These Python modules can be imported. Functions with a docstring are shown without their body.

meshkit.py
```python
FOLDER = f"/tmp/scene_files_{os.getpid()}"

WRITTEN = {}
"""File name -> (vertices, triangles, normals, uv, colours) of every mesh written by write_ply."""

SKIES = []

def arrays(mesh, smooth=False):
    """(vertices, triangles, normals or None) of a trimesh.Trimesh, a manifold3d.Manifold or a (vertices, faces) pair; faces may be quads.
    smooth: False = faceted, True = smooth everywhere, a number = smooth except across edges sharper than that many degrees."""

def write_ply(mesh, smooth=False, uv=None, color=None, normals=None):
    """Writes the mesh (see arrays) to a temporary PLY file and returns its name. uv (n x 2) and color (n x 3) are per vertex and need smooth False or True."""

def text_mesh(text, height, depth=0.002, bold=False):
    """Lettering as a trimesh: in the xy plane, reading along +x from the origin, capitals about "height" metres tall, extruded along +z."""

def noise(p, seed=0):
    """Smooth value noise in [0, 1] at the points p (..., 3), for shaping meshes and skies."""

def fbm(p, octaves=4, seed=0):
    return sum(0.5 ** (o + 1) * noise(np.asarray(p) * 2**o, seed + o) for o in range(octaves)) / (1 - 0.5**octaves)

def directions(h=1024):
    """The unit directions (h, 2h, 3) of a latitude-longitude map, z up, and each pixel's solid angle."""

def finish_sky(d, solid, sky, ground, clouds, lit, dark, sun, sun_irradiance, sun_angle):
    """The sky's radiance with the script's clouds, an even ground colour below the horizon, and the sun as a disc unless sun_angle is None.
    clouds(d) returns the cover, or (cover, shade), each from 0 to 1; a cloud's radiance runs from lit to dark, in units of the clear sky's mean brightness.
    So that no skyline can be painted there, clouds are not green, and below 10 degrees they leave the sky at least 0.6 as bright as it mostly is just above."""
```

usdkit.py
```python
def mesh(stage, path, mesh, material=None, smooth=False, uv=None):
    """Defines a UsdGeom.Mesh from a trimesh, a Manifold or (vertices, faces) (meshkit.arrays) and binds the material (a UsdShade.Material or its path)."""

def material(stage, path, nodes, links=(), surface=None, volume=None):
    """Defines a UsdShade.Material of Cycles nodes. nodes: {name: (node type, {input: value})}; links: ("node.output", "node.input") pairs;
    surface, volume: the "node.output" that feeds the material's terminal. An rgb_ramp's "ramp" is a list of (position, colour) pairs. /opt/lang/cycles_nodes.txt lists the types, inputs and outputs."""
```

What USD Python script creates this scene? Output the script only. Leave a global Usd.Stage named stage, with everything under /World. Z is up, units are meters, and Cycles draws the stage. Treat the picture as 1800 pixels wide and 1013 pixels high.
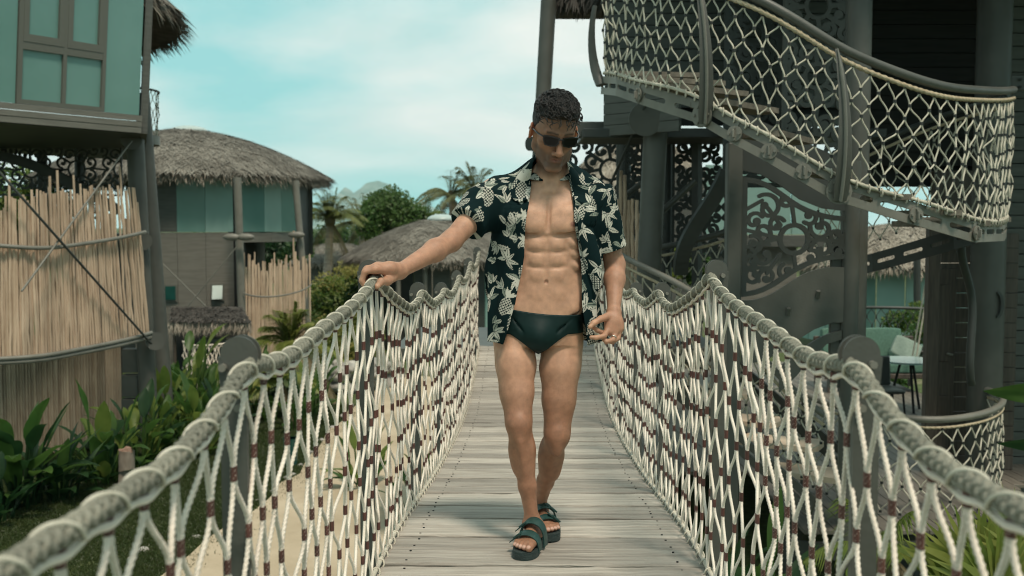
import math, random
import numpy as np, trimesh, manifold3d, shapely
from shapely.geometry import Polygon, LineString, Point, box as sbox
from shapely import affinity
from shapely.ops import unary_union
from scipy.interpolate import CubicSpline, PchipInterpolator
import usdkit, meshkit
from pxr import Usd, UsdGeom, UsdLux, UsdShade, Gf, Sdf, Vt

stage = Usd.Stage.CreateInMemory()
UsdGeom.SetStageUpAxis(stage, 'Z'); UsdGeom.SetStageMetersPerUnit(stage, 1.0)
UsdGeom.Xform.Define(stage, '/World'); UsdGeom.Scope.Define(stage, '/World/Looks')
PI = math.pi
# ---------------------------------------------------------------- camera, sky, sun, exposure
CAMZ = 3.5; PITCH = math.radians(3.386)
cam = UsdGeom.Camera.Define(stage, '/World/camera')
cam.AddTranslateOp().Set((0, 0, CAMZ)); cam.AddRotateXOp().Set(90 - math.degrees(PITCH))
cam.CreateFocalLengthAttr(36.0); cam.CreateHorizontalApertureAttr(36.0); cam.CreateVerticalApertureAttr(20.25)
cam.CreateFocusDistanceAttr(4.0); cam.CreateFStopAttr(4.0); cam.CreateClippingRangeAttr((0.05, 50000))
cam.CreateExposureAttr(1.05)
SUN_EL, SUN_AZ = math.radians(62), math.radians(155)      # azimuth = atan2(x, y): high behind the camera, to its right
sd = np.array([math.cos(SUN_EL) * math.sin(SUN_AZ), math.cos(SUN_EL) * math.cos(SUN_AZ), math.sin(SUN_EL)])
sun = UsdLux.DistantLight.Define(stage, '/World/sun')
sun.CreateIntensityAttr(0.4); sun.CreateAngleAttr(10.0); sun.CreateNormalizeAttr(True); sun.CreateColorAttr((1.0, 0.87, 0.72))
sun.AddRotateZOp().Set(-math.degrees(SUN_AZ)); sun.AddRotateXOp().Set(-(90 - math.degrees(SUN_EL)))
dome = UsdLux.DomeLight.Define(stage, '/World/sky'); dome.CreateIntensityAttr(1.0)
dome.GetPrim().SetCustomDataByKey('kind', 'structure')
sky = usdkit.material(stage, '/World/Looks/sky_dome', {
    'sky': ('sky_texture', {'sky_type': 'single_scattering', 'sun_disc': False, 'sun_elevation': SUN_EL, 'sun_rotation': SUN_AZ, 'altitude': 10.0, 'air_density': 1.0, 'aerosol_density': 1.5, 'ozone_density': 1.0}),
    'tc': ('texture_coordinate', {}),
    'map': ('mapping', {'scale': (1.0, 1.0, 3.2), 'location': (0.4, 2.9, 1.1), 'rotation': (0.0, 0.22, 0.0)}),
    'big': ('noise_texture', {'scale': 1.9, 'detail': 7.0, 'roughness': 0.5, 'distortion': 0.5}),
    'cover': ('rgb_ramp', {'ramp': [(0.36, (0.0,) * 3), (0.47, (0.5,) * 3), (0.58, (1.0,) * 3)]}),
    'shade': ('noise_texture', {'scale': 5.0, 'detail': 5.0, 'roughness': 0.55}),
    'cl': ('rgb_ramp', {'ramp': [(0.3, (4.9, 5.85, 5.6)), (0.68, (6.6, 6.9, 6.5))]}),
    'teal': ('mix_color', {'blend_type': 'mix', 'fac': 0.85, 'b': (2.5, 5.4, 5.2), 'use_clamp': False}),
    'mix': ('mix_color', {'blend_type': 'mix', 'use_clamp': False}),
    'bg': ('background_shader', {'strength': 0.066})},
    [('tc.generated', 'map.vector'), ('map.vector', 'big.vector'), ('map.vector', 'shade.vector'), ('big.fac', 'cover.fac'), ('shade.fac', 'cl.fac'),
     ('sky.color', 'teal.a'), ('teal.result', 'mix.a'), ('cl.color', 'mix.b'), ('cover.color', 'mix.fac'), ('mix.result', 'bg.color')], surface='bg.background')
UsdShade.MaterialBindingAPI.Apply(dome.GetPrim()).Bind(sky)

# ---------------------------------------------------------------- helpers
def at(px, py, Y):
    """the world point at depth Y that lies on the photograph's pixel (px, py): used for measuring positions"""
    u, v = (px - 900) / 1800.0, (506.5 - py) / 1800.0
    t = Y / (math.cos(PITCH) + v * math.sin(PITCH))
    return np.array([u * t, Y, CAMZ + (-math.sin(PITCH) + v * math.cos(PITCH)) * t])
def onz(px, py, z):
    u, v = (px - 900) / 1800.0, (506.5 - py) / 1800.0
    dz = -math.sin(PITCH) + v * math.cos(PITCH); t = (z - CAMZ) / dz
    return np.array([u * t, (math.cos(PITCH) + v * math.sin(PITCH)) * t, z])

def unit(v): v = np.asarray(v, float); return v / max(np.linalg.norm(v), 1e-9)
used_names = {}
def numbered(path):
    n = used_names.get(path, -1) + 1; used_names[path] = n
    return path if n == 0 else f'{path}_{n:03d}'
def ppath(parent): return '/World' if parent is None else str(parent.GetPath())
def tag(p, label=None, cat=None, group=None, kind=None):
    p = p.GetPrim() if hasattr(p, 'GetPrim') else p
    for k, v in (('label', label), ('category', cat), ('group', group), ('kind', kind)):
        if v: p.SetCustomDataByKey(k, v)
    return p
def thing(name, label=None, cat=None, group=None, loc=(0, 0, 0), rz=0.0, kind=None, scale=None):
    x = UsdGeom.Xform.Define(stage, numbered('/World/' + name))
    x.AddTranslateOp().Set(tuple(map(float, loc))); x.AddRotateZOp().Set(float(rz))
    if scale: x.AddScaleOp().Set(tuple(map(float, scale)) if np.ndim(scale) else (float(scale),) * 3)
    return tag(x.GetPrim(), label, cat, group, kind)
def copy_of(proto, loc, rz=0.0, scale=1.0, label=None, group=None):
    d = dict(proto.GetCustomData()); base = proto.GetName()
    x = UsdGeom.Xform.Define(stage, numbered('/World/' + base)); p = x.GetPrim()
    p.GetReferences().AddInternalReference(proto.GetPath())
    x.ClearXformOpOrder()
    x.GetPrim().CreateAttribute('xformOp:translate', Sdf.ValueTypeNames.Double3).Set(Gf.Vec3d(*map(float, loc)))
    x.GetPrim().CreateAttribute('xformOp:rotateZ', Sdf.ValueTypeNames.Float).Set(float(rz))
    sc = (scale,) * 3 if np.ndim(scale) == 0 else scale
    x.GetPrim().CreateAttribute('xformOp:scale', Sdf.ValueTypeNames.Float3).Set(Gf.Vec3f(*map(float, sc)))
    x.GetXformOpOrderAttr().Set(['xformOp:translate', 'xformOp:rotateZ', 'xformOp:scale'])
    p.SetInstanceable(True)
    return tag(p, label or d.get('label'), d.get('category'), group or d.get('group'))
def obj(name, mesh, m, parent=None, smooth=False, label=None, cat=None, group=None, kind=None, col=None):
    if isinstance(mesh, MB): mesh = mesh.get()
    path = numbered(ppath(parent) + '/' + name)
    g = usdkit.mesh(stage, path, mesh, M[m] if isinstance(m, str) else m, smooth)
    if col is not None:
        UsdGeom.PrimvarsAPI(g).CreatePrimvar('tint', Sdf.ValueTypeNames.Color3fArray, 'vertex').Set(Vt.Vec3fArray.FromNumpy(np.asarray(col, np.float32)))
    return tag(g.GetPrim(), label, cat, group, kind)

def grid_faces(n, k, wrap=True):
    i = np.arange(n - 1)[:, None]; j = np.arange(k if wrap else k - 1)[None, :]; j2 = (j + 1) % k
    a, b, c, d = i * k + j, i * k + j2, (i + 1) * k + j2, (i + 1) * k + j
    return np.stack([np.stack([a, b, c], -1).reshape(-1, 3), np.stack([a, c, d], -1).reshape(-1, 3)], 1).reshape(-1, 3)
def frames(P, ref=None):
    P = np.asarray(P, float); T = np.gradient(P, axis=0); T /= np.maximum(np.linalg.norm(T, axis=1, keepdims=True), 1e-12)
    if ref is None:
        ref = np.eye(3)[np.argmin(np.abs(T).max(0))]
    ref = np.asarray(ref, float)
    N = ref - (T @ ref)[:, None] * T; N /= np.maximum(np.linalg.norm(N, axis=1, keepdims=True), 1e-9)
    return T, N, np.cross(T, N)
def tube(P, r, sides=8, ref=None, twist=None, lobes=0, lob=0.0, flat=(1, 1), caps=True):
    P = np.asarray(P, float); n = len(P); T, N, B = frames(P, ref)
    r = np.broadcast_to(np.asarray(r, float), (n,))
    a = np.arange(sides) * 2 * PI / sides
    prof = 1 + lob * np.cos(lobes * a) if lobes else np.ones(sides)
    ang = a[None, :] + (0 if twist is None else np.asarray(twist)[:, None])
    ca, sa = np.cos(ang) * prof * flat[0], np.sin(ang) * prof * flat[1]
    V = P[:, None, :] + r[:, None, None] * (ca[..., None] * N[:, None, :] + sa[..., None] * B[:, None, :])
    F = grid_faces(n, sides)
    V = V.reshape(-1, 3)
    if caps:
        V = np.vstack([V, P[:1], P[-1:]]); c0, c1 = len(V) - 2, len(V) - 1; j = np.arange(sides); j2 = (j + 1) % sides
        F = np.vstack([F, np.stack([np.full(sides, c0), j2, j], 1), np.stack([np.full(sides, c1), (n - 1) * sides + j, (n - 1) * sides + j2], 1)])
    return V, F
def bez(pts, n=24):
    """smooth curve through the points"""
    pts = np.asarray(pts, float)
    if len(pts) < 3: return pts[0] + (pts[1] - pts[0]) * np.linspace(0, 1, n)[:, None]
    t = np.r_[0, np.cumsum(np.linalg.norm(np.diff(pts, axis=0), axis=1))]
    return CubicSpline(t, pts)(np.linspace(0, t[-1], n))
def box_vf(c, s, R=None, ch=0.0):
    s = np.asarray(s, float)
    if ch > 0:
        ch = min(ch, s.min() * 0.45)
        pts = []
        for sx in (-1, 1):
            for sy in (-1, 1):
                for sz in (-1, 1):
                    h = np.array([sx, sy, sz]) * s / 2
                    for k in range(3):
                        q = h.copy()
                        for m_ in range(3):
                            if m_ != k: q[m_] -= np.sign(q[m_]) * ch
                        pts.append(q)
        hull = manifold3d.Manifold.hull_points(np.array(pts)).to_mesh()
        v, f = np.array(hull.vert_properties[:, :3], float), np.array(hull.tri_verts)
    else:
        v = np.array([[x, y, z] for x in (-.5, .5) for y in (-.5, .5) for z in (-.5, .5)]) * s
        f = np.array([[0, 1, 3], [0, 3, 2], [4, 6, 7], [4, 7, 5], [0, 4, 5], [0, 5, 1], [2, 3, 7], [2, 7, 6], [0, 2, 6], [0, 6, 4], [1, 5, 7], [1, 7, 3]])
    if R is not None: v = v @ np.asarray(R).T
    return v + np.asarray(c, float), f
def rotz(a): c, s = math.cos(a), math.sin(a); return np.array([[c, -s, 0], [s, c, 0], [0, 0, 1.]])
def rotx(a): c, s = math.cos(a), math.sin(a); return np.array([[1., 0, 0], [0, c, -s], [0, s, c]])
def roty(a): c, s = math.cos(a), math.sin(a); return np.array([[c, 0, s], [0, 1., 0], [-s, 0, c]])
class MB:
    def __init__(self): self.v, self.f, self.n = [], [], 0
    def add(self, v, f=None):
        if f is None:
            v, f = (v if isinstance(v, tuple) else (np.array(v.vertices), np.array(v.faces)))
        v, f = np.asarray(v, float), np.asarray(f, int)
        self.v.append(v); self.f.append(f + self.n); self.n += len(v); return self
    def box(self, c, s, R=None, ch=0.0): return self.add(*box_vf(c, s, R, ch))
    def tube(self, P, r, sides=8, **k): return self.add(*tube(P, r, sides, **k))
    def bar(self, a, b, r, sides=8, r2=None):
        a, b = np.asarray(a, float), np.asarray(b, float)
        return self.add(*tube(np.array([a, b]), np.array([r, r if r2 is None else r2]), sides))
    def beam(self, a, b, w, h, up=(0, 0, 1), ch=0.0):
        """rectangular bar from a to b, w across, h along up"""
        a, b = np.asarray(a, float), np.asarray(b, float); d = b - a; L = np.linalg.norm(d); d /= L
        up = np.asarray(up, float); s = np.cross(d, up); s /= np.linalg.norm(s); u = np.cross(s, d)
        return self.box((a + b) / 2, (w, L, h), np.stack([s, d, u], 1), ch)
    def poly(self, poly, depth, M4):
        """extrude shapely polygon(s) (local xy) by depth (local z, centred) and place by 3x4: columns = local x, y, z axes, origin"""
        for g in getattr(poly, 'geoms', [poly]):
            if g.is_empty or g.area < 1e-9: continue
            e = trimesh.creation.extrude_polygon(g, depth, engine='earcut')
            v = np.array(e.vertices); v[:, 2] -= depth / 2
            self.add(v @ np.asarray(M4[:3]) + np.asarray(M4[3]), np.array(e.faces))
        return self
    def get(self): return np.vstack(self.v), np.vstack(self.f)

M = {}
def mat(name, c, rough=0.6, c2=None, scale=3.0, detail=4.0, stretch=(1, 1, 1), bump=0.0, bscale=40.0, bstretch=None, metallic=0.0, rnd=0.0, ramp=(0.35, 0.65), spec=0.5, coords='object', sss=0.0, **extra):
    n = {'p': ('principled_bsdf', {'roughness': rough, 'metallic': metallic, 'specular_ior_level': spec, **extra}), 'tc': ('geometry' if coords == 'position' else 'texture_coordinate', {})}
    l = []
    if c2 is not None:
        n['map'] = ('mapping', {'scale': stretch}); n['n'] = ('noise_texture', {'scale': scale, 'detail': detail, 'roughness': 0.6})
        n['r'] = ('rgb_ramp', {'ramp': [(ramp[0], c), (ramp[1], c2)]})
        l += [(f'tc.{coords}', 'map.vector'), ('map.vector', 'n.vector'), ('n.fac', 'r.fac')]; out = 'r.color'
    else:
        n['r'] = ('color', {'value': c}); out = 'r.color'
    if rnd:
        n['oi'] = ('object_info', {}); n['mr'] = ('map_range', {'to_min': 1 - rnd, 'to_max': 1 + rnd}); n['hsv'] = ('hsv', {})
        l += [('oi.random', 'mr.value'), ('mr.result', 'hsv.value'), (out, 'hsv.color')]; out = 'hsv.color'
    l.append((out, 'p.base_color'))
    if bump:
        n['bm'] = ('mapping', {'scale': bstretch or stretch}); n['bn'] = ('noise_texture', {'scale': bscale, 'detail': 4.0}); n['b'] = ('bump', {'strength': min(1.0, bump), 'distance': 0.02 if bump <= 1 else 0.02 * bump})
        l += [(f'tc.{coords}', 'bm.vector'), ('bm.vector', 'bn.vector'), ('bn.fac', 'b.height'), ('b.normal', 'p.normal')]
    M[name] = usdkit.material(stage, '/World/Looks/' + name, n, l, surface='p.BSDF'); return M[name]
def leafmat(name, c, c2, scale=6.0, rough=0.45, rnd=0.25, trans=0.48):
    n = {'p': ('principled_bsdf', {'roughness': rough, 'specular_ior_level': 0.4}), 'tr': ('translucent_bsdf', {}), 'tc': ('texture_coordinate', {}), 'g': ('geometry', {}),
         'n': ('noise_texture', {'scale': scale, 'detail': 3.0}), 'r': ('rgb_ramp', {'ramp': [(0.3, c), (0.7, c2)]}),
         'mr': ('map_range', {'to_min': 1 - rnd, 'to_max': 1 + rnd}), 'hsv': ('hsv', {}), 'mx': ('mix_closure', {'fac': trans})}
    l = [('tc.object', 'n.vector'), ('n.fac', 'r.fac'), ('g.random_per_island', 'mr.value'), ('mr.result', 'hsv.value'), ('r.color', 'hsv.color'), ('hsv.color', 'p.base_color'), ('hsv.color', 'tr.color'), ('p.BSDF', 'mx.closure1'), ('tr.BSDF', 'mx.closure2')]
    M[name] = usdkit.material(stage, '/World/Looks/' + name, n, l, surface='mx.closure'); return M[name]
rng = np.random.default_rng(11)

# ---------------------------------------------------------------- materials
mat('steel', (0.052, 0.054, 0.046), 0.5, (0.074, 0.075, 0.065), 2.5, bump=0.08, bscale=60)
mat('steel_dark', (0.022, 0.026, 0.023), 0.5, (0.036, 0.040, 0.036), 2.0)
mat('steel_light', (0.125, 0.122, 0.102), 0.5, (0.17, 0.164, 0.138), 3.0, bump=0.08, bscale=60)
mat('siding', (0.062, 0.066, 0.058), 0.65, (0.085, 0.089, 0.079), 3.0, stretch=(1, 1, 8), bump=0.2, bscale=20, bstretch=(2, 2, 30))
mat('siding_warm', (0.13, 0.125, 0.105), 0.7, (0.17, 0.162, 0.138), 2.0, stretch=(1, 1, 10), bump=0.3, bscale=14, bstretch=(2, 2, 30))
mat('deck_wood', (0.215, 0.19, 0.16), 0.75, (0.385, 0.35, 0.302), 2.0, stretch=(1.1, 15, 15), detail=7, rnd=0.26, bump=0.5, bscale=3.0, bstretch=(1.6, 34, 34), coords='position', ramp=(0.32, 0.62))
mat('cord', (0.68, 0.595, 0.50), 0.85, (0.80, 0.715, 0.615), 14.0, bump=0.35, bscale=220, bstretch=(1, 1, 1.6))
mat('binding', (0.062, 0.022, 0.017), 0.55, (0.10, 0.036, 0.027), 30.0, rnd=0.2)
mat('braid', (0.14, 0.138, 0.108), 0.85, (0.245, 0.235, 0.185), 7.0, detail=5, bump=0.5, bscale=160)
mat('lashing', (0.40, 0.37, 0.295), 0.85, (0.54, 0.505, 0.42), 20.0)
mat('bamboo', (0.39, 0.28, 0.195), 0.6, (0.54, 0.41, 0.30), 1.5, stretch=(2, 2, 1), rnd=0.15, bump=0.2, bscale=30, bstretch=(6, 6, 1))
mat('bamboo_old_shaded', (0.23, 0.175, 0.12), 0.75, (0.36, 0.285, 0.205), 2.0, stretch=(5, 5, 1), rnd=0.22)  # old bamboo, toned darker for the shade under the overhang
mat('thatch', (0.12, 0.11, 0.09), 0.95, (0.23, 0.215, 0.18), 1.2, detail=5)
mat('thatch_fringe', (0.19, 0.165, 0.13), 0.95, (0.33, 0.295, 0.24), 1.6, detail=5)
mat('thatch_dark', (0.035, 0.032, 0.028), 0.95, (0.075, 0.068, 0.06), 3)
mat('stone', (0.22, 0.21, 0.19), 0.85, (0.38, 0.36, 0.32), 5.0, bump=0.5, bscale=12, rnd=0.15)
mat('bark', (0.16, 0.13, 0.10), 0.9, (0.27, 0.235, 0.19), 6.0, stretch=(1, 1, 0.4), bump=0.6, bscale=14)
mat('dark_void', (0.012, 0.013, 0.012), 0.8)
mat('wood_dark', (0.045, 0.034, 0.026), 0.6, (0.085, 0.066, 0.05), 3.0, stretch=(14, 14, 1), bump=0.3, bscale=12, bstretch=(14, 14, 1))
mat('wood_tread', (0.24, 0.195, 0.14), 0.7, (0.36, 0.30, 0.225), 3.0, stretch=(6, 6, 6))
# ---------------------------------------------------------------- ground
n = {'p': ('principled_bsdf', {'roughness': 0.95, 'specular_ior_level': 0.2}), 'tc': ('texture_coordinate', {}), 'a': ('noise_texture', {'scale': 0.55, 'detail': 6.0}), 'b': ('noise_texture', {'scale': 14.0, 'detail': 4.0}),
     'r': ('rgb_ramp', {'ramp': [(0.3, (0.05, 0.075, 0.025)), (0.55, (0.075, 0.095, 0.035)), (0.72, (0.17, 0.15, 0.095))]}), 'hs': ('hsv', {}), 'mr': ('map_range', {'from_min': 0.3, 'from_max': 0.7, 'to_min': 0.65, 'to_max': 1.3}), 'bp': ('bump', {'strength': 0.6, 'distance': 0.03})}
M['grass_ground'] = usdkit.material(stage, '/World/Looks/grass_ground', n, [('tc.object', 'a.vector'), ('tc.object', 'b.vector'), ('a.fac', 'r.fac'), ('b.fac', 'mr.value'), ('mr.result', 'hs.value'), ('r.color', 'hs.color'), ('hs.color', 'p.base_color'), ('b.fac', 'bp.height'), ('bp.normal', 'p.normal')], surface='p.BSDF')
mat('sand', (0.36, 0.29, 0.20), 0.95, (0.47, 0.39, 0.285), 0.9, detail=7, bump=0.5, bscale=9, spec=0.2)
gx = np.r_[-4000, -1500, -500, -150, np.linspace(-60, 40, 101), 150, 500, 1500, 4000]; gy = np.r_[-300, -60, -20, np.linspace(-4, 90, 95), 200, 500, 1500, 4000]
X, Y = np.meshgrid(gx, gy, indexing='ij')
def ground_z(x, y): return 0.10 * (meshkit.noise(np.stack([np.asarray(x) * 0.25, np.asarray(y) * 0.25, np.zeros_like(np.asarray(x, float))], -1), 3) - 0.5)
Z = ground_z(X, Y); Z[np.abs(X) > 100] = 0
obj('ground', (np.stack([X, Y, Z], -1).reshape(-1, 3), grid_faces(len(gx), len(gy), False)), 'grass_ground', smooth=True, kind='structure')
# sand path that passes under the bridge on its left, and the light sand clearing in the distance
def sheet(name, outline, m, lift, seed, step=0.35):
    o = np.array([onz(px, py, 0)[:2] for px, py in outline]); o = np.vstack([o, o[:1]])
    ring = LineString(o).segmentize(0.3); q = np.array(ring.coords)
    q = q + 0.16 * (np.stack([meshkit.noise(np.c_[q * 1.7, np.full(len(q), 1.0)], seed + k) for k in (0, 1)], -1) - 0.5)
    po = Polygon(q).buffer(0)
    v, f = trimesh.creation.triangulate_polygon(po, engine='earcut')
    t = trimesh.Trimesh(np.c_[v, np.zeros(len(v))], f)
    for _ in range(6):
        if t.edges_unique_length.max() < 0.9 or len(t.faces) > 60000: break
        t = t.subdivide()
    v = np.array(t.vertices); v[:, 2] = ground_z(v[:, 0], v[:, 1]) + lift
    f = np.array(t.faces); nz = np.cross(v[f[:, 1]] - v[f[:, 0]], v[f[:, 2]] - v[f[:, 0]])[:, 2]; f[nz < 0] = f[nz < 0][:, ::-1]
    return obj(name, (v, f), m, smooth=True, kind='structure')
sheet('sand_path', [(180, 1100), (330, 985), (440, 905), (520, 840), (575, 770), (640, 700), (700, 660), (760, 665), (820, 720), (900, 800), (950, 900), (1000, 1100)], 'sand', 0.03, 5)
sheet('sand_clearing', [(560, 556), (600, 540), (700, 534), (830, 532), (850, 560), (760, 585), (650, 590), (585, 575)], 'sand', 0.03, 9)
# far island: a limestone ridge on the horizon, 6 km away
mat('island_forest', (0.10, 0.15, 0.12), 0.95, (0.22, 0.25, 0.21), 0.01, detail=6)
prof = [(470, 402), (520, 392), (560, 372), (590, 352), (606, 330), (622, 340), (640, 326), (662, 316), (684, 322), (700, 340), (716, 356), (742, 352), (765, 366), (800, 380), (860, 392), (930, 402)]
pts = np.array([at(a, b, 6000) for a, b in prof]); xs = np.linspace(pts[0, 0], pts[-1, 0], 140); hz = np.interp(xs, pts[:, 0], pts[:, 2]); hz += 22 * (meshkit.fbm(np.c_[xs * 0.02, xs * 0, xs * 0], 4, 2) - 0.5)
vv = np.stack([np.stack([xs, np.full_like(xs, 6000 - w * 900) if w else np.full_like(xs, 6000), np.maximum(hz * k, -5)], -1) for w, k in ((1, 0), (0.55, 0.45), (0.25, 0.8), (0, 1), (-0.3, 0.7), (-0.8, 0))], 0)
obj('island_hills', (vv.reshape(-1, 3), grid_faces(6, len(xs), False)), 'island_forest', smooth=True, kind='structure')
# ---------------------------------------------------------------- rope bridge
HALF = 0.59
def bx(d): return 0.033 + 0.0211 * np.asarray(d, float)
deck_z = CubicSpline([-0.5, 0.0, 2, 3.6, 4.1, 5.3, 6.7, 8.2, 9.4, 10.5], [2.05, 2.1, 2.215, 2.262, 2.245, 2.13, 2.02, 1.97, 2.07, 2.27])
POSTS = [(0.42, 3.22), (2.0, 3.245), (3.6, 3.345), (5.1, 3.185), (6.4, 3.115), (7.7, 3.135), (9.1, 3.19), (10.5, 3.26)]
rail_pts = [(0.2, 3.20), (0.42, 3.205), (0.75, 3.165), (1.07, 3.14), (1.5, 3.138), (1.75, 3.17), (2.0, 3.228), (2.15, 3.215), (2.3, 3.208), (2.65, 3.232), (3.15, 3.262), (3.48, 3.30), (3.6, 3.325), (3.75, 3.29), (4.2, 3.20), (4.7, 3.135), (4.95, 3.145), (5.1, 3.175), (5.3, 3.14), (5.75, 3.08), (6.15, 3.08), (6.4, 3.105), (6.65, 3.075), (7.05, 3.05), (7.45, 3.085), (7.7, 3.125), (8.0, 3.09), (8.4, 3.075), (8.85, 3.13), (9.1, 3.18), (9.5, 3.13), (9.9, 3.13), (10.5, 3.25)]
rail_z = PchipInterpolator(*zip(*rail_pts))
def deck_rot(d):
    a = math.atan(float(deck_z(d, 1))); return rotz(-math.atan(0.0211)) @ rotx(a)
bridge = thing('rope_bridge', 'narrow suspension footbridge deck of weathered grey planks under the walking man', 'bridge')
d = 0.9; pr = np.random.default_rng(4)
while d < 10.5:
    w = float(pr.choice([0.15, 0.165, 0.185, 0.20, 0.22])); c = d + w / 2
    nx, L = 13, 1.22 + pr.uniform(-0.012, 0.012)
    xs = np.linspace(-L / 2, L / 2, nx); wob = 0.0022 * pr.standard_normal((2, nx)); cup = pr.uniform(-0.003, 0.003); tw = pr.uniform(-0.003, 0.003)
    ring = [(-1, 0, -1), (-1, 0, -0.3), (-1, 1, 0), (0, 0, 0), (1, 1, 0), (1, 0, -0.3), (1, 0, -1)]
    hw = w / 2 - pr.uniform(0.0065, 0.0105); rows = []
    for (sy, inset, zz) in ((-1, 0, -0.034), (-1, 0, -0.004), (-1, 0.004, 0.0), (0, 0, 0.0), (1, 0.004, 0.0), (1, 0, -0.004), (1, 0, -0.034)):
        e = wob[0] if sy < 0 else wob[1] if sy > 0 else np.zeros(nx)
        y = sy * (hw - inset) + e; z = np.full(nx, zz) + (cup * (1 - sy * sy) + tw * xs * sy + 0.0015 * pr.standard_normal(nx) if zz > -0.03 else 0)
        rows.append(np.stack([xs, y, z], -1))
    V = np.stack(rows, 1)                      # nx, 7, 3
    F = grid_faces(nx, 7, True)
    V2 = V.reshape(-1, 3); e0 = [[0, k, k + 1] for k in range(1, 6)]; e1 = [[(nx - 1) * 7, (nx - 1) * 7 + k + 1, (nx - 1) * 7 + k] for k in range(1, 6)]
    F = np.vstack([F, e0, e1]); dz = pr.uniform(-0.003, 0.003)
    R = deck_rot(c); P0 = np.array([bx(c), c, deck_z(c) + dz])
    g = obj('plank', (V2, F[:, ::-1]), 'deck_wood', bridge)
    xf = UsdGeom.Xformable(g); m4 = np.eye(4); m4[:3, :3] = R; m4[:3, 3] = P0; xf.AddTransformOp().Set(Gf.Matrix4d(m4.T.tolist()))
    nl = MB()
    for sx in (-1, 1):
        for sy in (-0.28, 0.28): q = np.array([sx * (0.50 + pr.uniform(-0.008, 0.008)), sy * w, 0.0]); nl.bar(q + (0, 0, -0.004), q + (0, 0, 0.0025), 0.0045, 6)
    ng = obj('nails', nl, 'dark_void', g)
    d += w
for s in (-1, 1):
    ds = np.linspace(0.9, 10.5, 40)
    obj('side_beam', MB().tube(np.stack([bx(ds) + s * 0.57, ds, deck_z(ds) - 0.10], -1), 0.06, 4, ref=(1, 0, 0.0), flat=(0.6, 1.0), twist=np.full(40, PI / 4)), 'steel', bridge)
    obj('edge_rope', MB().tube(np.stack([bx(np.linspace(0.9, 10.5, 600)) + s * 0.597, np.linspace(0.9, 10.5, 600), deck_z(np.linspace(0.9, 10.5, 600)) + 0.012], -1), 0.009, 6, ref=(1, 0, 0)), 'lashing', bridge, smooth=True)
# end platform where the bridge lands
pl = thing('landing_platform', 'grey steel landing platform at the far end of the footbridge', 'platform')
obj('slab', MB().box((bx(11.6) + 0.2, 11.6, 2.19), (3.4, 2.2, 0.14), ch=0.01), 'steel', pl)
obj('front_beam', MB().box((bx(10.52) - 0.1, 10.56, 2.12), (2.0, 0.12, 0.22), ch=0.012), 'steel', pl)
for sx in (-0.85, 1.0): obj('support_column', MB().bar((bx(11.2) + sx, 11.2, 0), (bx(11.2) + sx, 11.2, 2.13), 0.11, 14), 'steel', pl, smooth=30)
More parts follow.
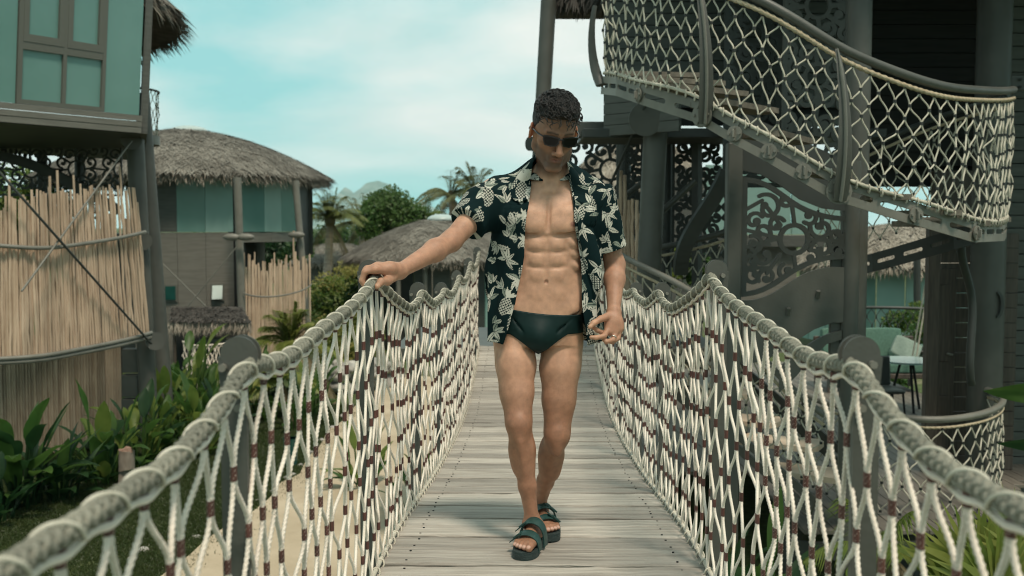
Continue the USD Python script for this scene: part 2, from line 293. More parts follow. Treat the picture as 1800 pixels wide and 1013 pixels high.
# posts with twin discs
POSLAB = {0: 'at the very front edge of the picture', 1: 'first from the camera', 2: 'second from the camera', 3: 'third from the camera', 4: 'fourth from the camera', 5: 'fifth from the camera', 6: 'sixth from the camera', 7: 'at the far landing'}
for s in (-1, 1):
    for i, (d, zt) in enumerate(POSTS):
        if i == 0: continue
        x = float(bx(d)) + s * (HALF + 0.035); zb = float(deck_z(d)) - 0.16; side = 'left' if s < 0 else 'right'
        p = thing('bridge_post', f'grey post with round disc on the {side} rope rail, {POSLAB[i]}', 'post', 'steel posts of the footbridge', (x, d, zb))
        H = zt - zb
        prof = Polygon([(-0.026, 0), (0.026, 0), (0.026, H - 0.06), (0.03, H), (-0.03, H), (-0.026, H - 0.06)])
        ax = [(1, 0, 0), (0, 0, 1), (0, -1, 0)]
        obj('bar', MB().poly(prof, 0.016, ax + [(0, 0.012, 0)]), 'steel', p)
        for k, (yy, th) in enumerate(((0.006, 0.006), (0.034, 0.006))):
            obj('disc', MB().poly(Point(0, H + 0.004).buffer(0.037, 24).difference(Point(-s * 0.03, H - 0.012).buffer(0.0)), th, ax + [(-s * 0.012, yy, 0)]), 'steel', p)
        for bxx, bz in ((0.020, H - 0.014), (-0.030, H - 0.02), (0.0, H - 0.10), (0.0, 0.2), (0.0, H * 0.55)):
            obj('bolt', MB().bar((bxx - s * 0.012, 0.002, bz), (bxx - s * 0.012, -0.010, bz), 0.008, 8), 'steel_light', p)
# hand ropes: eight strands braided over and under, a spiral lashing, and the cord that carries the net
def rope_path(s, ds): return np.stack([bx(ds) + s * HALF, ds, rail_z(ds)], -1)
for s in (-1, 1):
    side = 'left' if s < 0 else 'right'
    hr = thing('hand_rope', f'thick mossy grey braided handrail rope along the {side} side of the footbridge', 'rope')
    pitch, R0, A = 0.080, 0.0090, 0.0028
    for i in range(6):
        mb = MB()
        for d0, d1, step, sides in ((0.45, 3.9, 0.0048, 7), (3.9, 10.5, 0.011, 5)):
            ds = np.arange(d0, d1 + step, step); P = rope_path(s, ds); T, N, B = frames(P, (0, 0, 1))
            hand = 1 if i < 3 else -1; th = hand * 2 * PI * ds / pitch + (i % 3) * 2 * PI / 3
            r = R0 + hand * A * np.cos(6 * PI * ds / pitch)
            Q = P + r[:, None] * (np.cos(th)[:, None] * N + np.sin(th)[:, None] * B)
            mb.tube(Q, 0.0066, sides)
        obj('strand', mb, 'braid', hr, smooth=True)
    ds = np.arange(0.45, 10.5, 0.03); obj('core', MB().tube(rope_path(s, ds), 0.0062, 8), 'braid', hr, smooth=True)
    ds = np.arange(0.45, 10.5, 0.006); P = rope_path(s, ds); T, N, B = frames(P, (0, 0, 1))
    wob = 0.5 * np.sin(ds * 3.1) + 0.35 * np.sin(ds * 7.7); th = -s * (2 * PI * (ds + 0.012 * wob) / 0.13)
    rr = 0.0172 + 0.003 * (np.cos(th) < -0.6)
    obj('lashing', MB().tube(P + rr[:, None] * (np.cos(th)[:, None] * N + np.sin(th)[:, None] * B), 0.0036, 6), 'lashing', hr, smooth=True)
def cord_mesh(P, near, r=0.0049):
    if near:
        L = np.r_[0, np.cumsum(np.linalg.norm(np.diff(P, axis=0), axis=1))]; m_ = int(L[-1] / 0.0046); u = np.linspace(0, L[-1], m_)
        Q = np.stack([np.interp(u, L, P[:, k]) for k in range(3)], -1)
        return tube(Q, r * 1.02, 9, ref=(1, 0, 0), twist=u * 2 * PI / 0.034, lobes=3, lob=0.16)
    return tube(P, r, 6, ref=(1, 0, 0))
ROWS, SP = 7, 0.13
for s in (-1, 1):
    side = 'left' if s < 0 else 'right'; nr = np.random.default_rng(20 + s)
    net = thing('rope_net', f'white rope safety net with maroon bindings hanging below the {side} handrail rope', 'net')
    C = int((10.45 - 0.55) / SP)
    jit = nr.normal(0, 1, (2 * C + 6, ROWS + 1, 3)) * np.array([0.006, 0.009, 0.007]); bulge = nr.normal(0, 1, 2 * C + 6); bulge = np.convolve(bulge, np.hanning(9) / 4, 'same')
    jit[:, 0, 1] *= 0.3; jit[:, ROWS, 1] = 0
    def node(k2, r):
        """k2 = position in half columns"""
        k2 = int(np.clip(k2, 0, 2 * C + 4)); d = 0.55 + SP * k2 / 2 + jit[k2, r, 0] * (1 if r else 0.4); d = min(max(d, 0.5), 10.48)
        t = (r / ROWS) ** 0.96; zt, zb = float(rail_z(d)) - 0.030, float(deck_z(d)) + 0.015
        return np.array([float(bx(d)) + s * (HALF + 0.004 + 0.03 * math.sin(PI * t) * (0.4 + 0.5 * bulge[k2])) + jit[k2, r, 2] * (0.3 if r in (0, ROWS) else 1), d, zt + (zb - zt) * t + jit[k2, r, 1]])
    bind = []
    for c in range(C):
        near = 0.55 + SP * c < 2.75; steps = 9 if c < 25 else 6
        for dr in (-1, 1):
            pts = []
            for r in range(ROWS + 1):
                k2 = 2 * c + (dr if r % 2 else 0) + 2
                q = node(k2, r); off = 0.0047 * dr * (-1 if r % 2 else 1); q[1] += off
                pts.append(q)
            pts = np.array(pts); out = []
            for r in range(ROWS):
                f = np.linspace(0, 1, steps, endpoint=(r == ROWS - 1)); m0 = 0.10; w = np.clip((f - m0) / (1 - 2 * m0), 0, 1); w = w * w * (3 - 2 * w)
                seg = pts[r] + (pts[r + 1] - pts[r]) * f[:, None]; seg[:, 0] = pts[r, 0] + (pts[r + 1, 0] - pts[r, 0]) * w; seg[:, 1] = pts[r, 1] + (pts[r + 1, 1] - pts[r, 1]) * w
                out.append(seg)
            v, f_ = cord_mesh(np.vstack(out), near)
            obj('cord', (v, f_), 'cord', net, smooth=True)
        for r in range(ROWS):
            if r % 2 == 0: bind.append((c, node(2 * c + 2, r), r))
            else: bind.append((c, node(2 * c + 3, r), r))
    # maroon bindings: the nearest ones one by one, the rest joined
    rest = MB(); vis = [b for b in bind if b[0] > 2]; order = sorted(vis, key=lambda b: b[1][1])
    for k, (c, q, r) in enumerate(order):
        h = 0.014 if r else 0.011; mm = tube(np.array([q - (0, 0, h), q + (0, 0, h)]), 0.0064, 10, ref=(0, 1, 0), flat=(1.66, 1.0))
        if k < 298: obj('binding', mm, 'binding', net, smooth=40)
        else: rest.add(*mm)
    obj('far_bindings', rest, 'binding', net, smooth=40, kind='stuff')
    ds = np.arange(0.55, 10.45, 0.02); P = rope_path(s, ds) - (0, 0, 0.026); P[:, 2] -= 0.004 * np.sin(ds * 2 * PI / 0.13)
    obj('head_cord', MB().tube(P, 0.006, 6), 'cord', net, smooth=True)
    lash = MB()
    for dd in np.arange(1.0, 10.4, 0.10):
        c0 = np.array([float(bx(dd)) + s * 0.597, dd, float(deck_z(dd)) + 0.004]); a = np.linspace(0, 2 * PI, 9)
        lash.tube(c0 + np.stack([0.016 * np.cos(a), 0.006 * np.sin(2 * a), 0.018 * np.sin(a)], -1), 0.004, 5, ref=(0, 1, 0), caps=False)
    obj('lashing_loops', lash, 'lashing', net, smooth=True, kind='stuff')
# ---------------------------------------------------------------- thatch, fretwork, cables, sparse nets
mat('glass_teal', (0.105, 0.215, 0.19), 0.16, (0.14, 0.26, 0.235), 0.5, spec=0.6)
mat('glass_teal_pale', (0.20, 0.33, 0.295), 0.18, (0.245, 0.375, 0.34), 0.5, spec=0.6)
mat('glass_dark', (0.01, 0.06, 0.05), 0.15)
mat('frame', (0.105, 0.105, 0.088), 0.5)
mat('white_pane', (0.50, 0.58, 0.54), 0.3)
mat('dome_plastic', (0.36, 0.43, 0.41), 0.3)
mat('net_cord', (0.36, 0.335, 0.265), 0.85, (0.50, 0.47, 0.385), 12.0)
mat('black_tie', (0.018, 0.02, 0.018), 0.6)
mat('rope_tan', (0.36, 0.29, 0.19), 0.9, (0.48, 0.41, 0.29), 30.0, bump=0.5, bscale=120)
def blades(P, D, L, W, up, rs, droop=0.0, curl=0.15):
    """kite shaped straws: base point P, direction D, length L, width W"""
    n = len(P); S = np.cross(D, up); S /= np.maximum(np.linalg.norm(S, axis=1, keepdims=True), 1e-9)
    mid = P + D * (L * 0.45)[:, None] + up * (curl * W)[:, None]; tip = P + D * L[:, None] + np.array([0, 0, -1.0]) * (droop * L)[:, None]
    V = np.stack([P - S * (W * 0.35)[:, None], P + S * (W * 0.35)[:, None], mid + S * (W * 0.5)[:, None], tip, mid - S * (W * 0.5)[:, None]], 1).reshape(-1, 3)
    b = (np.arange(n) * 5)[:, None]
    F = np.concatenate([b + [0, 1, 2], b + [0, 2, 4], b + [4, 2, 3]], 1).reshape(-1, 3)
    return V, F
def thatch_roof(parent, c, Rx, Ry, ze, zt, n=9000, fringe=2600, power=1.8, seed=0, fl=0.38, thick=0.14, bw=0.035, arc=(0, 2 * PI), m='thatch', mf='thatch_fringe'):
    rs = np.random.default_rng(seed)
    def surf(r, th): return np.stack([c[0] + Rx * r * np.cos(th), c[1] + Ry * r * np.sin(th), ze + (zt - ze) * (1 - np.asarray(r) ** power) + 0.03 * (meshkit.noise(np.stack([3 * np.cos(th) * r, 3 * np.sin(th) * r, 0 * r], -1) * 2.2, seed) - 0.5)], -1)
    rr = np.linspace(0.0, 1.0, 16); tt = np.linspace(arc[0], arc[1], 73)
    Rg, Tg = np.meshgrid(rr, tt, indexing='ij'); V = surf(Rg, Tg)
    low = V[-1:] * 1.0; low[..., 2] -= thick; inn = surf(np.full((1, 73), 0.72), Tg[:1]); inn[..., 2] = ze + 0.05
    V = np.concatenate([V, low, inn], 0)
    obj('roof_layer', (V.reshape(-1, 3), grid_faces(18, 73, False)[:, ::-1]), 'thatch_dark', parent, smooth=35)
    r = np.sqrt(rs.uniform(0.0, 1.0, n)); th = rs.uniform(arc[0], arc[1], n); P = surf(r, th); Q = surf(np.minimum(r + 0.02, 1.03), th + rs.normal(0, 0.012, n) / np.maximum(r, 0.1)); D = Q - P; D /= np.linalg.norm(D, axis=1, keepdims=True)
    D += rs.normal(0, 0.06, (n, 3)); D /= np.linalg.norm(D, axis=1, keepdims=True)
    up = np.stack([np.cos(th) * 0.3, np.sin(th) * 0.3, np.ones(n)], -1); up /= np.linalg.norm(up, axis=1, keepdims=True)
    P = P + up * rs.uniform(0.004, 0.03, n)[:, None]
    obj('thatch', blades(P, D, rs.uniform(0.25, 0.5, n), rs.uniform(0.7, 1.3, n) * bw, up, rs), m, parent, kind='stuff')
    th = rs.uniform(arc[0], arc[1], fringe); P = surf(np.full(fringe, 0.985), th) + np.stack([0 * th, 0 * th, rs.uniform(-thick, 0.03, fringe)], -1)
    D = np.stack([np.cos(th) * 0.55, np.sin(th) * 0.55, np.full(fringe, -0.75)], -1) + rs.normal(0, 0.16, (fringe, 3)); D /= np.linalg.norm(D, axis=1, keepdims=True)
    up = np.stack([np.cos(th), np.sin(th), np.full(fringe, 0.3)], -1)
    obj('fringe', blades(P, D, rs.uniform(0.35, 1.15, fringe) ** 1.3 * fl, rs.uniform(0.6, 1.3, fringe) * bw, up, rs), mf, parent, kind='stuff')
def spiral(cx, cy, r, a0, turns, w, sgn=1, n=36):
    t = np.linspace(0, 1, n); a = a0 + sgn * turns * 2 * PI * t; q = r * (1 - 0.72 * t)
    return unary_union([LineString(np.c_[cx + q * np.cos(a), cy + q * np.sin(a)]).buffer(w), Point(cx + q[-1] * math.cos(a[-1]), cy + q[-1] * math.sin(a[-1])).buffer(w * 1.9)])
def motif(c, w):
    """one scroll-work cell centred on the origin, size c: ring, four C scrolls with leaf tips and links"""
    g = [Point(0, 0).buffer(0.20 * c).difference(Point(0, 0).buffer(0.20 * c - 1.7 * w))]
    for k in range(4):
        for sg in (1, -1):
            s = affinity.rotate(spiral(0.31 * c, sg * 0.155 * c, 0.135 * c, -sg * PI / 2, 0.95, w, sg), 90 * k, origin=(0, 0)); g.append(s)
        g.append(affinity.rotate(LineString([(0.19 * c, 0), (0.30 * c, 0.02 * c), (0.5 * c, 0)]).buffer(w), 90 * k, origin=(0, 0)))
        g.append(affinity.rotate(spiral(0.40 * c, 0.40 * c, 0.115 * c, PI, 0.8, w), 90 * k, origin=(0, 0)))
        g.append(affinity.rotate(LineString([(0.14 * c, 0.14 * c), (0.29 * c, 0.37 * c)]).buffer(w), 90 * k, origin=(0, 0)))
    return unary_union(g)
def fretwork(outline, cell, w, border, origin=(0, 0)):
    x0, y0, x1, y1 = outline.bounds; mo = motif(cell, w); g = []
    i = math.floor((x0 - origin[0]) / cell - 0.5)
    xs = np.arange(origin[0] + i * cell, x1 + cell, cell); j = math.floor((y0 - origin[1]) / cell - 0.5); ys = np.arange(origin[1] + j * cell, y1 + cell, cell)
    for x in xs:
        for y in ys: g.append(affinity.translate(mo, x, y))
    return unary_union([unary_union(g).intersection(outline), outline.difference(outline.buffer(-border))]).simplify(w * 0.12)
def sheetM(a, b, c):
    """local frame for pixels-on-a-plane work: x axis a->b, y axis towards c, origin a"""
    a, b, c = map(np.asarray, (a, b, c)); x = (b - a) / np.linalg.norm(b - a); y = c - a; y = y - (y @ x) * x; y /= np.linalg.norm(y)
    return [x, y, np.cross(x, y), a]
def panel(pts, th, toward=None):
    """closed slab from a planar-ish loop of 3D points, thickness th away from the camera"""
    P = np.asarray(pts, float); n = np.cross(P[1] - P[0], P[-1] - P[0]); n /= np.linalg.norm(n)
    if n[1] < 0: n = -n
    k = len(P); V = np.vstack([P, P + n * th]); F = [[0, i, i + 1] for i in range(1, k - 1)] + [[k, k + i + 1, k + i] for i in range(1, k - 1)]
    for i in range(k):
        j = (i + 1) % k; F += [[i, k + i, k + j], [i, k + j, j]]
    F = np.array(F); 
    if np.cross(P[1] - P[0], P[2] - P[0]) @ n > 0: F = F[:, ::-1]
    return V, F
def cable(name, a, b, r, m, label, cat='cable', group=None, sag=0.0):
    P = np.asarray(a) + (np.asarray(b) - np.asarray(a)) * np.linspace(0, 1, 9)[:, None]; P[:, 2] -= sag * np.sin(np.linspace(0, PI, 9))
    return obj(name, MB().tube(P, r, 8), m, None, True, label, cat, group)
def sparse_net(parent, top, bot, ncol, nrow, r=0.006, tie=0.011, seed=0, m='net_cord', bm='black_tie', phase=0.0, limit=90, joined=False):
    """diamond net between two curves (functions of 0..1), cords pinched by small black ties"""
    rs = np.random.default_rng(seed); ties = MB(); allc = MB()
    J = rs.normal(0, 0.012, (2 * ncol + 4, nrow + 1, 3))
    def nd(k2, rw):
        k2 = int(np.clip(k2, 0, 2 * ncol)); t = rw / nrow; u = k2 / (2.0 * ncol)
        return top(u) * (1 - t) + bot(u) * t + J[k2, rw] * (0.25 if rw in (0, nrow) else 1)
    f = np.linspace(0, 1, 7); w = np.clip((f - 0.08) / 0.84, 0, 1); w = w * w * (3 - 2 * w)
    for c in range(ncol + 1):
        for dr in (-1, 1):
            if (c == 0 and dr < 0) or (c == ncol and dr > 0): continue
            seg = []
            for rw in range(nrow):
                a = nd(2 * c + (dr if rw % 2 else 0), rw); b = nd(2 * c + (dr if (rw + 1) % 2 else 0), rw + 1)
                t_ = (nd(min(2 * c + 1, 2 * ncol), rw) - nd(max(2 * c - 1, 0), rw)); t_ /= max(np.linalg.norm(t_), 1e-6)
                oa = t_ * r * 0.7 * dr * (-1 if rw % 2 else 1); ob = t_ * r * 0.7 * dr * (-1 if (rw + 1) % 2 else 1)
                a, b = a + oa, b + ob; q = a + (b - a) * f[:, None]; q[:, :2] = a[:2] + (b - a)[:2] * w[:, None]
                seg.append(q if rw == nrow - 1 else q[:-1])
            mm = tube(np.vstack(seg), r, 6, ref=(0.3, 1, 0.1))
            if joined: allc.add(*mm)
            else: obj('cord', mm, m, parent, smooth=True)
        for rw in range(nrow + 1):
            k2 = 2 * c + (1 if rw % 2 else 0)
            if k2 > 2 * ncol: continue
            q = nd(k2, rw); ties.tube(np.array([q - (0, 0, tie), q + (0, 0, tie)]), r * 1.9, 7)
    if joined: obj('cords', allc, m, parent, smooth=True, kind='stuff')
    obj('ties', ties, bm, parent, smooth=40, kind='stuff')
def curve(pts):
    P = np.asarray(pts, float); t = np.r_[0, np.cumsum(np.linalg.norm(np.diff(P, axis=0), axis=1))]; cs = CubicSpline(t / t[-1], P)
    return lambda u: cs(u)

# ---------------------------------------------------------------- left cottage on stilts
A = thing('stilt_cottage', 'nearest grey stilt cottage with teal window wall at the left edge', 'cottage')
def fac(u, h):                                   # facade: u 0..1 between photo columns 0 and 245 (beyond as well), h metres above the skirting's top
    a, b = at(0, 179, 13.2), at(245, 203, 14.9); p = a + (b - a) * u
    return p + h * np.array([0.075, -0.03, 1.0])
H = 2.35
def fpanel(u0, u1, h0, h1, th, lift=0.0):
    n = np.cross(fac(1, 0) - fac(0, 0), (0.075, -0.03, 1.0)); n /= np.linalg.norm(n); n *= 1 if n[1] < 0 else -1
    return panel([fac(u0, h0) + n * lift, fac(u1, h0) + n * lift, fac(u1, h1) + n * lift, fac(u0, h1) + n * lift], th)
us = [-1.5, -0.75, 0.10, 0.715, 1.0]
for a, b in zip(us[:-1], us[1:]):
    if (a, b) == (0.10, 0.715): continue
    obj('glass_panel', fpanel(a + 0.004, b - 0.004, 0.0, H, 0.05), 'glass_teal', A)
wf = obj('window', MB().add(*fpanel(0.10, 0.13, 0, H, 0.09, 0.03)).add(*fpanel(0.405, 0.43, 0, H, 0.09, 0.03)).add(*fpanel(0.69, 0.715, 0, H, 0.09, 0.03)).add(*fpanel(0.13, 0.405, 0.0, 0.06, 0.08, 0.028)).add(*fpanel(0.43, 0.69, 0.0, 0.06, 0.08, 0.028)).add(*fpanel(0.13, 0.405, 0.70, 0.80, 0.08, 0.028)).add(*fpanel(0.43, 0.69, 0.70, 0.80, 0.08, 0.028)), 'frame', A)
for (a, b, h0, h1) in ((0.13, 0.405, 0.06, 0.70), (0.43, 0.69, 0.06, 0.70), (0.13, 0.405, 0.80, H), (0.43, 0.69, 0.80, H)):
    obj('pane', fpanel(a, b, h0, h1, 0.02, -0.01), 'glass_teal', wf)
for (a, b) in ((0.13, 0.405), (0.43, 0.69)):     # upper sashes have a frame of their own
    sash = MB()
    for q in ((a, a + 0.035, 0.80, H), (b - 0.035, b, 0.80, H), (a + 0.035, b - 0.035, 0.80, 0.90)): sash.add(*fpanel(*q, 0.05, 0.034))
    obj('sash', sash, 'frame', wf)
for k in range(3):
    obj('skirting_board', fpanel(-1.5, 1.012, -0.085 * (k + 1) + 0.004, -0.085 * k - 0.004, 0.06, 0.035 - 0.004 * k), 'siding_warm', A)
pf = [fac(-1.5, -0.26), fac(1.01, -0.26), fac(1.01, -0.26) + (-2.2, 6, 0), fac(-1.5, -0.26) + (-2.2, 6, 0)]
V, F_ = np.array(pf + [p + np.array((0, 0, 0.12)) for p in pf]), np.array([[0, 1, 2], [0, 2, 3], [4, 6, 5], [4, 7, 6], [0, 4, 5], [0, 5, 1], [1, 5, 6], [1, 6, 2], [2, 6, 7], [2, 7, 3], [3, 7, 4], [3, 4, 0]])
obj('floor_slab', (V, F_), 'steel_dark', A)
sw = [fac(1.0, -0.25) + (0, 0.06, 0), fac(1.0, -0.25) + (-2.2, 6, 0), fac(1.0, H) + (-2.2, 6, 0), fac(1.0, H) + (0, 0.06, 0)]
obj('side_wall', panel(sw, 0.1), 'siding', A)
for k, (p0, p1, r) in enumerate(((at(237, 236, 15.9), at(265.5, 796, 15.9), 0.135), (at(249, 165, 17.0), at(296, 770, 17.0), 0.125))):
    q0, q1 = np.array(p0), np.array(p1); q1 = q0 + (q1 - q0) * (q0[2] + 0.1) / (q0[2] - q1[2])
    obj('stilt', MB().bar(q0, q1, r, 18), 'steel', A, smooth=30)
for px, Y in ((-30, 16.5), (74, 18.5), (140, 19)):
    obj('stilt', MB().bar(at(px, 236, Y), onz(px, 400 + 3.6 * 1800 / Y, -0.1), 0.09, 12), 'steel_dark', A, smooth=30)
obj('knee_plate', MB().bar(at(229, 246, 15.74), at(231, 246, 15.6), 0.15, 20), 'steel', A, smooth=30)
obj('knee_plate', MB().bar(at(250, 424, 15.74), at(251, 424, 15.66), 0.14, 20), 'steel', A, smooth=30)
obj('knee_plate', MB().bar(at(272, 600, 15.74), at(273, 600, 15.66), 0.14, 20), 'steel', A, smooth=30)
# fretwork valance and arch under the floor
M4 = sheetM(at(-60, 345, 17.6), at(215, 345, 17.6), at(-60, 245, 17.6)); wv = 275 * 17.6 / 1800; hv = 98 * 17.6 / 1800
obj('fretwork', MB().poly(fretwork(sbox(0, 0, wv, hv), 0.78, 0.017, 0.03, (0.35, 0.46)), 0.03, M4), 'steel_dark', A)
ar = LineString(bez([(0.0, 0.70), (0.9, 0.62), (1.7, 0.3), (2.65, -0.25)], 30)).buffer(0.085, cap_style='flat')
obj('arch', MB().poly(ar, 0.09, M4[:3] + [np.array(M4[3]) + (0, -0.1, 0)]), 'steel_dark', A)
# roof: only its right-hand eave is in view
A_c = np.array([-10.55, 16.6]); thatch_roof(A, A_c, 5.05, 4.75, 7.05, 9.7, n=12000, fringe=3600, seed=3, fl=0.40, bw=0.05)
for k in range(26):
    a = -1.3 + k * 0.1; e = np.array([A_c[0] + 4.95 * math.cos(a), A_c[1] + 4.9 * math.sin(a), 6.95]); i_ = np.array([A_c[0] + 3.4 * math.cos(a), A_c[1] + 3.35 * math.sin(a), 7.41])
    obj('rafter', MB().bar(e, i_, 0.03, 6), 'wood_dark', A)
# small net balcony behind the slanted stilt
bal = MB().poly(Point(0, 0).buffer(0.62, 20), 0.16, [(1, 0, 0), (0, 1, 0), (0, 0, 1), at(216, 247, 18.2)])
obj('balcony_slab', bal, 'steel_light', A)
c0 = at(216, 247, 18.2); tt = np.linspace(-1.5, 0.6, 24)
obj('balcony_rail', MB().tube(np.stack([c0[0] + 0.62 * np.cos(tt), c0[1] + 0.62 * np.sin(tt), np.full(24, c0[2] + 0.86)], -1), 0.02, 8), 'steel', A, smooth=True)
sparse_net(A, curve(np.stack([c0[0] + 0.61 * np.cos(tt), c0[1] + 0.61 * np.sin(tt), np.full(24, c0[2] + 0.84)], -1)), curve(np.stack([c0[0] + 0.58 * np.cos(tt), c0[1] + 0.58 * np.sin(tt), np.full(24, c0[2] + 0.08)], -1)), 9, 6, 0.006, seed=5, joined=True)
# bamboo screens: every pole a part
scr = thing('bamboo_screen', 'curved screen of upright bamboo poles under the nearest left cottage', 'screen')
br = np.random.default_rng(8)
def scr_pt(px, py, off=0.0):
    f = np.clip(px / 262.0, -0.4, 1.05); return at(px, py, 13.2 + 2.5 * np.sign(f) * abs(f) ** 1.6 + off)
def cane(P0, P1, r, rs, sides=7):
    n = 12; t = np.linspace(0, 1, n); P = P0 + (P1 - P0) * t[:, None]; P[1:-1] += rs.normal(0, 0.004, (n - 2, 3)); rad = np.full(n, r) * np.linspace(1.05, 0.92, n); rad[3::3] *= 1.14
    return tube(P, rad, sides)
px = -62.0
while px < 260:
    pitch = br.uniform(3.9, 5.0); lean = 34 * max(px, 0) / 262.0
    ytop = 338 + br.normal(0, 4) - (8 if px > 150 else 0) + (16 if br.random() < 0.12 else 0) - (32 if br.random() < 0.07 else 0) + (10 if px < 60 else 0)
    ybot = np.interp(px, [-60, 0, 130, 262], [644, 641, 626, 592]) + br.uniform(-2, 3)
    o = br.uniform(-0.02, 0.02)
    obj('pole', cane(scr_pt(px, ybot, o), scr_pt(px - lean * 0.55 - 3 + br.normal(0, 1.2), ytop, o), pitch * 0.5 * 13.8 / 1800 * 1.0, br), 'bamboo', scr, smooth=50)
    if br.random() < 0.55:
        obj('pole', cane(scr_pt(px + 2, ybot - 3, 0.09), scr_pt(px - lean * 0.55 + br.normal(0, 2), ytop + br.uniform(15, 60), 0.09), 0.018, br, 6), 'bamboo', scr, smooth=50)
    px += pitch
for nm, pts, r, off in (('rail', [(-62, 431), (0, 432), (60, 436), (130, 431), (200, 420), (255, 408)], 0.028, -0.09), ('rail', [(-62, 634), (0, 631), (70, 626), (130, 616), (200, 602), (266, 585)], 0.03, -0.10), ('rail', [(-62, 641), (0, 638), (70, 633), (130, 623), (200, 609), (266, 592)], 0.03, -0.085)):
    obj(nm, MB().tube(bez([scr_pt(a, b, off) for a, b in pts], 40), r, 10), 'steel_light', scr, smooth=True)
obj('brace_cable', MB().tube(np.array([scr_pt(a, 304 + (a - 0) * 1.13, -0.2) for a in np.linspace(-40, 266, 14)]), 0.017, 8), 'steel_dark', None, True, 'dark bracing bar falling to the right across the bamboo screen', 'cable')
cable('brace_cable', at(231, 248, 15.2), at(38, 512, 12.9), 0.014, 'steel_light', 'thin pale bracing cable rising to the right across the bamboo screen')
low = thing('bamboo_wall', 'recessed wall of old shade-toned bamboo strips below the screen, behind the left plants', 'wall')
px = -40.0
while px < 214:
    pitch = br.uniform(4.2, 5.6); Yw = 15.3 + 1.0 * max(px, 0) / 214
    b0 = at(px, 600, Yw + br.uniform(0, 0.02)); b1 = b0 * 1.0; b1[2] = -0.05
    g_ = 'bamboo' if px > 184 else 'bamboo_old_shaded'
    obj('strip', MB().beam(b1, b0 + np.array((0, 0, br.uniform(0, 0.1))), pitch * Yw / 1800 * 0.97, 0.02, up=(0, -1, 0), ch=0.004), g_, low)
    px += pitch
obj('backing', panel([at(-45, 600, 15.6), at(216, 600, 16.6), at(216, 860, 16.6) * (1, 1, 0) , at(-45, 860, 15.6) * (1, 1, 0)], 0.06), 'wood_dark', low)
for y0, y1 in ((612, 655), (657, 697), (699, 760)):
    obj('grey_block', MB().box((at(232, (y0 + y1) / 2, 16.1)), (0.26, 0.2, (y1 - y0) * 16.1 / 1800 - 0.012), ch=0.01), 'steel', low)

# ---------------------------------------------------------------- second cottage
B = thing('thatched_cottage', 'round grey two storey cottage with thatched dome roof, left of the palm', 'cottage')
Bc, BR = np.array([-8.87, 28.0]), 3.38
def bp(px, z, R=BR, lean=0.05):
    """point on the round wall that shows at photo column px"""
    d_ = np.array([(px - 900) / 1800.0, 1.0]); R = R + lean * (z - 3.4)
    a = d_ @ d_; b = -2 * d_ @ Bc; c_ = Bc @ Bc - R * R; disc = b * b - 4 * a * c_
    t = (-b - math.sqrt(max(disc, 0))) / (2 * a); return np.array([d_[0] * t, t, z])
cols = [235, 270, 312, 362, 411]; zf, zg, ze_ = 3.40, 3.39, 4.95
for i in range(4):
    obj('wall_panel', panel([bp(cols[i] + .3, 0.0), bp(cols[i + 1] - .3, 0.0), bp(cols[i + 1] - .3, zg - 0.02), bp(cols[i] + .3, zg - 0.02)], 0.08), 'siding_warm', B)
    if i >= 2: obj('glass_panel', panel([bp(cols[i] + .3, zg), bp(cols[i + 1] - .3, zg), bp(cols[i + 1] - .3, ze_), bp(cols[i] + .3, ze_)], 0.06), 'glass_teal_pale' if i == 3 else 'glass_teal', B)
    else: obj('wall_panel', panel([bp(cols[i] + .3, zg), bp(cols[i + 1] - .3, zg), bp(cols[i + 1] - .3, ze_), bp(cols[i] + .3, ze_)], 0.08), 'siding', B)
for a, b, m_ in ((427, 466, 'glass_teal'), (466, 496, 'glass_teal_pale'), (496, 521, 'glass_teal')):
    obj('glass_panel', panel([bp(a + .2, zg), bp(b - .2, zg), bp(b - .2, ze_), bp(a + .2, ze_)], 0.06), m_, B)
obj('floor_beam', MB().add(*panel([bp(427, 3.13), bp(478, 3.13), bp(478, 3.37), bp(427, 3.37)], 0.2)).add(*panel([bp(478.3, 3.13), bp(524, 3.13), bp(524, 3.37), bp(478.3, 3.37)], 0.2)), 'siding_warm', B)
obj('end_wall', panel([bp(526, 2.75), bp(544, 2.75), bp(544, 4.95), bp(526, 4.95)], 0.1), 'steel_dark', B)
obj('end_wall', panel([bp(544, 2.75), bp(544, 2.75) + (-0.62, 2.2, 0), bp(544, 4.95) + (-0.62, 2.2, 0), bp(544, 4.95)], 0.1), 'steel_dark', B)
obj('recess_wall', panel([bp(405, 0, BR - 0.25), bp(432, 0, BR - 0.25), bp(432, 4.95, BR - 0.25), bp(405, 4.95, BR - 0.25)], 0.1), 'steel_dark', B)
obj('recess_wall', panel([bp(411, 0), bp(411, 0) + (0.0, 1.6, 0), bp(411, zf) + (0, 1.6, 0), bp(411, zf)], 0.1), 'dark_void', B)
obj('floor_slab', MB().poly(Point(0, 0).buffer(3.2, 24), 0.2, [(1, 0, 0), (0, 1, 0), (0, 0, 1), (Bc[0], Bc[1], 3.24)]), 'steel_dark', B)
obj('core_wall', MB().poly(Point(0, 0).buffer(2.6, 18), 3.3, [(1, 0, 0), (0, 1, 0), (0, 0, 1), (Bc[0] - 0.7, Bc[1] + 0.6, 1.6)]), 'steel_dark', B)
for (a, b), r in (((at(417, 312, 24.5), at(429, 655, 24.5)), 0.095), ((at(519, 318, 25.6), at(547, 646, 25.6)), 0.085)):
    obj('stilt', MB().bar(a, b, r, 14), 'steel_light', B, smooth=30)
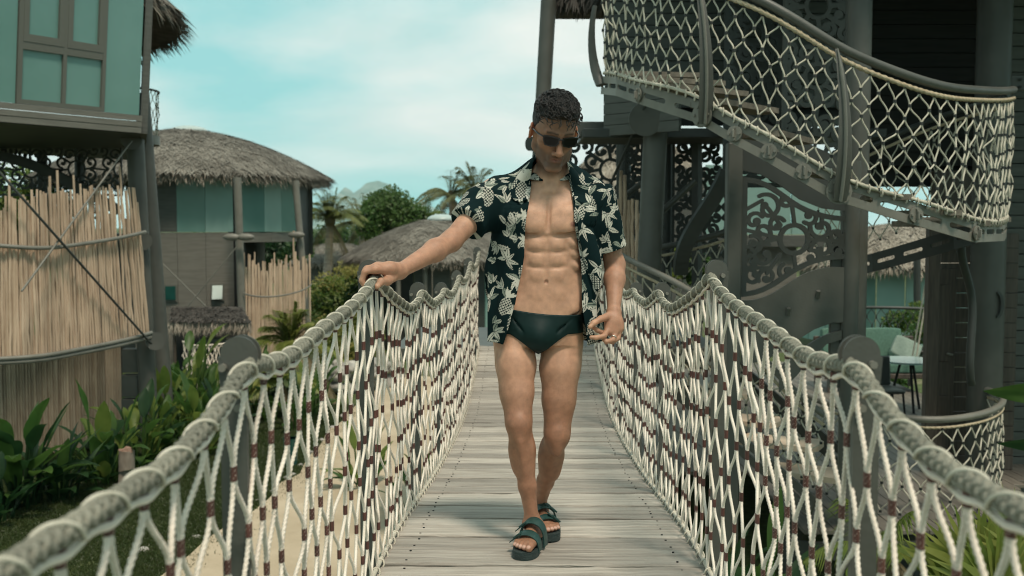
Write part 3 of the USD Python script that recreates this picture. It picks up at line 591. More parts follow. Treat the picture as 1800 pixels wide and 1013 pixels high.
for px_, py_, Y_ in ((407, 417, 24.2), (432, 417, 24.2), (521, 413, 25.4)):
    P = np.linspace(-0.2, 0.2, 7)[:, None] * np.array([1, 0, 0]) + at(px_, py_, Y_); obj('bracket', MB().tube(P, np.array([0.03, 0.07, 0.085, 0.085, 0.085, 0.07, 0.03]), 10), 'steel_light', B, smooth=40)
for px_, m_, tilt in ((299, 'glass_dark', 0), (382, 'white_pane', 0.12)):
    a, b = bp(px_ - 10, 1.70), bp(px_ + 10, 2.02); w0, w1 = bp(px_ - 12, 1.7), bp(px_ + 12, 1.7); n_ = np.array([0.15, -1, 0]); n_ /= np.linalg.norm(n_)
    fr = obj('window', MB().add(*panel([w0 + n_ * 0.03, w1 + n_ * 0.03, w1 + n_ * 0.03 + (0, 0, 0.42), w0 + n_ * 0.03 + (0, 0, 0.42)], 0.05)), 'frame', B)
    q0, q1 = bp(px_ - 9, 1.75) + n_ * (0.06 + tilt), bp(px_ + 9, 1.75) + n_ * (0.06 + tilt); obj('pane', panel([q0, q1, q1 - n_ * tilt + (0, 0, 0.33), q0 - n_ * tilt + (0, 0, 0.33)], 0.025), m_, fr)
thatch_roof(B, Bc, 3.80, 3.8, 4.86, 6.12, n=34000, fringe=7000, power=1.75, seed=5, fl=0.32, bw=0.032)
obj('skylight', MB().add(*(lambda s: (np.array(s.vertices) * (0.50, 0.50, 0.16) + (Bc[0] + 0.1, Bc[1], 6.10), np.array(s.faces)))(trimesh.creation.icosphere(3))), 'dome_plastic', B, smooth=40)
cable('brace_cable', at(262, 440, 24.3), at(368, 545, 24.3), 0.016, 'steel_light', 'thin bracing bar falling to the right across the second cottage wall')
cable('brace_cable', at(418, 432, 24.1), at(325, 545, 24.1), 0.014, 'steel_light', 'thin bracing bar rising to the right across the second cottage wall')
scr2 = thing('bamboo_screen', 'pale bamboo pole screen under the second cottage, beside its slanted stilt', 'screen')
px = 430.0
while px < 545:
    pitch = br.uniform(2.6, 3.6); yt = 464 + br.normal(0, 9) - (26 if br.random() < 0.13 else 0) - 6 * (px > 500); Yb = 24.6 + 1.0 * (px - 430) / 115
    b1 = at(px, 640, Yb); b1[2] = 0.0
    obj('pole', cane(b1, at(px - 1.5 + br.normal(0, 0.8), yt, Yb), pitch * 0.52 * Yb / 1800, br, 6), 'bamboo', scr2, smooth=50); px += pitch
obj('rail', MB().tube(bez([at(428, 516, 24.4), at(470, 522, 24.3), at(510, 517, 24.6), at(547, 500, 25.4)], 20), 0.02, 8), 'steel_light', scr2, smooth=True)
# small lean-to thatch, with the dark porch and white net below it
aw = thing('thatch_awning', 'small thatched awning over a dark porch at the second cottage', 'awning')
a0, a1, a2, a3 = at(303, 541, 23.9), at(424, 541, 23.9), at(440, 566, 22.9), at(298, 566, 22.9)
obj('roof_board', panel([a3, a2, a1, a0], 0.05), 'thatch_dark', aw)
na = 2600; u_, w_ = br.uniform(0, 1, na), br.uniform(0, 1, na); P = (a0 + (a1 - a0) * u_[:, None]) * (1 - w_)[:, None] + (a3 + (a2 - a3) * u_[:, None]) * w_[:, None] + np.array((0, -0.02, 0.03)); D = (a3 - a0) / np.linalg.norm(a3 - a0) + br.normal(0, 0.12, (na, 3)); D /= np.linalg.norm(D, axis=1, keepdims=True)
obj('thatch', blades(P, D, br.uniform(0.1, 0.25, na), np.full(na, 0.03), np.tile(np.array([0, -0.5, 0.85]), (na, 1)), br), 'thatch_dark', aw, kind='stuff')
na = 1100; u_ = br.uniform(0, 1, na); P = a3 + (a2 - a3) * u_[:, None] + br.normal(0, 0.02, (na, 3)); D = np.array([0, -0.25, -1.0]) + br.normal(0, 0.2, (na, 3)); D /= np.linalg.norm(D, axis=1, keepdims=True)
obj('fringe', blades(P, D, br.uniform(0.08, 0.36, na), np.full(na, 0.028), np.tile(np.array([0, -1, 0.3]), (na, 1)), br), 'thatch_fringe', aw, kind='stuff')
for px_ in (306, 432): obj('post', MB().bar(at(px_, 566, 22.95), at(px_, 566, 22.95) * (1, 1, 0), 0.04, 8), 'wood_dark', aw)
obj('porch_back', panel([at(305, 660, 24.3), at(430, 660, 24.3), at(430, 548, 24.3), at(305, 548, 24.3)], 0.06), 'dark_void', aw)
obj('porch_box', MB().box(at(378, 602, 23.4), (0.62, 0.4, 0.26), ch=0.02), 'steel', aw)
wn = thing('net_fence', 'low white net fence in front of the dark thatched porch', 'fence')
t0 = curve([at(322, 601, 21.5), at(350, 608, 21.3), at(380, 606, 21.2), at(410, 603, 21.3), at(430, 597, 21.6)]); b0_ = curve([at(322, 680, 21.5), at(375, 684, 21.2), at(430, 678, 21.6)])
sparse_net(wn, t0, b0_, 16, 7, 0.012, 0.016, seed=4, m='cord', bm='cord', joined=True); obj('head_rope', MB().tube(t0(np.linspace(0, 1, 24)), 0.02, 8), 'cord', wn, smooth=True)

# ---------------------------------------------------------------- third cottage: low, right behind the man's arm
C3 = thing('low_cottage', 'low round cottage with grey thatched roof behind the man\'s outstretched arm', 'cottage')
Cc = np.array([(770 - 900) / 1800 * 31, 31.0])
thatch_roof(C3, Cc, 2.75, 2.75, 2.66, 3.72, n=20000, fringe=4500, power=1.7, seed=9, fl=0.32, bw=0.032)
for k in range(14):
    a0_, a1_ = PI + k * PI / 14, PI + (k + 1) * PI / 14; p0, p1 = [np.array([Cc[0] + 2.35 * math.cos(q), Cc[1] + 2.35 * math.sin(q), 0]) for q in (a0_ + 0.008, a1_ - 0.008)]
    obj('wall_panel', panel([p0, p1, p1 + (0, 0, 2.9), p0 + (0, 0, 2.9)], 0.08), 'glass_teal_pale' if k in (10, 11) else 'siding' if k in (6, 7, 8) else 'steel_dark', C3)
for px_ in (747, 700): obj('post', MB().bar(at(px_, 455, 28.4), at(px_, 455, 28.4) * (1, 1, 0), 0.07, 10), 'steel_light', C3, smooth=40)
obj('skylight', MB().add(*(lambda s: (np.array(s.vertices) * (0.42, 0.42, 0.16) + (Cc[0] + 0.1, Cc[1], 3.74), np.array(s.faces)))(trimesh.creation.icosphere(3))), 'dome_plastic', C3, smooth=40)
C4 = thing('far_cottage', 'pale thatched roof of a cottage far behind the palm trunk', 'cottage')
Dc = np.array([(592 - 900) / 1800 * 48, 48.0]); thatch_roof(C4, Dc, 2.6, 2.6, 1.95, 2.75, n=5000, fringe=1600, seed=12, fl=0.3, bw=0.05)
obj('wall', MB().poly(Point(0, 0).buffer(2.1, 12), 2.1, [(1, 0, 0), (0, 1, 0), (0, 0, 1), (Dc[0], Dc[1], 1.03)]), 'siding', C4, smooth=30)
mat('recess_shade', (0.008, 0.008, 0.007), 0.85, (0.016, 0.015, 0.013), 3.0, stretch=(1, 1, 10))  # near-black colour stands in for the deep shade of the recess
mat('siding_shaded', (0.04, 0.047, 0.043), 0.65, (0.06, 0.068, 0.062), 3.0, stretch=(1, 1, 8))  # siding colour darkened for the shade behind the stair net
# ---------------------------------------------------------------- right: spiral stair wrapped in a net
mat('tread_edge', (0.085, 0.075, 0.057), 0.7, (0.15, 0.13, 0.10), 3.0, stretch=(6, 6, 6))
mat('cushion', (0.06, 0.135, 0.10), 0.85, (0.09, 0.18, 0.135), 30.0, bump=0.3, bscale=120)
mat('cushion_pale', (0.17, 0.23, 0.19), 0.85, (0.22, 0.28, 0.235), 30.0)
mat('table_top', (0.30, 0.42, 0.39), 0.12, (0.36, 0.47, 0.44), 3.0)
mat('seat_beige', (0.48, 0.38, 0.28), 0.7, (0.58, 0.48, 0.36), 3.0)
S = thing('net_stair', 'grey steel spiral stair wrapped in rope netting at the upper right', 'stair')
strp = [(1058, 150, 9.3), (1085, 152, 8.75), (1125, 165, 8.25), (1237, 200, 7.6), (1293, 233, 7.4), (1352, 264, 7.3), (1412, 299, 7.25), (1473, 334, 7.25), (1607, 376, 7.35), (1713, 408, 7.75), (1764, 407, 8.5), (1768, 402, 9.3)]
SP3 = np.array([at(*q) for q in strp]); scv = curve(SP3)
sT = np.r_[0, np.cumsum(np.linalg.norm(np.diff(SP3, axis=0), axis=1))]; sT /= sT[-1]
def slot_plate(p0, p1, hgt, th, slots=2):
    """flat stringer length from p0 to p1 with long slots cut through, standing on edge"""
    p0, p1 = np.asarray(p0), np.asarray(p1); L = np.linalg.norm(p1 - p0); x = (p1 - p0) / L; y = np.array([0, 0, 1.0]) - x[2] * x; y /= np.linalg.norm(y)
    g = sbox(0, -hgt / 2, L, hgt / 2); n = max(1, int(round(L / 0.34)))
    if slots and L > 0.22:
        for k in range(n):
            c = L * (k + 0.5) / n; w = min(0.12, L / n * 0.34); g = g.difference(LineString([(c - w, 0), (c + w, 0)]).buffer(0.019))
    return MB().poly(g, th, [x, y, np.cross(x, y), p0])
for i in range(len(SP3) - 1):
    obj('stringer_plate', slot_plate(SP3[i], SP3[i + 1], 0.158, 0.014), 'steel_light', S)
jn = np.array([0, -1, 0.0])
def round_plate(parent, p, r, nrm, bolts=6, m='steel_light'):
    nrm = np.asarray(nrm, float); nrm /= np.linalg.norm(nrm); x = np.cross((0, 0, 1.0), nrm); x /= np.linalg.norm(x); y = np.cross(nrm, x)
    pl_ = obj('joint_plate', MB().poly(Point(0, 0).buffer(r, 24), 0.012, [x, y, nrm, p + nrm * 0.02]), m, parent)
    b = MB()
    for k in range(bolts):
        a = 2 * PI * k / bolts; q = p + nrm * 0.026 + (x * math.cos(a) + y * math.sin(a)) * r * 0.72; b.bar(q, q + nrm * 0.012, 0.011, 6)
    b.beam(p + nrm * 0.03 - y * r * 0.55, p + nrm * 0.03 + y * r * 0.55, 0.014, 0.05, up=nrm, ch=0.004)
    obj('bolts', b, m, pl_)
for i in (2, 3, 4, 5, 6, 7, 8, 9):
    t_ = scv(min(sT[i] + 0.01, 1)) - scv(sT[i] - 0.01); nrm = np.cross(t_, (0, 0, 1.0)); nrm *= 1 if nrm[1] < 0 else -1
    round_plate(S, SP3[i] - (0, 0, 0.01), 0.092 if i in (3, 7) else 0.056, nrm, 6 if i in (3, 7) else 4)
railp = [(1052, -62, 9.3), (1085, -62, 8.75), (1130, -58, 8.3), (1237, -36, 7.6), (1340, 2, 7.3), (1412, 43, 7.25), (1475, 82, 7.25), (1560, 120, 7.3), (1640, 147, 7.45), (1710, 158, 7.8), (1765, 160, 8.4), (1781, 158, 9.0), (1775, 160, 9.6), (1740, 168, 10.1)]
rc = curve([at(*q) for q in railp]); U = np.linspace(0, 1, 90)
obj('handrail', MB().tube(rc(U), 0.032, 12), 'steel', S, smooth=True)
obj('top_rope', MB().tube(rc(np.linspace(0, 0.93, 500)) + np.array([0, 0.0, -0.075]) + 0.0, 0.017, 9, twist=np.linspace(0, 260, 500), lobes=3, lob=0.16), 'rope_tan', S, smooth=True)
bl = lambda u: scv(0.012 + 0.978 * u) + np.array([0, -0.01, 0.10])
obj('bottom_rope', MB().tube(bl(np.linspace(0, 1, 420)), 0.014, 8, twist=np.linspace(0, 200, 420), lobes=3, lob=0.16), 'net_cord', S, smooth=True)
lp = MB()
for u in np.linspace(0.02, 0.98, 60):
    a = np.linspace(0, 2 * PI, 8); lp.tube(bl(u) + np.stack([0 * a, 0.022 * np.cos(a), 0.03 * np.sin(a) - 0.01], -1), 0.006, 5, ref=(1, 0, 0), caps=False)
obj('lashing_loops', lp, 'net_cord', S, smooth=True, kind='stuff')
def matched(u):                                     # rail point above the stringer's point u
    q = bl(u); f = np.linspace(0, 0.93, 200); r_ = rc(f) - (0, 0, 0.09); k = np.argmin(np.abs(r_[:, 0] - q[0]) + 0.6 * np.abs(r_[:, 1] - q[1])); return r_[k]
mu = np.array([matched(u) for u in np.linspace(0, 1, 60)]); mu = np.stack([np.convolve(np.r_[[mu[0, k]] * 2, mu[:, k], [mu[-1, k]] * 2], np.ones(5) / 5, 'valid') for k in range(3)], -1); mcv = lambda u: np.array([np.interp(u, np.linspace(0, 1, 60), mu[:, k]) for k in range(3)])
sparse_net(S, mcv, bl, 42, 7, 0.0066, 0.011, seed=2)
for px_, top_ in ((1237, (1222, -45, 7.58)), (1473, (1467, 88, 7.22))):
    i = 3 if px_ == 1237 else 7; p1 = SP3[i] + (0, -0.05, -0.08); p0 = at(*top_) + (0, -0.05, 0)
    ctr = bez([p0, p0 * 0.45 + p1 * 0.55 + (0.02, -0.08, 0), p1], 14)
    for nm, wdt, th, dy in (('blade', np.array([0.012, 0.02, 0.026, 0.030, 0.034, 0.038, 0.042, 0.046, 0.048, 0.050, 0.052, 0.054, 0.054, 0.045]), 0.14, 0), ('rib', np.full(14, 0.012) * np.r_[0.2, 0.5, np.ones(12)], 1.8, -0.012)):
        obj(nm if nm == 'rib' else 'net_post', MB().tube(ctr + (0, dy, 0), wdt, 8, ref=(1, 0, 0), flat=(1, th)), 'steel_light' if nm == 'rib' else 'steel', S, smooth=40)
blp = bez([at(1046, 10, 9.3), at(1040, 60, 9.3), at(1043, 105, 9.3), at(1057, 150, 9.2)], 14)
obj('net_post', MB().tube(blp, np.linspace(0.02, 0.05, 14), 8, ref=(1, 0, 0), flat=(1, 0.4)), 'steel', S, smooth=40)
ctr = np.array([at(1508, 200, 9.15)[0], 9.15]); obj('centre_column', MB().bar((ctr[0], ctr[1], 0.8), (ctr[0], ctr[1], 6.4), 0.105, 20), 'steel', S, smooth=30)
for k, u in enumerate(np.linspace(0.05, 0.97, 12)):
    p = scv(u); q = np.array([ctr[0], ctr[1], p[2]]); d_ = p - q; d_[2] = 0; L = np.linalg.norm(d_); d_ /= L; s_ = np.array([-d_[1], d_[0], 0])
    i0 = max(0.1, L - 0.85); po = Polygon([(i0, -0.10), (L - 0.06, -0.16), (L - 0.02, -0.13), (L - 0.02, 0.13), (L - 0.06, 0.16), (i0, 0.10)])
    obj('tread', MB().poly(po, 0.042, [d_, s_, np.array((0, 0, 1.0)), q + (0, 0, 0.075)]), 'tread_edge', S)
bk = curve([at(1440, 300, 10.6), at(1520, 262, 10.9), at(1610, 222, 10.8), at(1700, 190, 10.3), at(1765, 172, 9.5)])
obj('rear_handrail', MB().tube(bk(np.linspace(0, 1, 30)), 0.03, 10), 'steel_dark', S, smooth=True)
obj('rear_rope', MB().tube(bk(np.linspace(0, 1, 120)) - (0, 0, 0.09), 0.016, 7), 'rope_tan', S, smooth=True)
sparse_net(S, lambda u: bk(u) - (0, 0, 0.1), lambda u: bk(u) - (0, 0, 1.05), 15, 6, 0.007, 0.011, seed=12, m='net_cord', joined=True)
und = curve([at(1500, 470, 10.5), at(1560, 455, 9.9), at(1640, 432, 9.3), at(1715, 410, 8.6)])
pts_ = und(np.linspace(0, 1, 6))
for i in range(5): obj('rear_stringer', slot_plate(pts_[i], pts_[i + 1], 0.18, 0.014, 1), 'steel_dark', S)

# steel screen wall under the stair: stile, scroll-work panel, plain lower panel, round column
W = thing('scroll_screen', 'tall grey steel screen with cut scroll work beneath the net stair', 'screen')
YW = 8.55
def wp(px, py): return at(px, py, YW)
kx = YW / 1800.0
MW = sheetM(wp(1275, 620), wp(1510, 620), wp(1275, 280))
def loc(px, py): return ((px - 1275) * kx, (620 - py) * kx)
obj('stile', MB().box(wp(1288, 470) * (1, 1, 0) + (0, 0, 2.5), (0.125, 0.12, 3.4), ch=0.012), 'steel', W)
top_c = [(1300, 312), (1330, 316), (1365, 334), (1400, 358), (1440, 374), (1492, 380)]; bot_c = [(1300, 521), (1330, 516), (1360, 502), (1395, 478), (1430, 462), (1492, 455)]
outl = Polygon([loc(*q) for q in bez(np.array(top_c, float), 30)] + [loc(*q) for q in bez(np.array(bot_c, float), 30)[::-1]])
fw = [outl.difference(outl.buffer(-0.042))]
cx_, cy_ = loc(1392, 420); w = 0.017
fw.append(Point(cx_, cy_).buffer(0.138, 30).difference(Point(cx_, cy_).buffer(0.098, 30)))
for (px_, py_, r_, a_, tn, sg) in ((1345, 365, 0.12, 2.2, 0.95, -1), (1322, 388, 0.075, 0.5, 0.9, 1), (1335, 408, 0.10, 4.2, 0.9, 1), (1322, 430, 0.08, 1.9, 0.95, -1), (1340, 450, 0.105, 1.2, 0.95, 1), (1318, 458, 0.08, 5.0, 0.9, -1), (1322, 485, 0.085, 1.4, 0.9, 1), (1346, 486, 0.08, 3.6, 0.9, -1), (1440, 400, 0.10, 2.9, 0.95, 1), (1465, 412, 0.075, 0.2, 0.9, -1), (1442, 436, 0.10, 3.3, 0.95, -1), (1466, 440, 0.07, 0.0, 0.95, 1), (1420, 380, 0.07, 3.9, 0.8, 1), (1375, 352, 0.07, 1.0, 0.85, -1), (1380, 478, 0.075, 2.0, 0.85, 1), (1360, 395, 0.075, 0.5, 0.8, 1), (1425, 452, 0.065, 2.0, 0.8, -1), (1478, 426, 0.06, 1.0, 0.9, 1)):
    c_ = loc(px_, py_); fw.append(spiral(c_[0], c_[1], r_, a_, tn, w, sg, 40))
for a_, b_ in (((1300, 402), (1366, 418)), ((1366, 418), (1300, 436)), ((1418, 420), (1490, 424)), ((1392, 390), (1385, 345)), ((1392, 450), (1398, 482)), ((1300, 372), (1335, 352)), ((1300, 470), (1350, 470)), ((1345, 365), (1368, 395)), ((1345, 480), (1368, 446)), ((1440, 380), (1440, 400)), ((1440, 436), (1440, 460))):
    fw.append(LineString([loc(*a_), loc(*b_)]).buffer(w * 0.9))
obj('scroll_panel', MB().poly(unary_union([g.intersection(outl) if i else g for i, g in enumerate(fw)]).simplify(0.002), 0.03, MW[:3] + [np.array(MW[3]) + (0, -0.02, 0)]), 'steel_dark', W)
lowp = Polygon([loc(*q) for q in bez(np.array([(1302, 527), (1335, 523), (1365, 509), (1398, 487), (1435, 472), (1488, 470)], float), 24)] + [loc(1490, 566), loc(1462, 566), loc(1430, 578), loc(1385, 606), loc(1345, 634), loc(1302, 640)])
obj('plain_panel', MB().poly(lowp, 0.03, MW[:3] + [np.array(MW[3]) + (0, -0.02, 0)]), 'steel', W)
for px_, py_ in ((1383, 547), (1435, 517), (1320, 560)): obj('lug', MB().bar(wp(px_, py_) + (0, -0.03, -0.03), wp(px_, py_) + (0, -0.06, 0.03), 0.018, 8), 'steel', W)
lw2 = Polygon([loc(*q) for q in bez(np.array([(1370, 645), (1410, 612), (1450, 588), (1478, 580)], float), 16)] + [loc(1478, 596), loc(1452, 604), loc(1425, 630), loc(1400, 660), loc(1370, 690)])
obj('lower_arch', MB().poly(lw2, 0.03, MW[:3] + [np.array(MW[3]) + (0, -0.02, 0)]), 'steel', W)
top_panel = Polygon([loc(1300, 300), loc(1300, 200), loc(1492, 290), loc(1492, 372), loc(1440, 366), loc(1400, 350), loc(1365, 325), loc(1330, 306)])
obj('upper_panel', MB().poly(top_panel, 0.03, MW[:3] + [np.array(MW[3]) + (0, -0.02, 0)]), 'steel_dark', W)
obj('round_column', MB().bar(wp(1496, 400) * (1, 1, 0) + (0, 0, 0.8), wp(1496, 400) * (1, 1, 0) + (0, 0, 4.05), 0.072, 18), 'steel', W, smooth=30)
obj('inner_frame', MB().box(wp(1471, 470) * (1, 1, 0) + (0, 0.03, 2.75), (0.09, 0.05, 1.2), ch=0.008), 'steel', W)
# upper scroll screen behind the net
W2 = thing('scroll_screen', 'dark scroll work screen seen through the netting of the stair', 'screen')
M2 = sheetM(at(1372, 330, 9.9), at(1500, 330, 9.9), at(1372, 0, 9.9)); obj('scroll_panel', MB().poly(fretwork(sbox(0, 0, 0.66, 3.0), 0.66, 0.022, 0.05, (0.33, 0.4)), 0.03, M2), 'steel', W2)
obj('stile', MB().box(at(1494, 150, 9.9) + (0, 0, 0), (0.12, 0.06, 3.2), ch=0.01), 'steel', W2)
M2 = sheetM(at(1270, 330, 10.6), at(1360, 330, 10.6), at(1270, 0, 10.6)); obj('scroll_panel', MB().poly(fretwork(sbox(0, 0, 0.6, 3.0), 0.6, 0.02, 0.05, (0.3, 0.35)), 0.03, M2), 'steel_dark', W2)
# main right building: recess boards coloured near black as deep shade, boarded wall, columns, door
R = thing('stilt_building', 'large dark grey boarded building on round columns at the right edge', 'building')
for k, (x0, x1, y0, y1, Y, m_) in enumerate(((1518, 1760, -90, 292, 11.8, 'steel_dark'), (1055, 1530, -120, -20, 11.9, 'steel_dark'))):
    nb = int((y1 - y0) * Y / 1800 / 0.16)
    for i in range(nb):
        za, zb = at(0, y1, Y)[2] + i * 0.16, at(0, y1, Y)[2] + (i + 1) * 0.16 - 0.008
        obj('dark_board', MB().box(((at(x0, 0, Y)[0] + at(x1, 0, Y)[0]) / 2, Y, (za + zb) / 2), (at(x1, 0, Y)[0] - at(x0, 0, Y)[0], 0.05, zb - za)), 'recess_shade', R)
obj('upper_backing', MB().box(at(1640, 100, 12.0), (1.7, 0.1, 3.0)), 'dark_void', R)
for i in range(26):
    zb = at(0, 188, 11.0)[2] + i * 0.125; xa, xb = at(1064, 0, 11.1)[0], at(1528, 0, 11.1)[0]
    obj('shaded_board', MB().box(((xa + xb) / 2, 11.1, zb + 0.06), (xb - xa, 0.05, 0.118), R=rotx(0.05), ch=0.005), 'siding_shaded', R)
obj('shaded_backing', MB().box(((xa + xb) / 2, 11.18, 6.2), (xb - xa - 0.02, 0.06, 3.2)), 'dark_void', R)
obj('ceiling', MB().box((5.0, 10.5, 6.6), (7.6, 4.2, 0.2)), 'steel_dark', R)
obj('side_wall', panel([at(1642, 300, 11.6), at(1768, 300, 11.6), at(1768, 460, 11.6), at(1642, 460, 11.6)], 0.1), 'wood_dark', R)
for i in range(44):
    z0 = 0.45 + i * 0.145
    if z0 > 6.4: break
    obj('board', MB().box((at(1768, 0, 11.6)[0] + 1.2, 11.6 + 0.003 * (i % 2), z0 + 0.07), (2.4, 0.06, 0.137), R=rotx(0.06), ch=0.006), 'siding', R)
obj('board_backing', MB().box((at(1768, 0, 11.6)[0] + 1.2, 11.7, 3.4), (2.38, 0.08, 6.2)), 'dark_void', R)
cD = np.array(at(1741, 300, 10.9)); obj('column', MB().bar((cD[0], 10.9, 0.1), (cD[0], 10.9, 6.5), 0.176, 26), 'steel', R, smooth=30)
obj('column_handle', MB().poly(LineString(np.c_[0.045 * np.cos(np.linspace(-1.45, 1.45, 14)), 0.125 * np.sin(np.linspace(-1.45, 1.45, 14))]).buffer(0.014), 0.05, [(1, 0, 0), (0, 0, 1), (0, -1, 0), at(1753, 536, 10.72)]), 'steel_dark', R)
obj('bracket_plate', MB().box(at(1786, 146, 11.0), (0.26, 0.05, 0.17), ch=0.01), 'steel', R)
for dx in (-0.06, 0.05):
    for dz in (-0.04, 0.04): obj('bolt', MB().bar(at(1786, 146, 10.97) + (dx, 0, dz), at(1786, 146, 10.94) + (dx, 0, dz), 0.016, 6), 'steel_dark', R)
for i in range(16):                                # horizontally planked wall beside the door
    z0 = 0.8 + i * 0.165
    obj('wall_plank', MB().box((at(1690, 0, 11.3)[0] + 0.27, 11.3, z0 + 0.08), (0.85, 0.05, 0.158), ch=0.005), 'wood_dark', R)
obj('wall_post', MB().box((at(1651, 0, 11.2)[0], 11.2, 2.15), (0.13, 0.12, 2.8), ch=0.01), 'wood_dark', R)
door = obj('door', MB().box((at(1668, 0, 11.25)[0], 11.24, 1.95), (0.30, 0.05, 2.2), ch=0.008), 'wood_dark', R)
obj('door_panel', MB().box((at(1672, 0, 11.2)[0], 11.205, 2.45), (0.17, 0.02, 0.85), ch=0.008), 'wood_dark', door)
obj('door_handle', MB().bar(at(1664, 622, 11.17), at(1675, 624, 11.17), 0.012, 8), 'steel_light', door)
obj('louvre', MB().box((at(1672, 0, 11.2)[0], 11.205, 1.35), (0.17, 0.02, 0.6), ch=0.008), 'wood_dark', door)
obj('bent_pipe', MB().tube(bez([at(1690, 430, 9.3), at(1695, 470, 9.35), at(1706, 510, 9.4), at(1709, 560, 9.4), at(1708, 676, 9.4)], 24), 0.036, 12), 'steel_dark', R, smooth=True)
obj('corner_brace', MB().tube(bez([at(1682, 425, 9.8), at(1694, 470, 9.8), at(1708, 520, 9.8)], 12), 0.07, 4, flat=(1, .4)), 'steel_dark', R)
# floor level that the stair rises to, siding box, columns on the far side
U_ = thing('upper_walkway', 'grey boarded upper walkway on a round column, right of the man\'s head', 'walkway')
for i in range(4):
    zt = at(0, 240, 10.6)[2] + 0.03 + i * 0.112
    obj('board', panel([(at(1062, 0, 10.9)[0], 10.9, zt), (at(1195, 0, 10.3)[0], 10.3, zt), (at(1195, 0, 10.3)[0], 10.3, zt + 0.106), (at(1062, 0, 10.9)[0], 10.9, zt + 0.106)], 0.05), 'siding', U_)
obj('floor_beam', MB().box((at(1290, 0, 11)[0], 11.3, at(0, 236, 11)[2]), (3.2, 0.9, 0.10), ch=0.01), 'steel_dark', U_)
obj('cross_beam', MB().box((at(1050, 0, 11.2)[0], 11.2, at(0, 229, 11.2)[2]), (1.05, 0.16, 0.17), ch=0.012), 'steel', U_)
obj('column', MB().bar(at(1133, 640, 10.7), at(1156, 150, 10.7), 0.125, 20), 'steel', U_, smooth=30)
obj('column_plate', MB().bar(at(1134, 210, 10.5), at(1135, 210, 10.45), 0.17, 22), 'steel', U_, smooth=30)
obj('leaning_pole', MB().bar(at(966, -30, 11.4), at(929, 640, 11.4), 0.085, 16), 'steel', U_, smooth=30)
obj('pole_plate', MB().bar(at(936, 253, 11.25), at(936, 253, 11.25) + np.array((-0.03, -0.025, 0)), 0.080, 20), 'steel_dark', U_, smooth=30)
obj('rear_column', MB().bar(at(1096, 470, 12.6), at(1096, 236, 12.6), 0.09, 14), 'steel_dark', U_, smooth=30)
obj('rear_column', MB().bar(at(1170, 560, 12.0), at(1172, 236, 12.0), 0.07, 14), 'steel_dark', U_, smooth=30)
obj('rear_column', MB().bar(at(1225, 560, 11.6), at(1225, 236, 11.6), 0.06, 4), 'steel_dark', U_)
M2 = sheetM(at(1000, 355, 12.9), at(1130, 355, 12.9), at(1000, 244, 12.9)); obj('scroll_panel', MB().poly(fretwork(sbox(0, 0, 130 * 12.9 / 1800, 0.80), 0.74, 0.021, 0.035, (0.52, 0.40)), 0.03, M2), 'steel_dark', U_)
M2 = sheetM(at(1180, 470, 11.9), at(1276, 470, 11.9), at(1180, 244, 11.9)); obj('scroll_panel', MB().poly(fretwork(sbox(0, 0, 0.64, 1.5), 0.55, 0.02, 0.03, (0.3, 0.36)), 0.03, M2), 'steel_dark', U_)
M2 = sheetM(at(1096, 470, 12.5), at(1180, 470, 12.5), at(1096, 244, 12.5)); obj('scroll_panel', MB().poly(fretwork(sbox(0, 0, 0.58, 1.57), 0.6, 0.02, 0.03, (0.25, 0.30)), 0.03, M2), 'steel_dark', U_)
obj('arched_brace', MB().tube(bez([at(1278, 300, 10.3), at(1250, 355, 10.4), at(1215, 410, 10.6), at(1196, 480, 10.8)], 18), 0.10, 4, ref=(0, 1, 0), twist=np.full(18, PI / 4), flat=(1, 1)), 'steel_dark', U_)
obj('brace_pipe', MB().bar(at(1150, 385, 11.0), at(1222, 318, 11.0), 0.035, 10), 'steel', U_, smooth=30)
obj('brace_pipe', MB().bar(at(1062, 375, 11.6), at(1128, 322, 11.6), 0.035, 10), 'steel', U_, smooth=30)
cable('brace_cable', at(1134, 185, 10.4), at(1064, 345, 11.6), 0.016, 'steel_dark', 'thin dark cable running down left from the walkway column behind the man')
cn = thing('bamboo_fence', 'cluster of bamboo canes of uneven height behind the man\'s left shoulder', 'fence')
for px_, yt in ((1092, 300), (1099, 308), (1086, 350), (1106, 352), (1113, 350), (1120, 352), (1126, 375), (1080, 372), (1094, 380), (1103, 368)):
    b1 = at(px_ - 2, 520, 11.3); obj('cane', cane(b1, at(px_ + br.normal(0, 1), yt, 11.3), 0.021, br, 7), 'bamboo', cn, smooth=50)
# thatch eave above, at the top of the frame
E = thing('thatch_eave', 'dark overhanging thatch edge at the top of the frame above the man', 'roof')
ne = 700; xs_ = br.uniform(at(985, 0, 11.6)[0], at(1100, 0, 11.6)[0], ne); P = np.stack([xs_, 11.6 + br.uniform(-0.1, 0.1, ne), np.full(ne, at(0, -14, 11.6)[2]) + br.uniform(0, 0.1, ne)], -1); D = np.stack([br.normal(-0.25, 0.25, ne), br.normal(-.2, 0.2, ne), -np.ones(ne)], -1); D /= np.linalg.norm(D, axis=1, keepdims=True)
obj('fringe', blades(P, D, br.uniform(0.1, 0.36, ne), np.full(ne, 0.035), np.tile(np.array([0, -1, 0.2]), (ne, 1)), br), 'thatch_dark', E, kind='stuff')
obj('roof_edge', MB().box((at(1040, 0, 11.6)[0], 12.6, at(0, -30, 11.6)[2] + 0.12), (0.78, 2.2, 0.2)), 'thatch_dark', E)

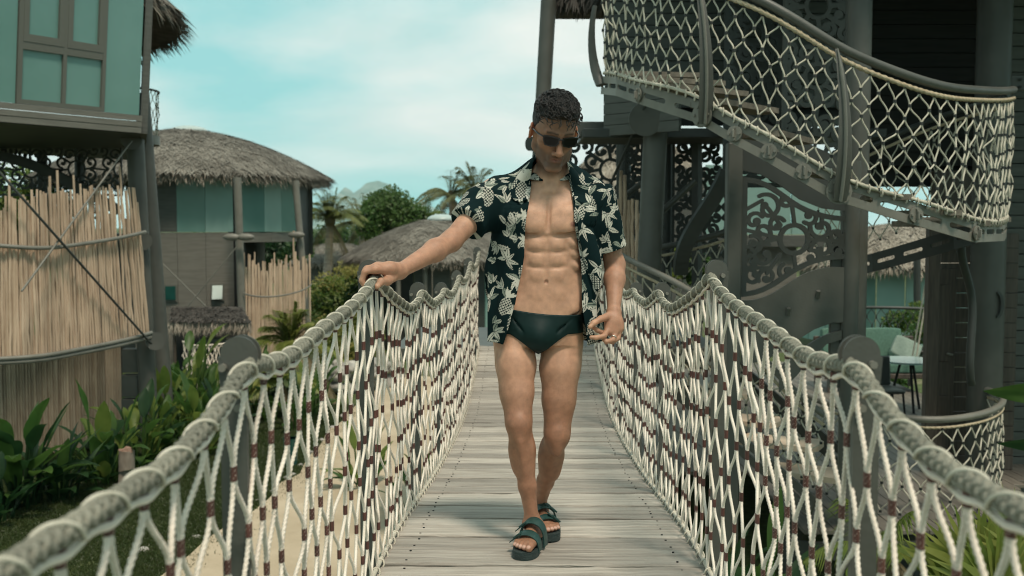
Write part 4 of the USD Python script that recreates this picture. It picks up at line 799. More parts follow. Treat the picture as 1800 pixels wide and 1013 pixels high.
# ---------------------------------------------------------------- terrace, lower stair, furniture
T = thing('terrace', 'raised timber terrace of dark boards below the right building', 'terrace')
pb = np.random.default_rng(6); x_ = 1.35; mats_ = 'wood_dark'
mat('terrace_wood', (0.085, 0.075, 0.06), 0.7, (0.15, 0.135, 0.11), 3.0, stretch=(20, 1, 20), rnd=0.2)
while x_ < 6.6:
    y0 = 9.0 if x_ > 2.6 else 11.2
    if x_ > 4.2: y0 = 9.5 + max(0, (x_ - 4.4)) * 1.3
    obj('board', MB().box((x_ + 0.07, (y0 + 20.5) / 2, 0.78), (0.134, 20.5 - y0, 0.04), ch=0.004), 'terrace_wood', T); x_ += 0.14
obj('fascia', MB().tube(bez([(2.5, 9.05, 0.62), (3.4, 8.98, 0.62), (4.2, 9.3, 0.62), (4.75, 10.2, 0.62)], 20), 0.09, 4, ref=(0, 0, 1), twist=np.full(20, PI / 4), flat=(1.2, .3)), 'steel_dark', T)
for px_, Y_ in ((1400, 9.6), (1600, 10.0), (1720, 10.6)): q = at(px_, 800, Y_); obj('pier', MB().bar((q[0], Y_, -0.05), (q[0], Y_, 0.76), 0.11, 10), 'steel_dark', T)
tr = curve([at(1405, 690, 10.6), at(1480, 716, 9.9), at(1560, 731, 9.45), at(1640, 738, 9.3), at(1700, 733, 9.4), at(1745, 721, 9.75), at(1763, 706, 10.15), at(1748, 690, 10.6), at(1714, 681, 10.9)])
tn = thing('terrace_railing', 'curved grey pipe railing with rope net around the lower right terrace', 'railing')
obj('pipe', MB().tube(tr(np.linspace(0, 1, 60)), 0.033, 12), 'steel_light', tn, smooth=True)
obj('rope', MB().tube(tr(np.linspace(0, 1, 300)) - (0, 0, 0.075), 0.015, 8, twist=np.linspace(0, 160, 300), lobes=3, lob=.16), 'rope_tan', tn, smooth=True)
sparse_net(tn, lambda u: tr(u) - (0, 0, 0.085), lambda u: tr(u) * (1, 1, 0) + (0, 0, 0.84), 22, 6, 0.0075, 0.012, seed=7, limit=60)
for u in (0.02, 0.30, 0.985): q = tr(u); obj('stanchion', MB().bar((q[0], q[1], 0.78), q, 0.022, 10), 'steel', tn, smooth=30)
LS = thing('lower_stair', 'steel stair with pale wooden treads going down right of the bridge net', 'stair')
trd = [(1215, 640, 11.4), (1258, 690, 10.9), (1306, 738, 10.3), (1372, 778, 9.7), (1432, 832, 9.15)]
for k, (a_, b_, Y_) in enumerate(trd):
    q = at(a_, b_, Y_); obj('tread', MB().poly(Polygon([(-0.36, -0.16), (0.30, -0.20), (0.36, -0.12), (0.36, 0.12), (0.3, 0.2), (-0.36, 0.16)]).buffer(0.02), 0.05, [rotz(-0.5)[:, 0], rotz(-0.5)[:, 1], (0, 0, 1), q]), 'seat_beige', LS)
for a_, b_, m_ in (((1150, 650, 10.9), (1430, 892, 8.75), 'steel'), ((1250, 610, 11.6), (1530, 850, 9.5), 'steel_dark')):
    p0, p1 = at(*a_), at(*b_)
    for i in range(4): obj('stringer_plate', slot_plate(p0 + (p1 - p0) * i / 4, p0 + (p1 - p0) * (i + 1) / 4, 0.2, 0.02), m_, LS)
hp = curve([at(1092, 449, 10.4), at(1150, 478, 10.0), at(1215, 513, 9.6), at(1300, 585, 9.2), at(1400, 690, 8.9), at(1450, 730, 8.8)])
obj('handrail', MB().tube(hp(np.linspace(0, 1, 40)), 0.03, 12), 'steel_light', LS, smooth=True)
obj('rope', MB().tube(hp(np.linspace(0, 1, 160)) - (0, 0, 0.09), 0.015, 7), 'rope_tan', LS, smooth=True)
sparse_net(LS, lambda u: hp(u) - (0, 0, 0.1), lambda u: at(1150, 650, 10.9) * (1 - u) + at(1430, 880, 8.75) * u + (0, 0, 0.12), 16, 6, 0.007, 0.011, seed=17, joined=True)
h2 = curve([at(1128, 441, 11.2), at(1180, 432, 11.0), at(1230, 421, 10.9), at(1290, 402, 10.9)])
lr = thing('landing_railing', 'curved pipe railing with rope net behind the bridge landing', 'railing')
obj('pipe', MB().tube(h2(np.linspace(0, 1, 24)), 0.033, 12), 'steel', lr, smooth=True)
obj('rope', MB().tube(h2(np.linspace(0, 1, 100)) - (0, 0, 0.09), 0.016, 7), 'rope_tan', lr, smooth=True)
obj('end_cap', MB().tube(np.stack([at(1134, 446, 11.2)[0] + 0.05 * np.cos(np.linspace(0, 2 * PI, 14)), np.full(14, 11.2), at(1134, 446, 11.2)[2] + 0.05 * np.sin(np.linspace(0, 2 * PI, 14))], -1), 0.02, 8, ref=(0, 1, 0)), 'steel_dark', lr, smooth=True)
sparse_net(lr, lambda u: h2(u) - (0, 0, 0.1), lambda u: h2(u) - (0, 0, 1.0), 8, 6, 0.007, 0.011, seed=19)
# sofa, pillow, table, stool
def cushion(s, bulge=0.18):
    b_ = trimesh.creation.box([1, 1, 1]); 
    for _ in range(4): b_ = b_.subdivide()
    v = np.array(b_.vertices) * 2; e = np.stack([np.abs(v[:, 1]) ** 4 + np.abs(v[:, 2]) ** 4, np.abs(v[:, 0]) ** 4 + np.abs(v[:, 2]) ** 4, np.abs(v[:, 0]) ** 4 + np.abs(v[:, 1]) ** 4], -1)
    return v * (1 - bulge * 0.5 * np.clip(e, 0, 2) * np.array([0.35, 0.35, 0.8])) / 2 * np.asarray(s), np.array(b_.faces)
def put(vf, c, Rm=np.eye(3)): return vf[0] @ Rm.T + np.asarray(c), vf[1]
sf = thing('sofa', 'green cushioned outdoor sofa with dark wooden frame on the terrace', 'sofa')
so = at(1530, 690, 17.0) * (1, 1, 0) + (0, 0, 0.8)
obj('seat_cushion', put(cushion((1.6, 0.75, 0.17)), so + (0, 0, 0.40)), 'cushion', sf, smooth=True)
for dx in (-0.42, 0.27): obj('back_cushion', put(cushion((0.66, 0.18, 0.52)), so + (dx, 0.30, 0.74), rotx(-0.18)), 'cushion', sf, smooth=True)
obj('frame', MB().box(so + (0, 0, 0.27), (1.7, 0.8, 0.08), ch=0.01).box(so + (0, 0.40, 0.6), (1.7, 0.05, 0.5), ch=0.01), 'wood_dark', sf)
for dx in (-0.84, 0.84): obj('armrest', MB().box(so + (dx, 0, 0.62), (0.07, 0.8, 0.05), ch=0.01).box(so + (dx, -0.36, 0.42), (0.06, 0.06, 0.4)).box(so + (dx, 0.36, 0.42), (0.06, 0.06, 0.4)), 'wood_dark', sf)
for dx in (-0.8, 0.8):
    for dy in (-0.36, 0.36): obj('leg', MB().box(so + (dx, dy, 0.11), (0.06, 0.06, 0.23)), 'wood_dark', sf)
obj('throw_pillow', put(cushion((0.46, 0.16, 0.40), 0.3), so + (0.55, -0.05, 0.66), rotx(-0.5) @ roty(0.5)), 'cushion_pale', None, True, 'pale green throw pillow leaning at the right end of the sofa', 'pillow')
tb = thing('round_table', 'small round terrace table with pale shiny top and dark splayed legs', 'table')
tq = at(1596, 634, 15.0); obj('tabletop', MB().poly(Point(0, 0).buffer(0.43, 36), 0.028, [(1, 0, 0), (0, 1, 0), (0, 0, 1), tq]), 'table_top', tb, smooth=40)
for a_ in (0.5, 2.6, 4.7): obj('leg', MB().bar(tq + (0.1 * math.cos(a_), 0.1 * math.sin(a_), -0.02), (tq[0] + 0.27 * math.cos(a_), tq[1] + 0.27 * math.sin(a_), 0.8), 0.02, 8), 'dark_void', tb, smooth=30)
st = thing('terrace_chair', 'dark low terrace chair with grey seat left of the round table', 'chair')
cq = at(1550, 700, 14.3) * (1, 1, 0) + (0, 0, 0.8)
obj('seat', MB().box(cq + (0, 0, 0.42), (0.5, 0.46, 0.06), ch=0.02), 'steel', st); obj('backrest', MB().box(cq + (-0.05, 0.24, 0.66), (0.5, 0.05, 0.42), R=rotx(-0.15), ch=0.02), 'steel_dark', st)
for dx in (-0.22, 0.22):
    for dy in (-0.2, 0.2): obj('leg', MB().bar(cq + (dx, dy, 0.4), cq + (dx * 1.15, dy * 1.15, 0), 0.016, 8), 'dark_void', st)
# cottages seen through the gaps on the right
G = thing('boarded_cottage', 'grey boarded cottage with teal glass behind the right stair', 'cottage')
for i in range(18):
    z0 = 1.5 + i * 0.17; obj('board', MB().box(((at(1165, 0, 17)[0] + at(1240, 0, 17)[0]) / 2, 17, z0), (75 * 17 / 1800, 0.06, 0.162)), 'siding', G)
for a_, b_ in ((1241, 1300), (1302, 1390), (1392, 1500)): obj('glass_panel', panel([at(a_, 412, 17), at(b_, 412, 17), at(b_, 290, 17), at(a_, 290, 17)], 0.05), 'glass_teal_pale', G)
obj('sill', MB().box(at(1370, 424, 17.0), (2.5, 0.12, 0.2), ch=0.01), 'siding', G)
obj('lower_wall', panel([at(1241, 620, 17.1), at(1400, 620, 17.1), at(1400, 432, 17.1), at(1241, 432, 17.1)], 0.05), 'siding_warm', G)
Hc = thing('thatched_cottage', 'pale thatched roof seen through the scroll work right of the man\'s head', 'cottage')
thatch_roof(Hc, np.array([at(1125, 0, 24)[0], 24.0]), 1.75, 1.75, at(0, 318, 22)[2], at(0, 240, 24)[2], n=9000, fringe=2200, seed=21, fl=0.3, bw=0.04, m='thatch_fringe')
obj('wall', MB().poly(Point(0, 0).buffer(1.4, 14), 4.4, [(1, 0, 0), (0, 1, 0), (0, 0, 1), (at(1125, 0, 24)[0], 24.0, 2.25)]), 'steel_dark', Hc, smooth=30)
Kc = thing('thatched_cottage', 'thatched cottage with teal wall visible behind the terrace sofa', 'cottage')
kc = np.array([at(1590, 0, 30)[0], 30.0]); thatch_roof(Kc, kc, 3.4, 3.0, at(0, 466, 27)[2], at(0, 425, 30)[2] + 0.5, n=9000, fringe=2600, seed=23, fl=0.36, bw=0.04, m='thatch_fringe')
for k in range(12):
    a0_, a1_ = PI + k * PI / 12, PI + (k + 1) * PI / 12; p0, p1 = [np.array([kc[0] + 2.9 * math.cos(q), kc[1] + 2.6 * math.sin(q), 0.3]) for q in (a0_ + 0.006, a1_ - 0.006)]
    obj('wall_panel', panel([p0, p1, p1 + (0, 0, 2.4), p0 + (0, 0, 2.4)], 0.06), 'glass_teal_pale' if k % 3 else 'glass_teal', Kc)
obj('post', MB().bar(at(1612, 455, 26.7), at(1612, 610, 26.7), 0.09, 10), 'steel_dark', Kc, smooth=30)
fr_ = curve([at(1500, 541, 20.4), at(1560, 541, 20.2), at(1640, 544, 20.2)])
tf = thing('terrace_railing', 'straight dark pipe railing with net behind the sofa', 'railing')
obj('pipe', MB().tube(fr_(np.linspace(0, 1, 12)), 0.03, 8), 'steel_dark', tf, smooth=True)
sparse_net(tf, lambda u: fr_(u), lambda u: fr_(u) * (1, 1, 0) + (0, 0, 0.82), 9, 6, 0.008, 0.013, seed=29, m='steel_dark', joined=True)
for k, (a_, b_) in enumerate((((1632, 470, 16.5), (1604, 626, 16.5)), ((1637, 470, 16.4), (1611, 626, 16.4)))): cable('hanging_rope', at(*a_), at(*b_), 0.014, 'net_cord', ['left one of two thin slanting ropes right of the sofa', 'right one of two thin slanting ropes right of the sofa'][k], 'rope')
# ---------------------------------------------------------------- vegetation
leafmat('leaf_green', (0.055, 0.125, 0.025), (0.10, 0.19, 0.042), 4.0)
leafmat('leaf_dark', (0.018, 0.055, 0.018), (0.036, 0.09, 0.028), 4.0)
leafmat('leaf_yellow', (0.30, 0.29, 0.07), (0.46, 0.41, 0.13), 5.0)
leafmat('leaf_lime', (0.13, 0.205, 0.035), (0.22, 0.28, 0.06), 5.0)
leafmat('frond_green', (0.14, 0.17, 0.06), (0.27, 0.27, 0.125), 1.2)
leafmat('leaf_palm', (0.16, 0.21, 0.06), (0.28, 0.30, 0.11), 1.2)
leafmat('tree_leaf', (0.075, 0.145, 0.035), (0.13, 0.21, 0.06), 1.2)
leafmat('leaf_areca', (0.20, 0.27, 0.05), (0.36, 0.38, 0.10), 5.0)
leafmat('frond_dry', (0.20, 0.165, 0.085), (0.30, 0.25, 0.14), 2.0)
leafmat('grass_blade', (0.05, 0.085, 0.022), (0.10, 0.12, 0.04), 0.8)
mat('palm_trunk', (0.17, 0.145, 0.115), 0.9, (0.28, 0.25, 0.21), 3.0, stretch=(1, 1, 6), bump=0.5, bscale=10, bstretch=(1, 1, 8))
mat('cut_wood', (0.20, 0.115, 0.08), 0.85, (0.30, 0.20, 0.15), 20.0)
pr = np.random.default_rng(77)
def leaf_vf(base, d, L, Wd, droop, rs, fold=0.25, n=9, shape=0.8, side=None):
    """broad leaf: strip of 5 across, folded at the midrib, drooping towards its tip"""
    d = unit(d); t = np.linspace(0, 1, n); s = unit(np.cross(d, (0, 0, 1.0)) if side is None else side)
    P = np.asarray(base) + d * (L * t)[:, None] + np.array([0, 0, -1.0]) * (droop * L * t ** 2)[:, None] + s * (rs.normal(0, 0.05) * L * t ** 2)[:, None]
    T = np.gradient(P, axis=0); T /= np.linalg.norm(T, axis=1, keepdims=True); N = np.cross(np.tile(s, (n, 1)), T)
    w = Wd * np.sin(PI * np.clip(t, 0, 1) ** shape) ** 0.75; w[0] = Wd * 0.06; w[-1] = 0.002
    cols = []
    for k in (-1, -0.5, 0, 0.5, 1): cols.append(P + s * (k * w / 2)[:, None] + N * (fold * abs(k) * w / 2 + 0.06 * w * math.sin(k * 5) * np.sin(t * 9 + k * 3))[:, None])
    V = np.stack(cols, 1); return V.reshape(-1, 3), grid_faces(n, 5, False)
def clump(name, label, cat, loc, n, L, Wd, h, rs, m='leaf_green', group=None, lean=0.55, spread=0.25, stems=True):
    p = thing(name, label, cat, group, loc)
    for k in range(n):
        a = rs.uniform(0, 2 * PI); el = rs.uniform(0.35, 1.35); hh = h * rs.uniform(0.12, 1.0); b0 = np.array([math.cos(a), math.sin(a), 0]) * spread * rs.uniform(0.1, 1)
        d = unit([math.cos(a) * math.cos(el) * lean * 1.5, math.sin(a) * math.cos(el) * lean * 1.5, math.sin(el)])
        b1 = b0 + d * (0.25, 0.25, 1) * hh
        mm = m if isinstance(m, str) else m[int(rs.integers(len(m)))]
        lf = obj('leaf', leaf_vf(b1, d, L * rs.uniform(0.65, 1.2), Wd * rs.uniform(0.75, 1.2), rs.uniform(0.1, 0.5), rs), mm, p, smooth=True)
        if stems: obj('petiole', MB().tube(bez([b0, (b0 + b1) / 2 + (0, 0, 0.05), b1 + d * 0.02], 6), 0.012 * L / 0.5, 5), m if isinstance(m, str) else m[0], p, smooth=True)
    return p
# broad leaved plants along the left cottage: (pixel of the foot, depth, leaves, leaf length, height, material, label)
D_, G_, Y_ = 'leaf_dark', 'leaf_green', 'leaf_lime'
for px_, Y0, n, L, Wd, h, m_, lab in (
    (20, 12.6, 30, 0.85, 0.22, 1.0, (D_, G_, G_), 'tall dark broad leaved plant at the left edge, before the bamboo wall'),
    (95, 12.9, 30, 0.62, 0.17, 0.6, (D_, G_), 'low dark leafy plant just right of the tall plant at the left edge'),
    (-20, 11.9, 18, 0.6, 0.17, 0.5, D_, 'dark leafy plant cut off by the left edge, nearest the camera'),
    (178, 13.8, 34, 0.66, 0.19, 0.95, (G_, G_, Y_, D_), 'broad leaved plant directly left of the brown tree stump'),
    (238, 14.6, 30, 0.66, 0.18, 0.9, (G_, D_, Y_), 'broad leaved plant directly behind and right of the brown stump'),
    (275, 15.2, 26, 0.55, 0.14, 0.65, (G_, Y_), 'fresh green plant at the foot of the nearest round stilt'),
    (312, 16.2, 28, 0.6, 0.14, 0.75, (G_, Y_), 'bright green plant right of the slanted stilt\'s foot'),
    (330, 18.6, 36, 0.8, 0.17, 1.5, (G_, G_, Y_), 'tall bright green plant between the slanted stilt and the white net fence'),
    (362, 17.6, 32, 0.62, 0.14, 0.9, (G_, G_, Y_), 'green plant just left of the nearest left bridge disc'),
    (395, 16.8, 30, 0.6, 0.13, 0.7, (G_, D_), 'green plant directly behind the nearest left bridge disc'),
    (300, 19.5, 26, 0.7, 0.15, 1.2, (G_, Y_), 'green plant showing between the two stilts of the near cottage'),
    (470, 18.4, 20, 0.6, 0.13, 0.8, (G_, D_), 'green leafy plant behind the left net, right of the first post'),
    (520, 17.6, 16, 0.55, 0.13, 0.8, (G_, D_), 'dark green plant behind the left net near the stone wall'),
    (288, 16.6, 26, 0.62, 0.15, 0.9, (G_, Y_, Y_), 'bright leafy plant between the round stilt and the slanted stilt\'s base'),
    (350, 15.6, 28, 0.62, 0.15, 0.8, (Y_, G_, Y_), 'lime green leafy plant low on the lawn left of the first bridge disc'),
    (428, 18.8, 24, 0.65, 0.14, 0.9, (Y_, G_), 'bright green plant rising behind the first left bridge disc'),
    (548, 19.0, 22, 0.6, 0.14, 0.8, (G_, Y_), 'leafy plant behind the left net in front of the stone wall'),
    (455, 21.5, 18, 0.7, 0.12, 0.6, (G_, Y_), 'spiky green plant beside the dark thatched porch')):
    clump('broadleaf_plant', lab, 'plant', onz(px_, 400 + 6300 / Y0, 0) * (1, 0, 0) + (0, Y0, 0), n, L, Wd, h, pr, m_, 'broad leaved garden plants')
# near the bridge's right foot
for px_, Y0, z0, n, L, Wd, h, m_, lab in (
    (1330, 6.4, 0.4, 18, 0.7, 0.14, 1.0, (G_, D_), 'broad green leaves low behind the right bridge net'),
    (1240, 7.2, 0.3, 14, 0.7, 0.13, 0.9, (G_, D_), 'green plant under the right edge of the bridge deck'),
    (1560, 5.6, 0.7, 14, 0.6, 0.16, 0.75, (G_, Y_), 'green leaves beneath the dry palm fronds at lower right')):
    clump('bridge_foot_plant', lab, 'plant', at(px_, 900, Y0) * (1, 1, 0) + (0, 0, z0), n, L, Wd, h, pr, m_)
for px_, Y0, lab in ((640, 13.5, 'green plant on the sand behind the left net, third bay'), (820, 11.2, 'green plant close to the left deck edge, far along the bridge'), (735, 12.6, 'leafy plant beneath the left rail behind the middle of the net')):
    clump('bridge_side_plant', lab, 'plant', at(px_, 700, Y0) * (1, 1, 0), 16, 0.5, 0.12, 0.6, pr, (G_, Y_))
# palms
def frond(P, n, Ll, Wl, rs, hang=0.5):
    T = np.gradient(P, axis=0); T /= np.linalg.norm(T, axis=1, keepdims=True)
    t = np.linspace(0.12, 1, n); ii = t * (len(P) - 1); Q = np.stack([np.interp(ii, np.arange(len(P)), P[:, k]) for k in range(3)], -1); TT = np.stack([np.interp(ii, np.arange(len(P)), T[:, k]) for k in range(3)], -1)
    S = np.cross(TT, (0, 0, 1.0)); S /= np.maximum(np.linalg.norm(S, axis=1, keepdims=True), 1e-6); mb = MB()
    prof = np.sin(PI * np.clip(t * 0.92 + 0.06, 0, 1)) ** 0.6
    for sg in (-1, 1):
        D = S * sg + TT * 0.75 + np.array([0, 0, -1.0]) * (hang * rs.uniform(0.5, 1.3, n))[:, None] + rs.normal(0, 0.08, (n, 3)); D /= np.linalg.norm(D, axis=1, keepdims=True)
        mb.add(*blades(Q, D, Ll * prof * rs.uniform(0.8, 1.1, n), np.full(n, Wl), np.cross(S * sg, TT) * sg * 0 + np.array([0, 0, 1.0]), rs, droop=0.18))
    return mb
def palm(name, label, base, top, r, nf, Lf, Ll, rs, m='frond_green', dry=2, nl=46, hang=0.45, wl=0.026, elr=(0.05, 1.4), group=None, bend=0.2):
    p = thing(name, label, 'palm tree', group, base); H = np.asarray(top) - np.asarray(base)
    if r > 0:
        tr_ = bez([(0, 0, -0.2), H * 0.5 + (bend * 0.4, 0, 0), H], 40); rad = np.linspace(1.25, 0.85, 40) * r * (1 + 0.05 * (np.arange(40) % 2)); rad[:4] *= np.array([1.5, 1.3, 1.15, 1.05])
        obj('trunk', MB().tube(tr_, rad, 14), 'palm_trunk', p, smooth=40)
        obj('crown_shaft', MB().tube(np.array([H - (0, 0, 0.25), H + (0, 0, 0.05), H + (0, 0, 0.3)]), np.array([r * 1.1, r * 1.5, r * 0.5]), 10), 'frond_dry', p, smooth=True)
    for k in range(nf + dry):
        a = k * 2.39996 + rs.normal(0, 0.15); el = rs.uniform(*elr) if k < nf else rs.uniform(-0.9, -0.3); L = Lf * rs.uniform(0.8, 1.12)
        t = np.linspace(0, 1, 14); dr = np.array([math.cos(a), math.sin(a), 0]); P = H + dr * (L * (math.cos(el) * t - 0.1 * t * t))[:, None] + np.array([0, 0, 1.0]) * (L * (math.sin(el) * t - (0.42 + 0.22 * math.cos(el)) * t ** 2.3 * 0.8))[:, None]
        mb = frond(P, nl, Ll, wl, rs, hang); mb.tube(P, np.linspace(0.03, 0.008, 14) * (Lf / 2.4), 5)
        obj('frond', mb, m if k < nf else 'frond_dry', p, smooth=False)
    return p
def foot(px_, Y0): q = at(px_, 500, Y0); return np.array([q[0], Y0, 0.0])
palm('palm_tree', 'slim palm with a full crown standing right of the second cottage', foot(566, 44), at(580, 388, 44), 0.17, 34, 2.1, 0.5, pr, nl=60, dry=4, elr=(0.3, 1.5), m='leaf_palm')
palm('palm_tree', 'pale palm between the slim palm and the round leafy tree', foot(632, 54), at(636, 392, 54), 0.18, 22, 2.6, 0.6, pr, nl=56, dry=3)
palm('palm_tree', 'palm behind the low cottage, left one of the pair by the man\'s shoulder', foot(795, 50), at(793, 345, 50), 0.17, 22, 2.2, 0.55, pr, nl=56, dry=5)
palm('palm_tree', 'palm nearest the man\'s shoulder, rising just left of his sleeve', foot(838, 47), at(836, 338, 47), 0.17, 22, 2.2, 0.55, pr, nl=56, dry=3)
palm('palm_tree', 'yellowing drooping palm directly above the low cottage roof', foot(752, 46), at(756, 392, 46), 0.14, 16, 1.8, 0.5, pr, m='leaf_lime', nl=50, dry=5)
palm('areca_palm', 'bushy yellow green feather palm in front of the second bamboo screen', foot(508, 20.5), foot(508, 20.5) + (0, 0, 1.15), 0.03, 26, 1.3, 0.36, pr, m='leaf_areca', dry=2, nl=44, wl=0.028, hang=0.35)
palm('areca_palm', 'smaller yellow feather palm low behind the left net\'s top rope', foot(490, 18.5), foot(490, 18.5) + (0, 0, 0.75), 0.03, 18, 0.9, 0.3, pr, m='leaf_areca', dry=1, nl=40, wl=0.026, hang=0.35)
palm('areca_palm', 'feather palm in the sunlit bushes left of the man\'s hand', foot(608, 30), foot(608, 30) + (0, 0, 0.5), 0.0, 16, 1.1, 0.35, pr, m='leaf_lime', dry=2, nl=40, wl=0.03, hang=0.35)
palm('areca_palm', 'dry drooping palm below the terrace, behind the right net', at(1545, 950, 6.6) * (1, 1, 0), at(1545, 965, 6.6), 0.0, 6, 0.62, 0.22, pr, m='leaf_lime', dry=14, nl=30, wl=0.013, hang=0.7)
# fan palm at lower right: pleated fans of stiff segments
fp = thing('fan_palm', 'bright yellow green fan palm at the lower right corner', 'palm tree', None, at(1720, 1100, 5.4) * (1, 1, 0))
fo = at(1720, 1100, 5.4) * (1, 1, 0)
for px_, py_, Y0, rr, tl in ((1715, 1010, 5.3, 0.46, 0.1), (1785, 985, 5.6, 0.44, -0.25), (1662, 1030, 5.5, 0.40, 0.35), (1830, 1010, 5.2, 0.45, -0.5), (1750, 1040, 5.0, 0.40, -0.1)):
    c_ = at(px_, py_, Y0) - fo; na = 26; mb = MB(); an = np.linspace(-1.25, 1.25, na) + tl
    D = np.stack([np.sin(an), np.full(na, -0.12) + pr.normal(0, 0.05, na), np.cos(an)], -1); D /= np.linalg.norm(D, axis=1, keepdims=True); up_ = np.stack([np.cos(an) * 0.55 * np.where(np.arange(na) % 2, 1, -1), np.full(na, -0.8), -np.sin(an) * 0.4], -1)
    v, f_ = blades(np.tile(c_, (na, 1)), D, rr * pr.uniform(0.85, 1.1, na), np.full(na, 0.05), up_, pr, droop=0.05)
    fr = obj('fan', (v, f_), 'leaf_areca', fp); obj('stalk', MB().bar(c_, (c_[0] * 0.2, 0.0, 0.1), 0.012, 6), 'leaf_lime', fr)
bn = thing('banana_plant', 'banana plant with broad torn leaves at the right edge', 'plant', None, at(1800, 700, 8.6) * (1, 1, 0) + (0.35, 0, 0))
bo = at(1800, 700, 8.6) * (1, 1, 0) + (0.35, 0, 0)
for a_, b_, w_, m_ in (((1880, 690, 8.6), (1728, 684, 8.4), 0.20, G_), ((1900, 790, 8.7), (1755, 765, 8.6), 0.16, D_), ((1880, 640, 8.8), (1830, 560, 8.9), 0.2, G_)):
    p0, p1 = at(*a_) - bo, at(*b_) - bo; obj('leaf', leaf_vf(p0, p1 - p0, np.linalg.norm(p1 - p0), w_, 0.02, pr, 0.3, side=(0, -0.45, 0.9)), m_, bn, smooth=True)
obj('stem', MB().tube(bez([(0.2, 0, -0.05), (0.15, 0, 0.9), (0.15, 0, 1.9)], 8), 0.07, 8), 'leaf_lime', bn, smooth=True)
# leafy trees and shrubs: trunk, limbs and many small leaves in clumps
def leaf_cloud(cs, rs, n, size, m, parent, name='crown'):
    P = []; 
    w = np.array([c[3] ** 2 for c in cs]); w /= w.sum(); k = rs.choice(len(cs), n, p=w); v = rs.normal(0, 1, (n, 3)); v /= np.linalg.norm(v, axis=1, keepdims=True); rr = rs.uniform(0.55, 1.08, n) ** 0.7
    C = np.array([c[:3] for c in cs])[k]; R_ = np.array([c[3] for c in cs])[k]; P = C + v * (R_ * rr)[:, None] * np.array([1, 1, 0.82])
    D = v * 0.6 + rs.normal(0, 0.7, (n, 3)) + np.array([0, 0, -0.25]); D /= np.linalg.norm(D, axis=1, keepdims=True); up = v + rs.normal(0, 0.5, (n, 3)) + (0, 0, 0.5); up /= np.linalg.norm(up, axis=1, keepdims=True)
    return obj(name, blades(P, D, size * rs.uniform(0.7, 1.4, n), size * rs.uniform(0.45, 0.7, n), up, rs, 0.1, 0.1), m, parent, kind='stuff')
def bushy(name, label, cat, base, H, R, rs, n, size, m=('tree_leaf', 'leaf_green'), trunk=True, nc=16, flat=0.75, group=None):
    p = thing(name, label, cat, group, base); cs = []
    for k in range(nc):
        v = rs.normal(0, 1, 3); v /= np.linalg.norm(v); q = np.array([0, 0, H - R * flat]) + v * np.array([R, R, R * flat]) * rs.uniform(0.35, 0.85); cs.append((*q, R * rs.uniform(0.26, 0.46)))
    if trunk:
        obj('trunk', MB().tube(bez([(0, 0, -0.2), (0.05, 0, H * 0.3), (0, 0.05, H * 0.65)], 10), np.linspace(0.16, 0.07, 10) * R / 1.6, 9), 'bark', p, smooth=True)
        for c in cs[:9]: obj('limb', MB().tube(bez([(0, 0, H * 0.35), np.array(c[:3]) * (0.5, 0.5, 0.8), c[:3]], 6), np.linspace(0.07, 0.02, 6) * R / 1.6, 6), 'bark', p, smooth=True)
    for i, mm in enumerate(m): leaf_cloud(cs[i::len(m)] + cs[:2], rs, n // len(m), size, mm, p)
    return p
bushy('leafy_tree', 'round leafy green tree between the palms, left of the man\'s arm', 'tree', foot(688, 46), 5.3, 1.75, pr, 9000, 0.15, nc=26)
bushy('leafy_tree', 'lower leafy tree joining the right side of the round tree', 'tree', foot(745, 50), 4.3, 1.4, pr, 5000, 0.15, nc=16)
bushy('leafy_tree', 'tree behind the scroll work under the near left cottage', 'tree', foot(25, 27), 5.6, 2.2, pr, 7000, 0.14, nc=20, m=('leaf_lime', 'leaf_green'))
bushy('leafy_tree', 'dark tree seen through the opening of the second cottage', 'tree', foot(470, 36), 3.6, 1.5, pr, 5000, 0.14, nc=14, m=('leaf_dark', 'leaf_green'))
bushy('leafy_tree', 'dark tree behind the slim palm\'s trunk', 'tree', foot(600, 58), 4.0, 2.2, pr, 6000, 0.17, nc=18, m=('leaf_dark', 'leaf_green'))
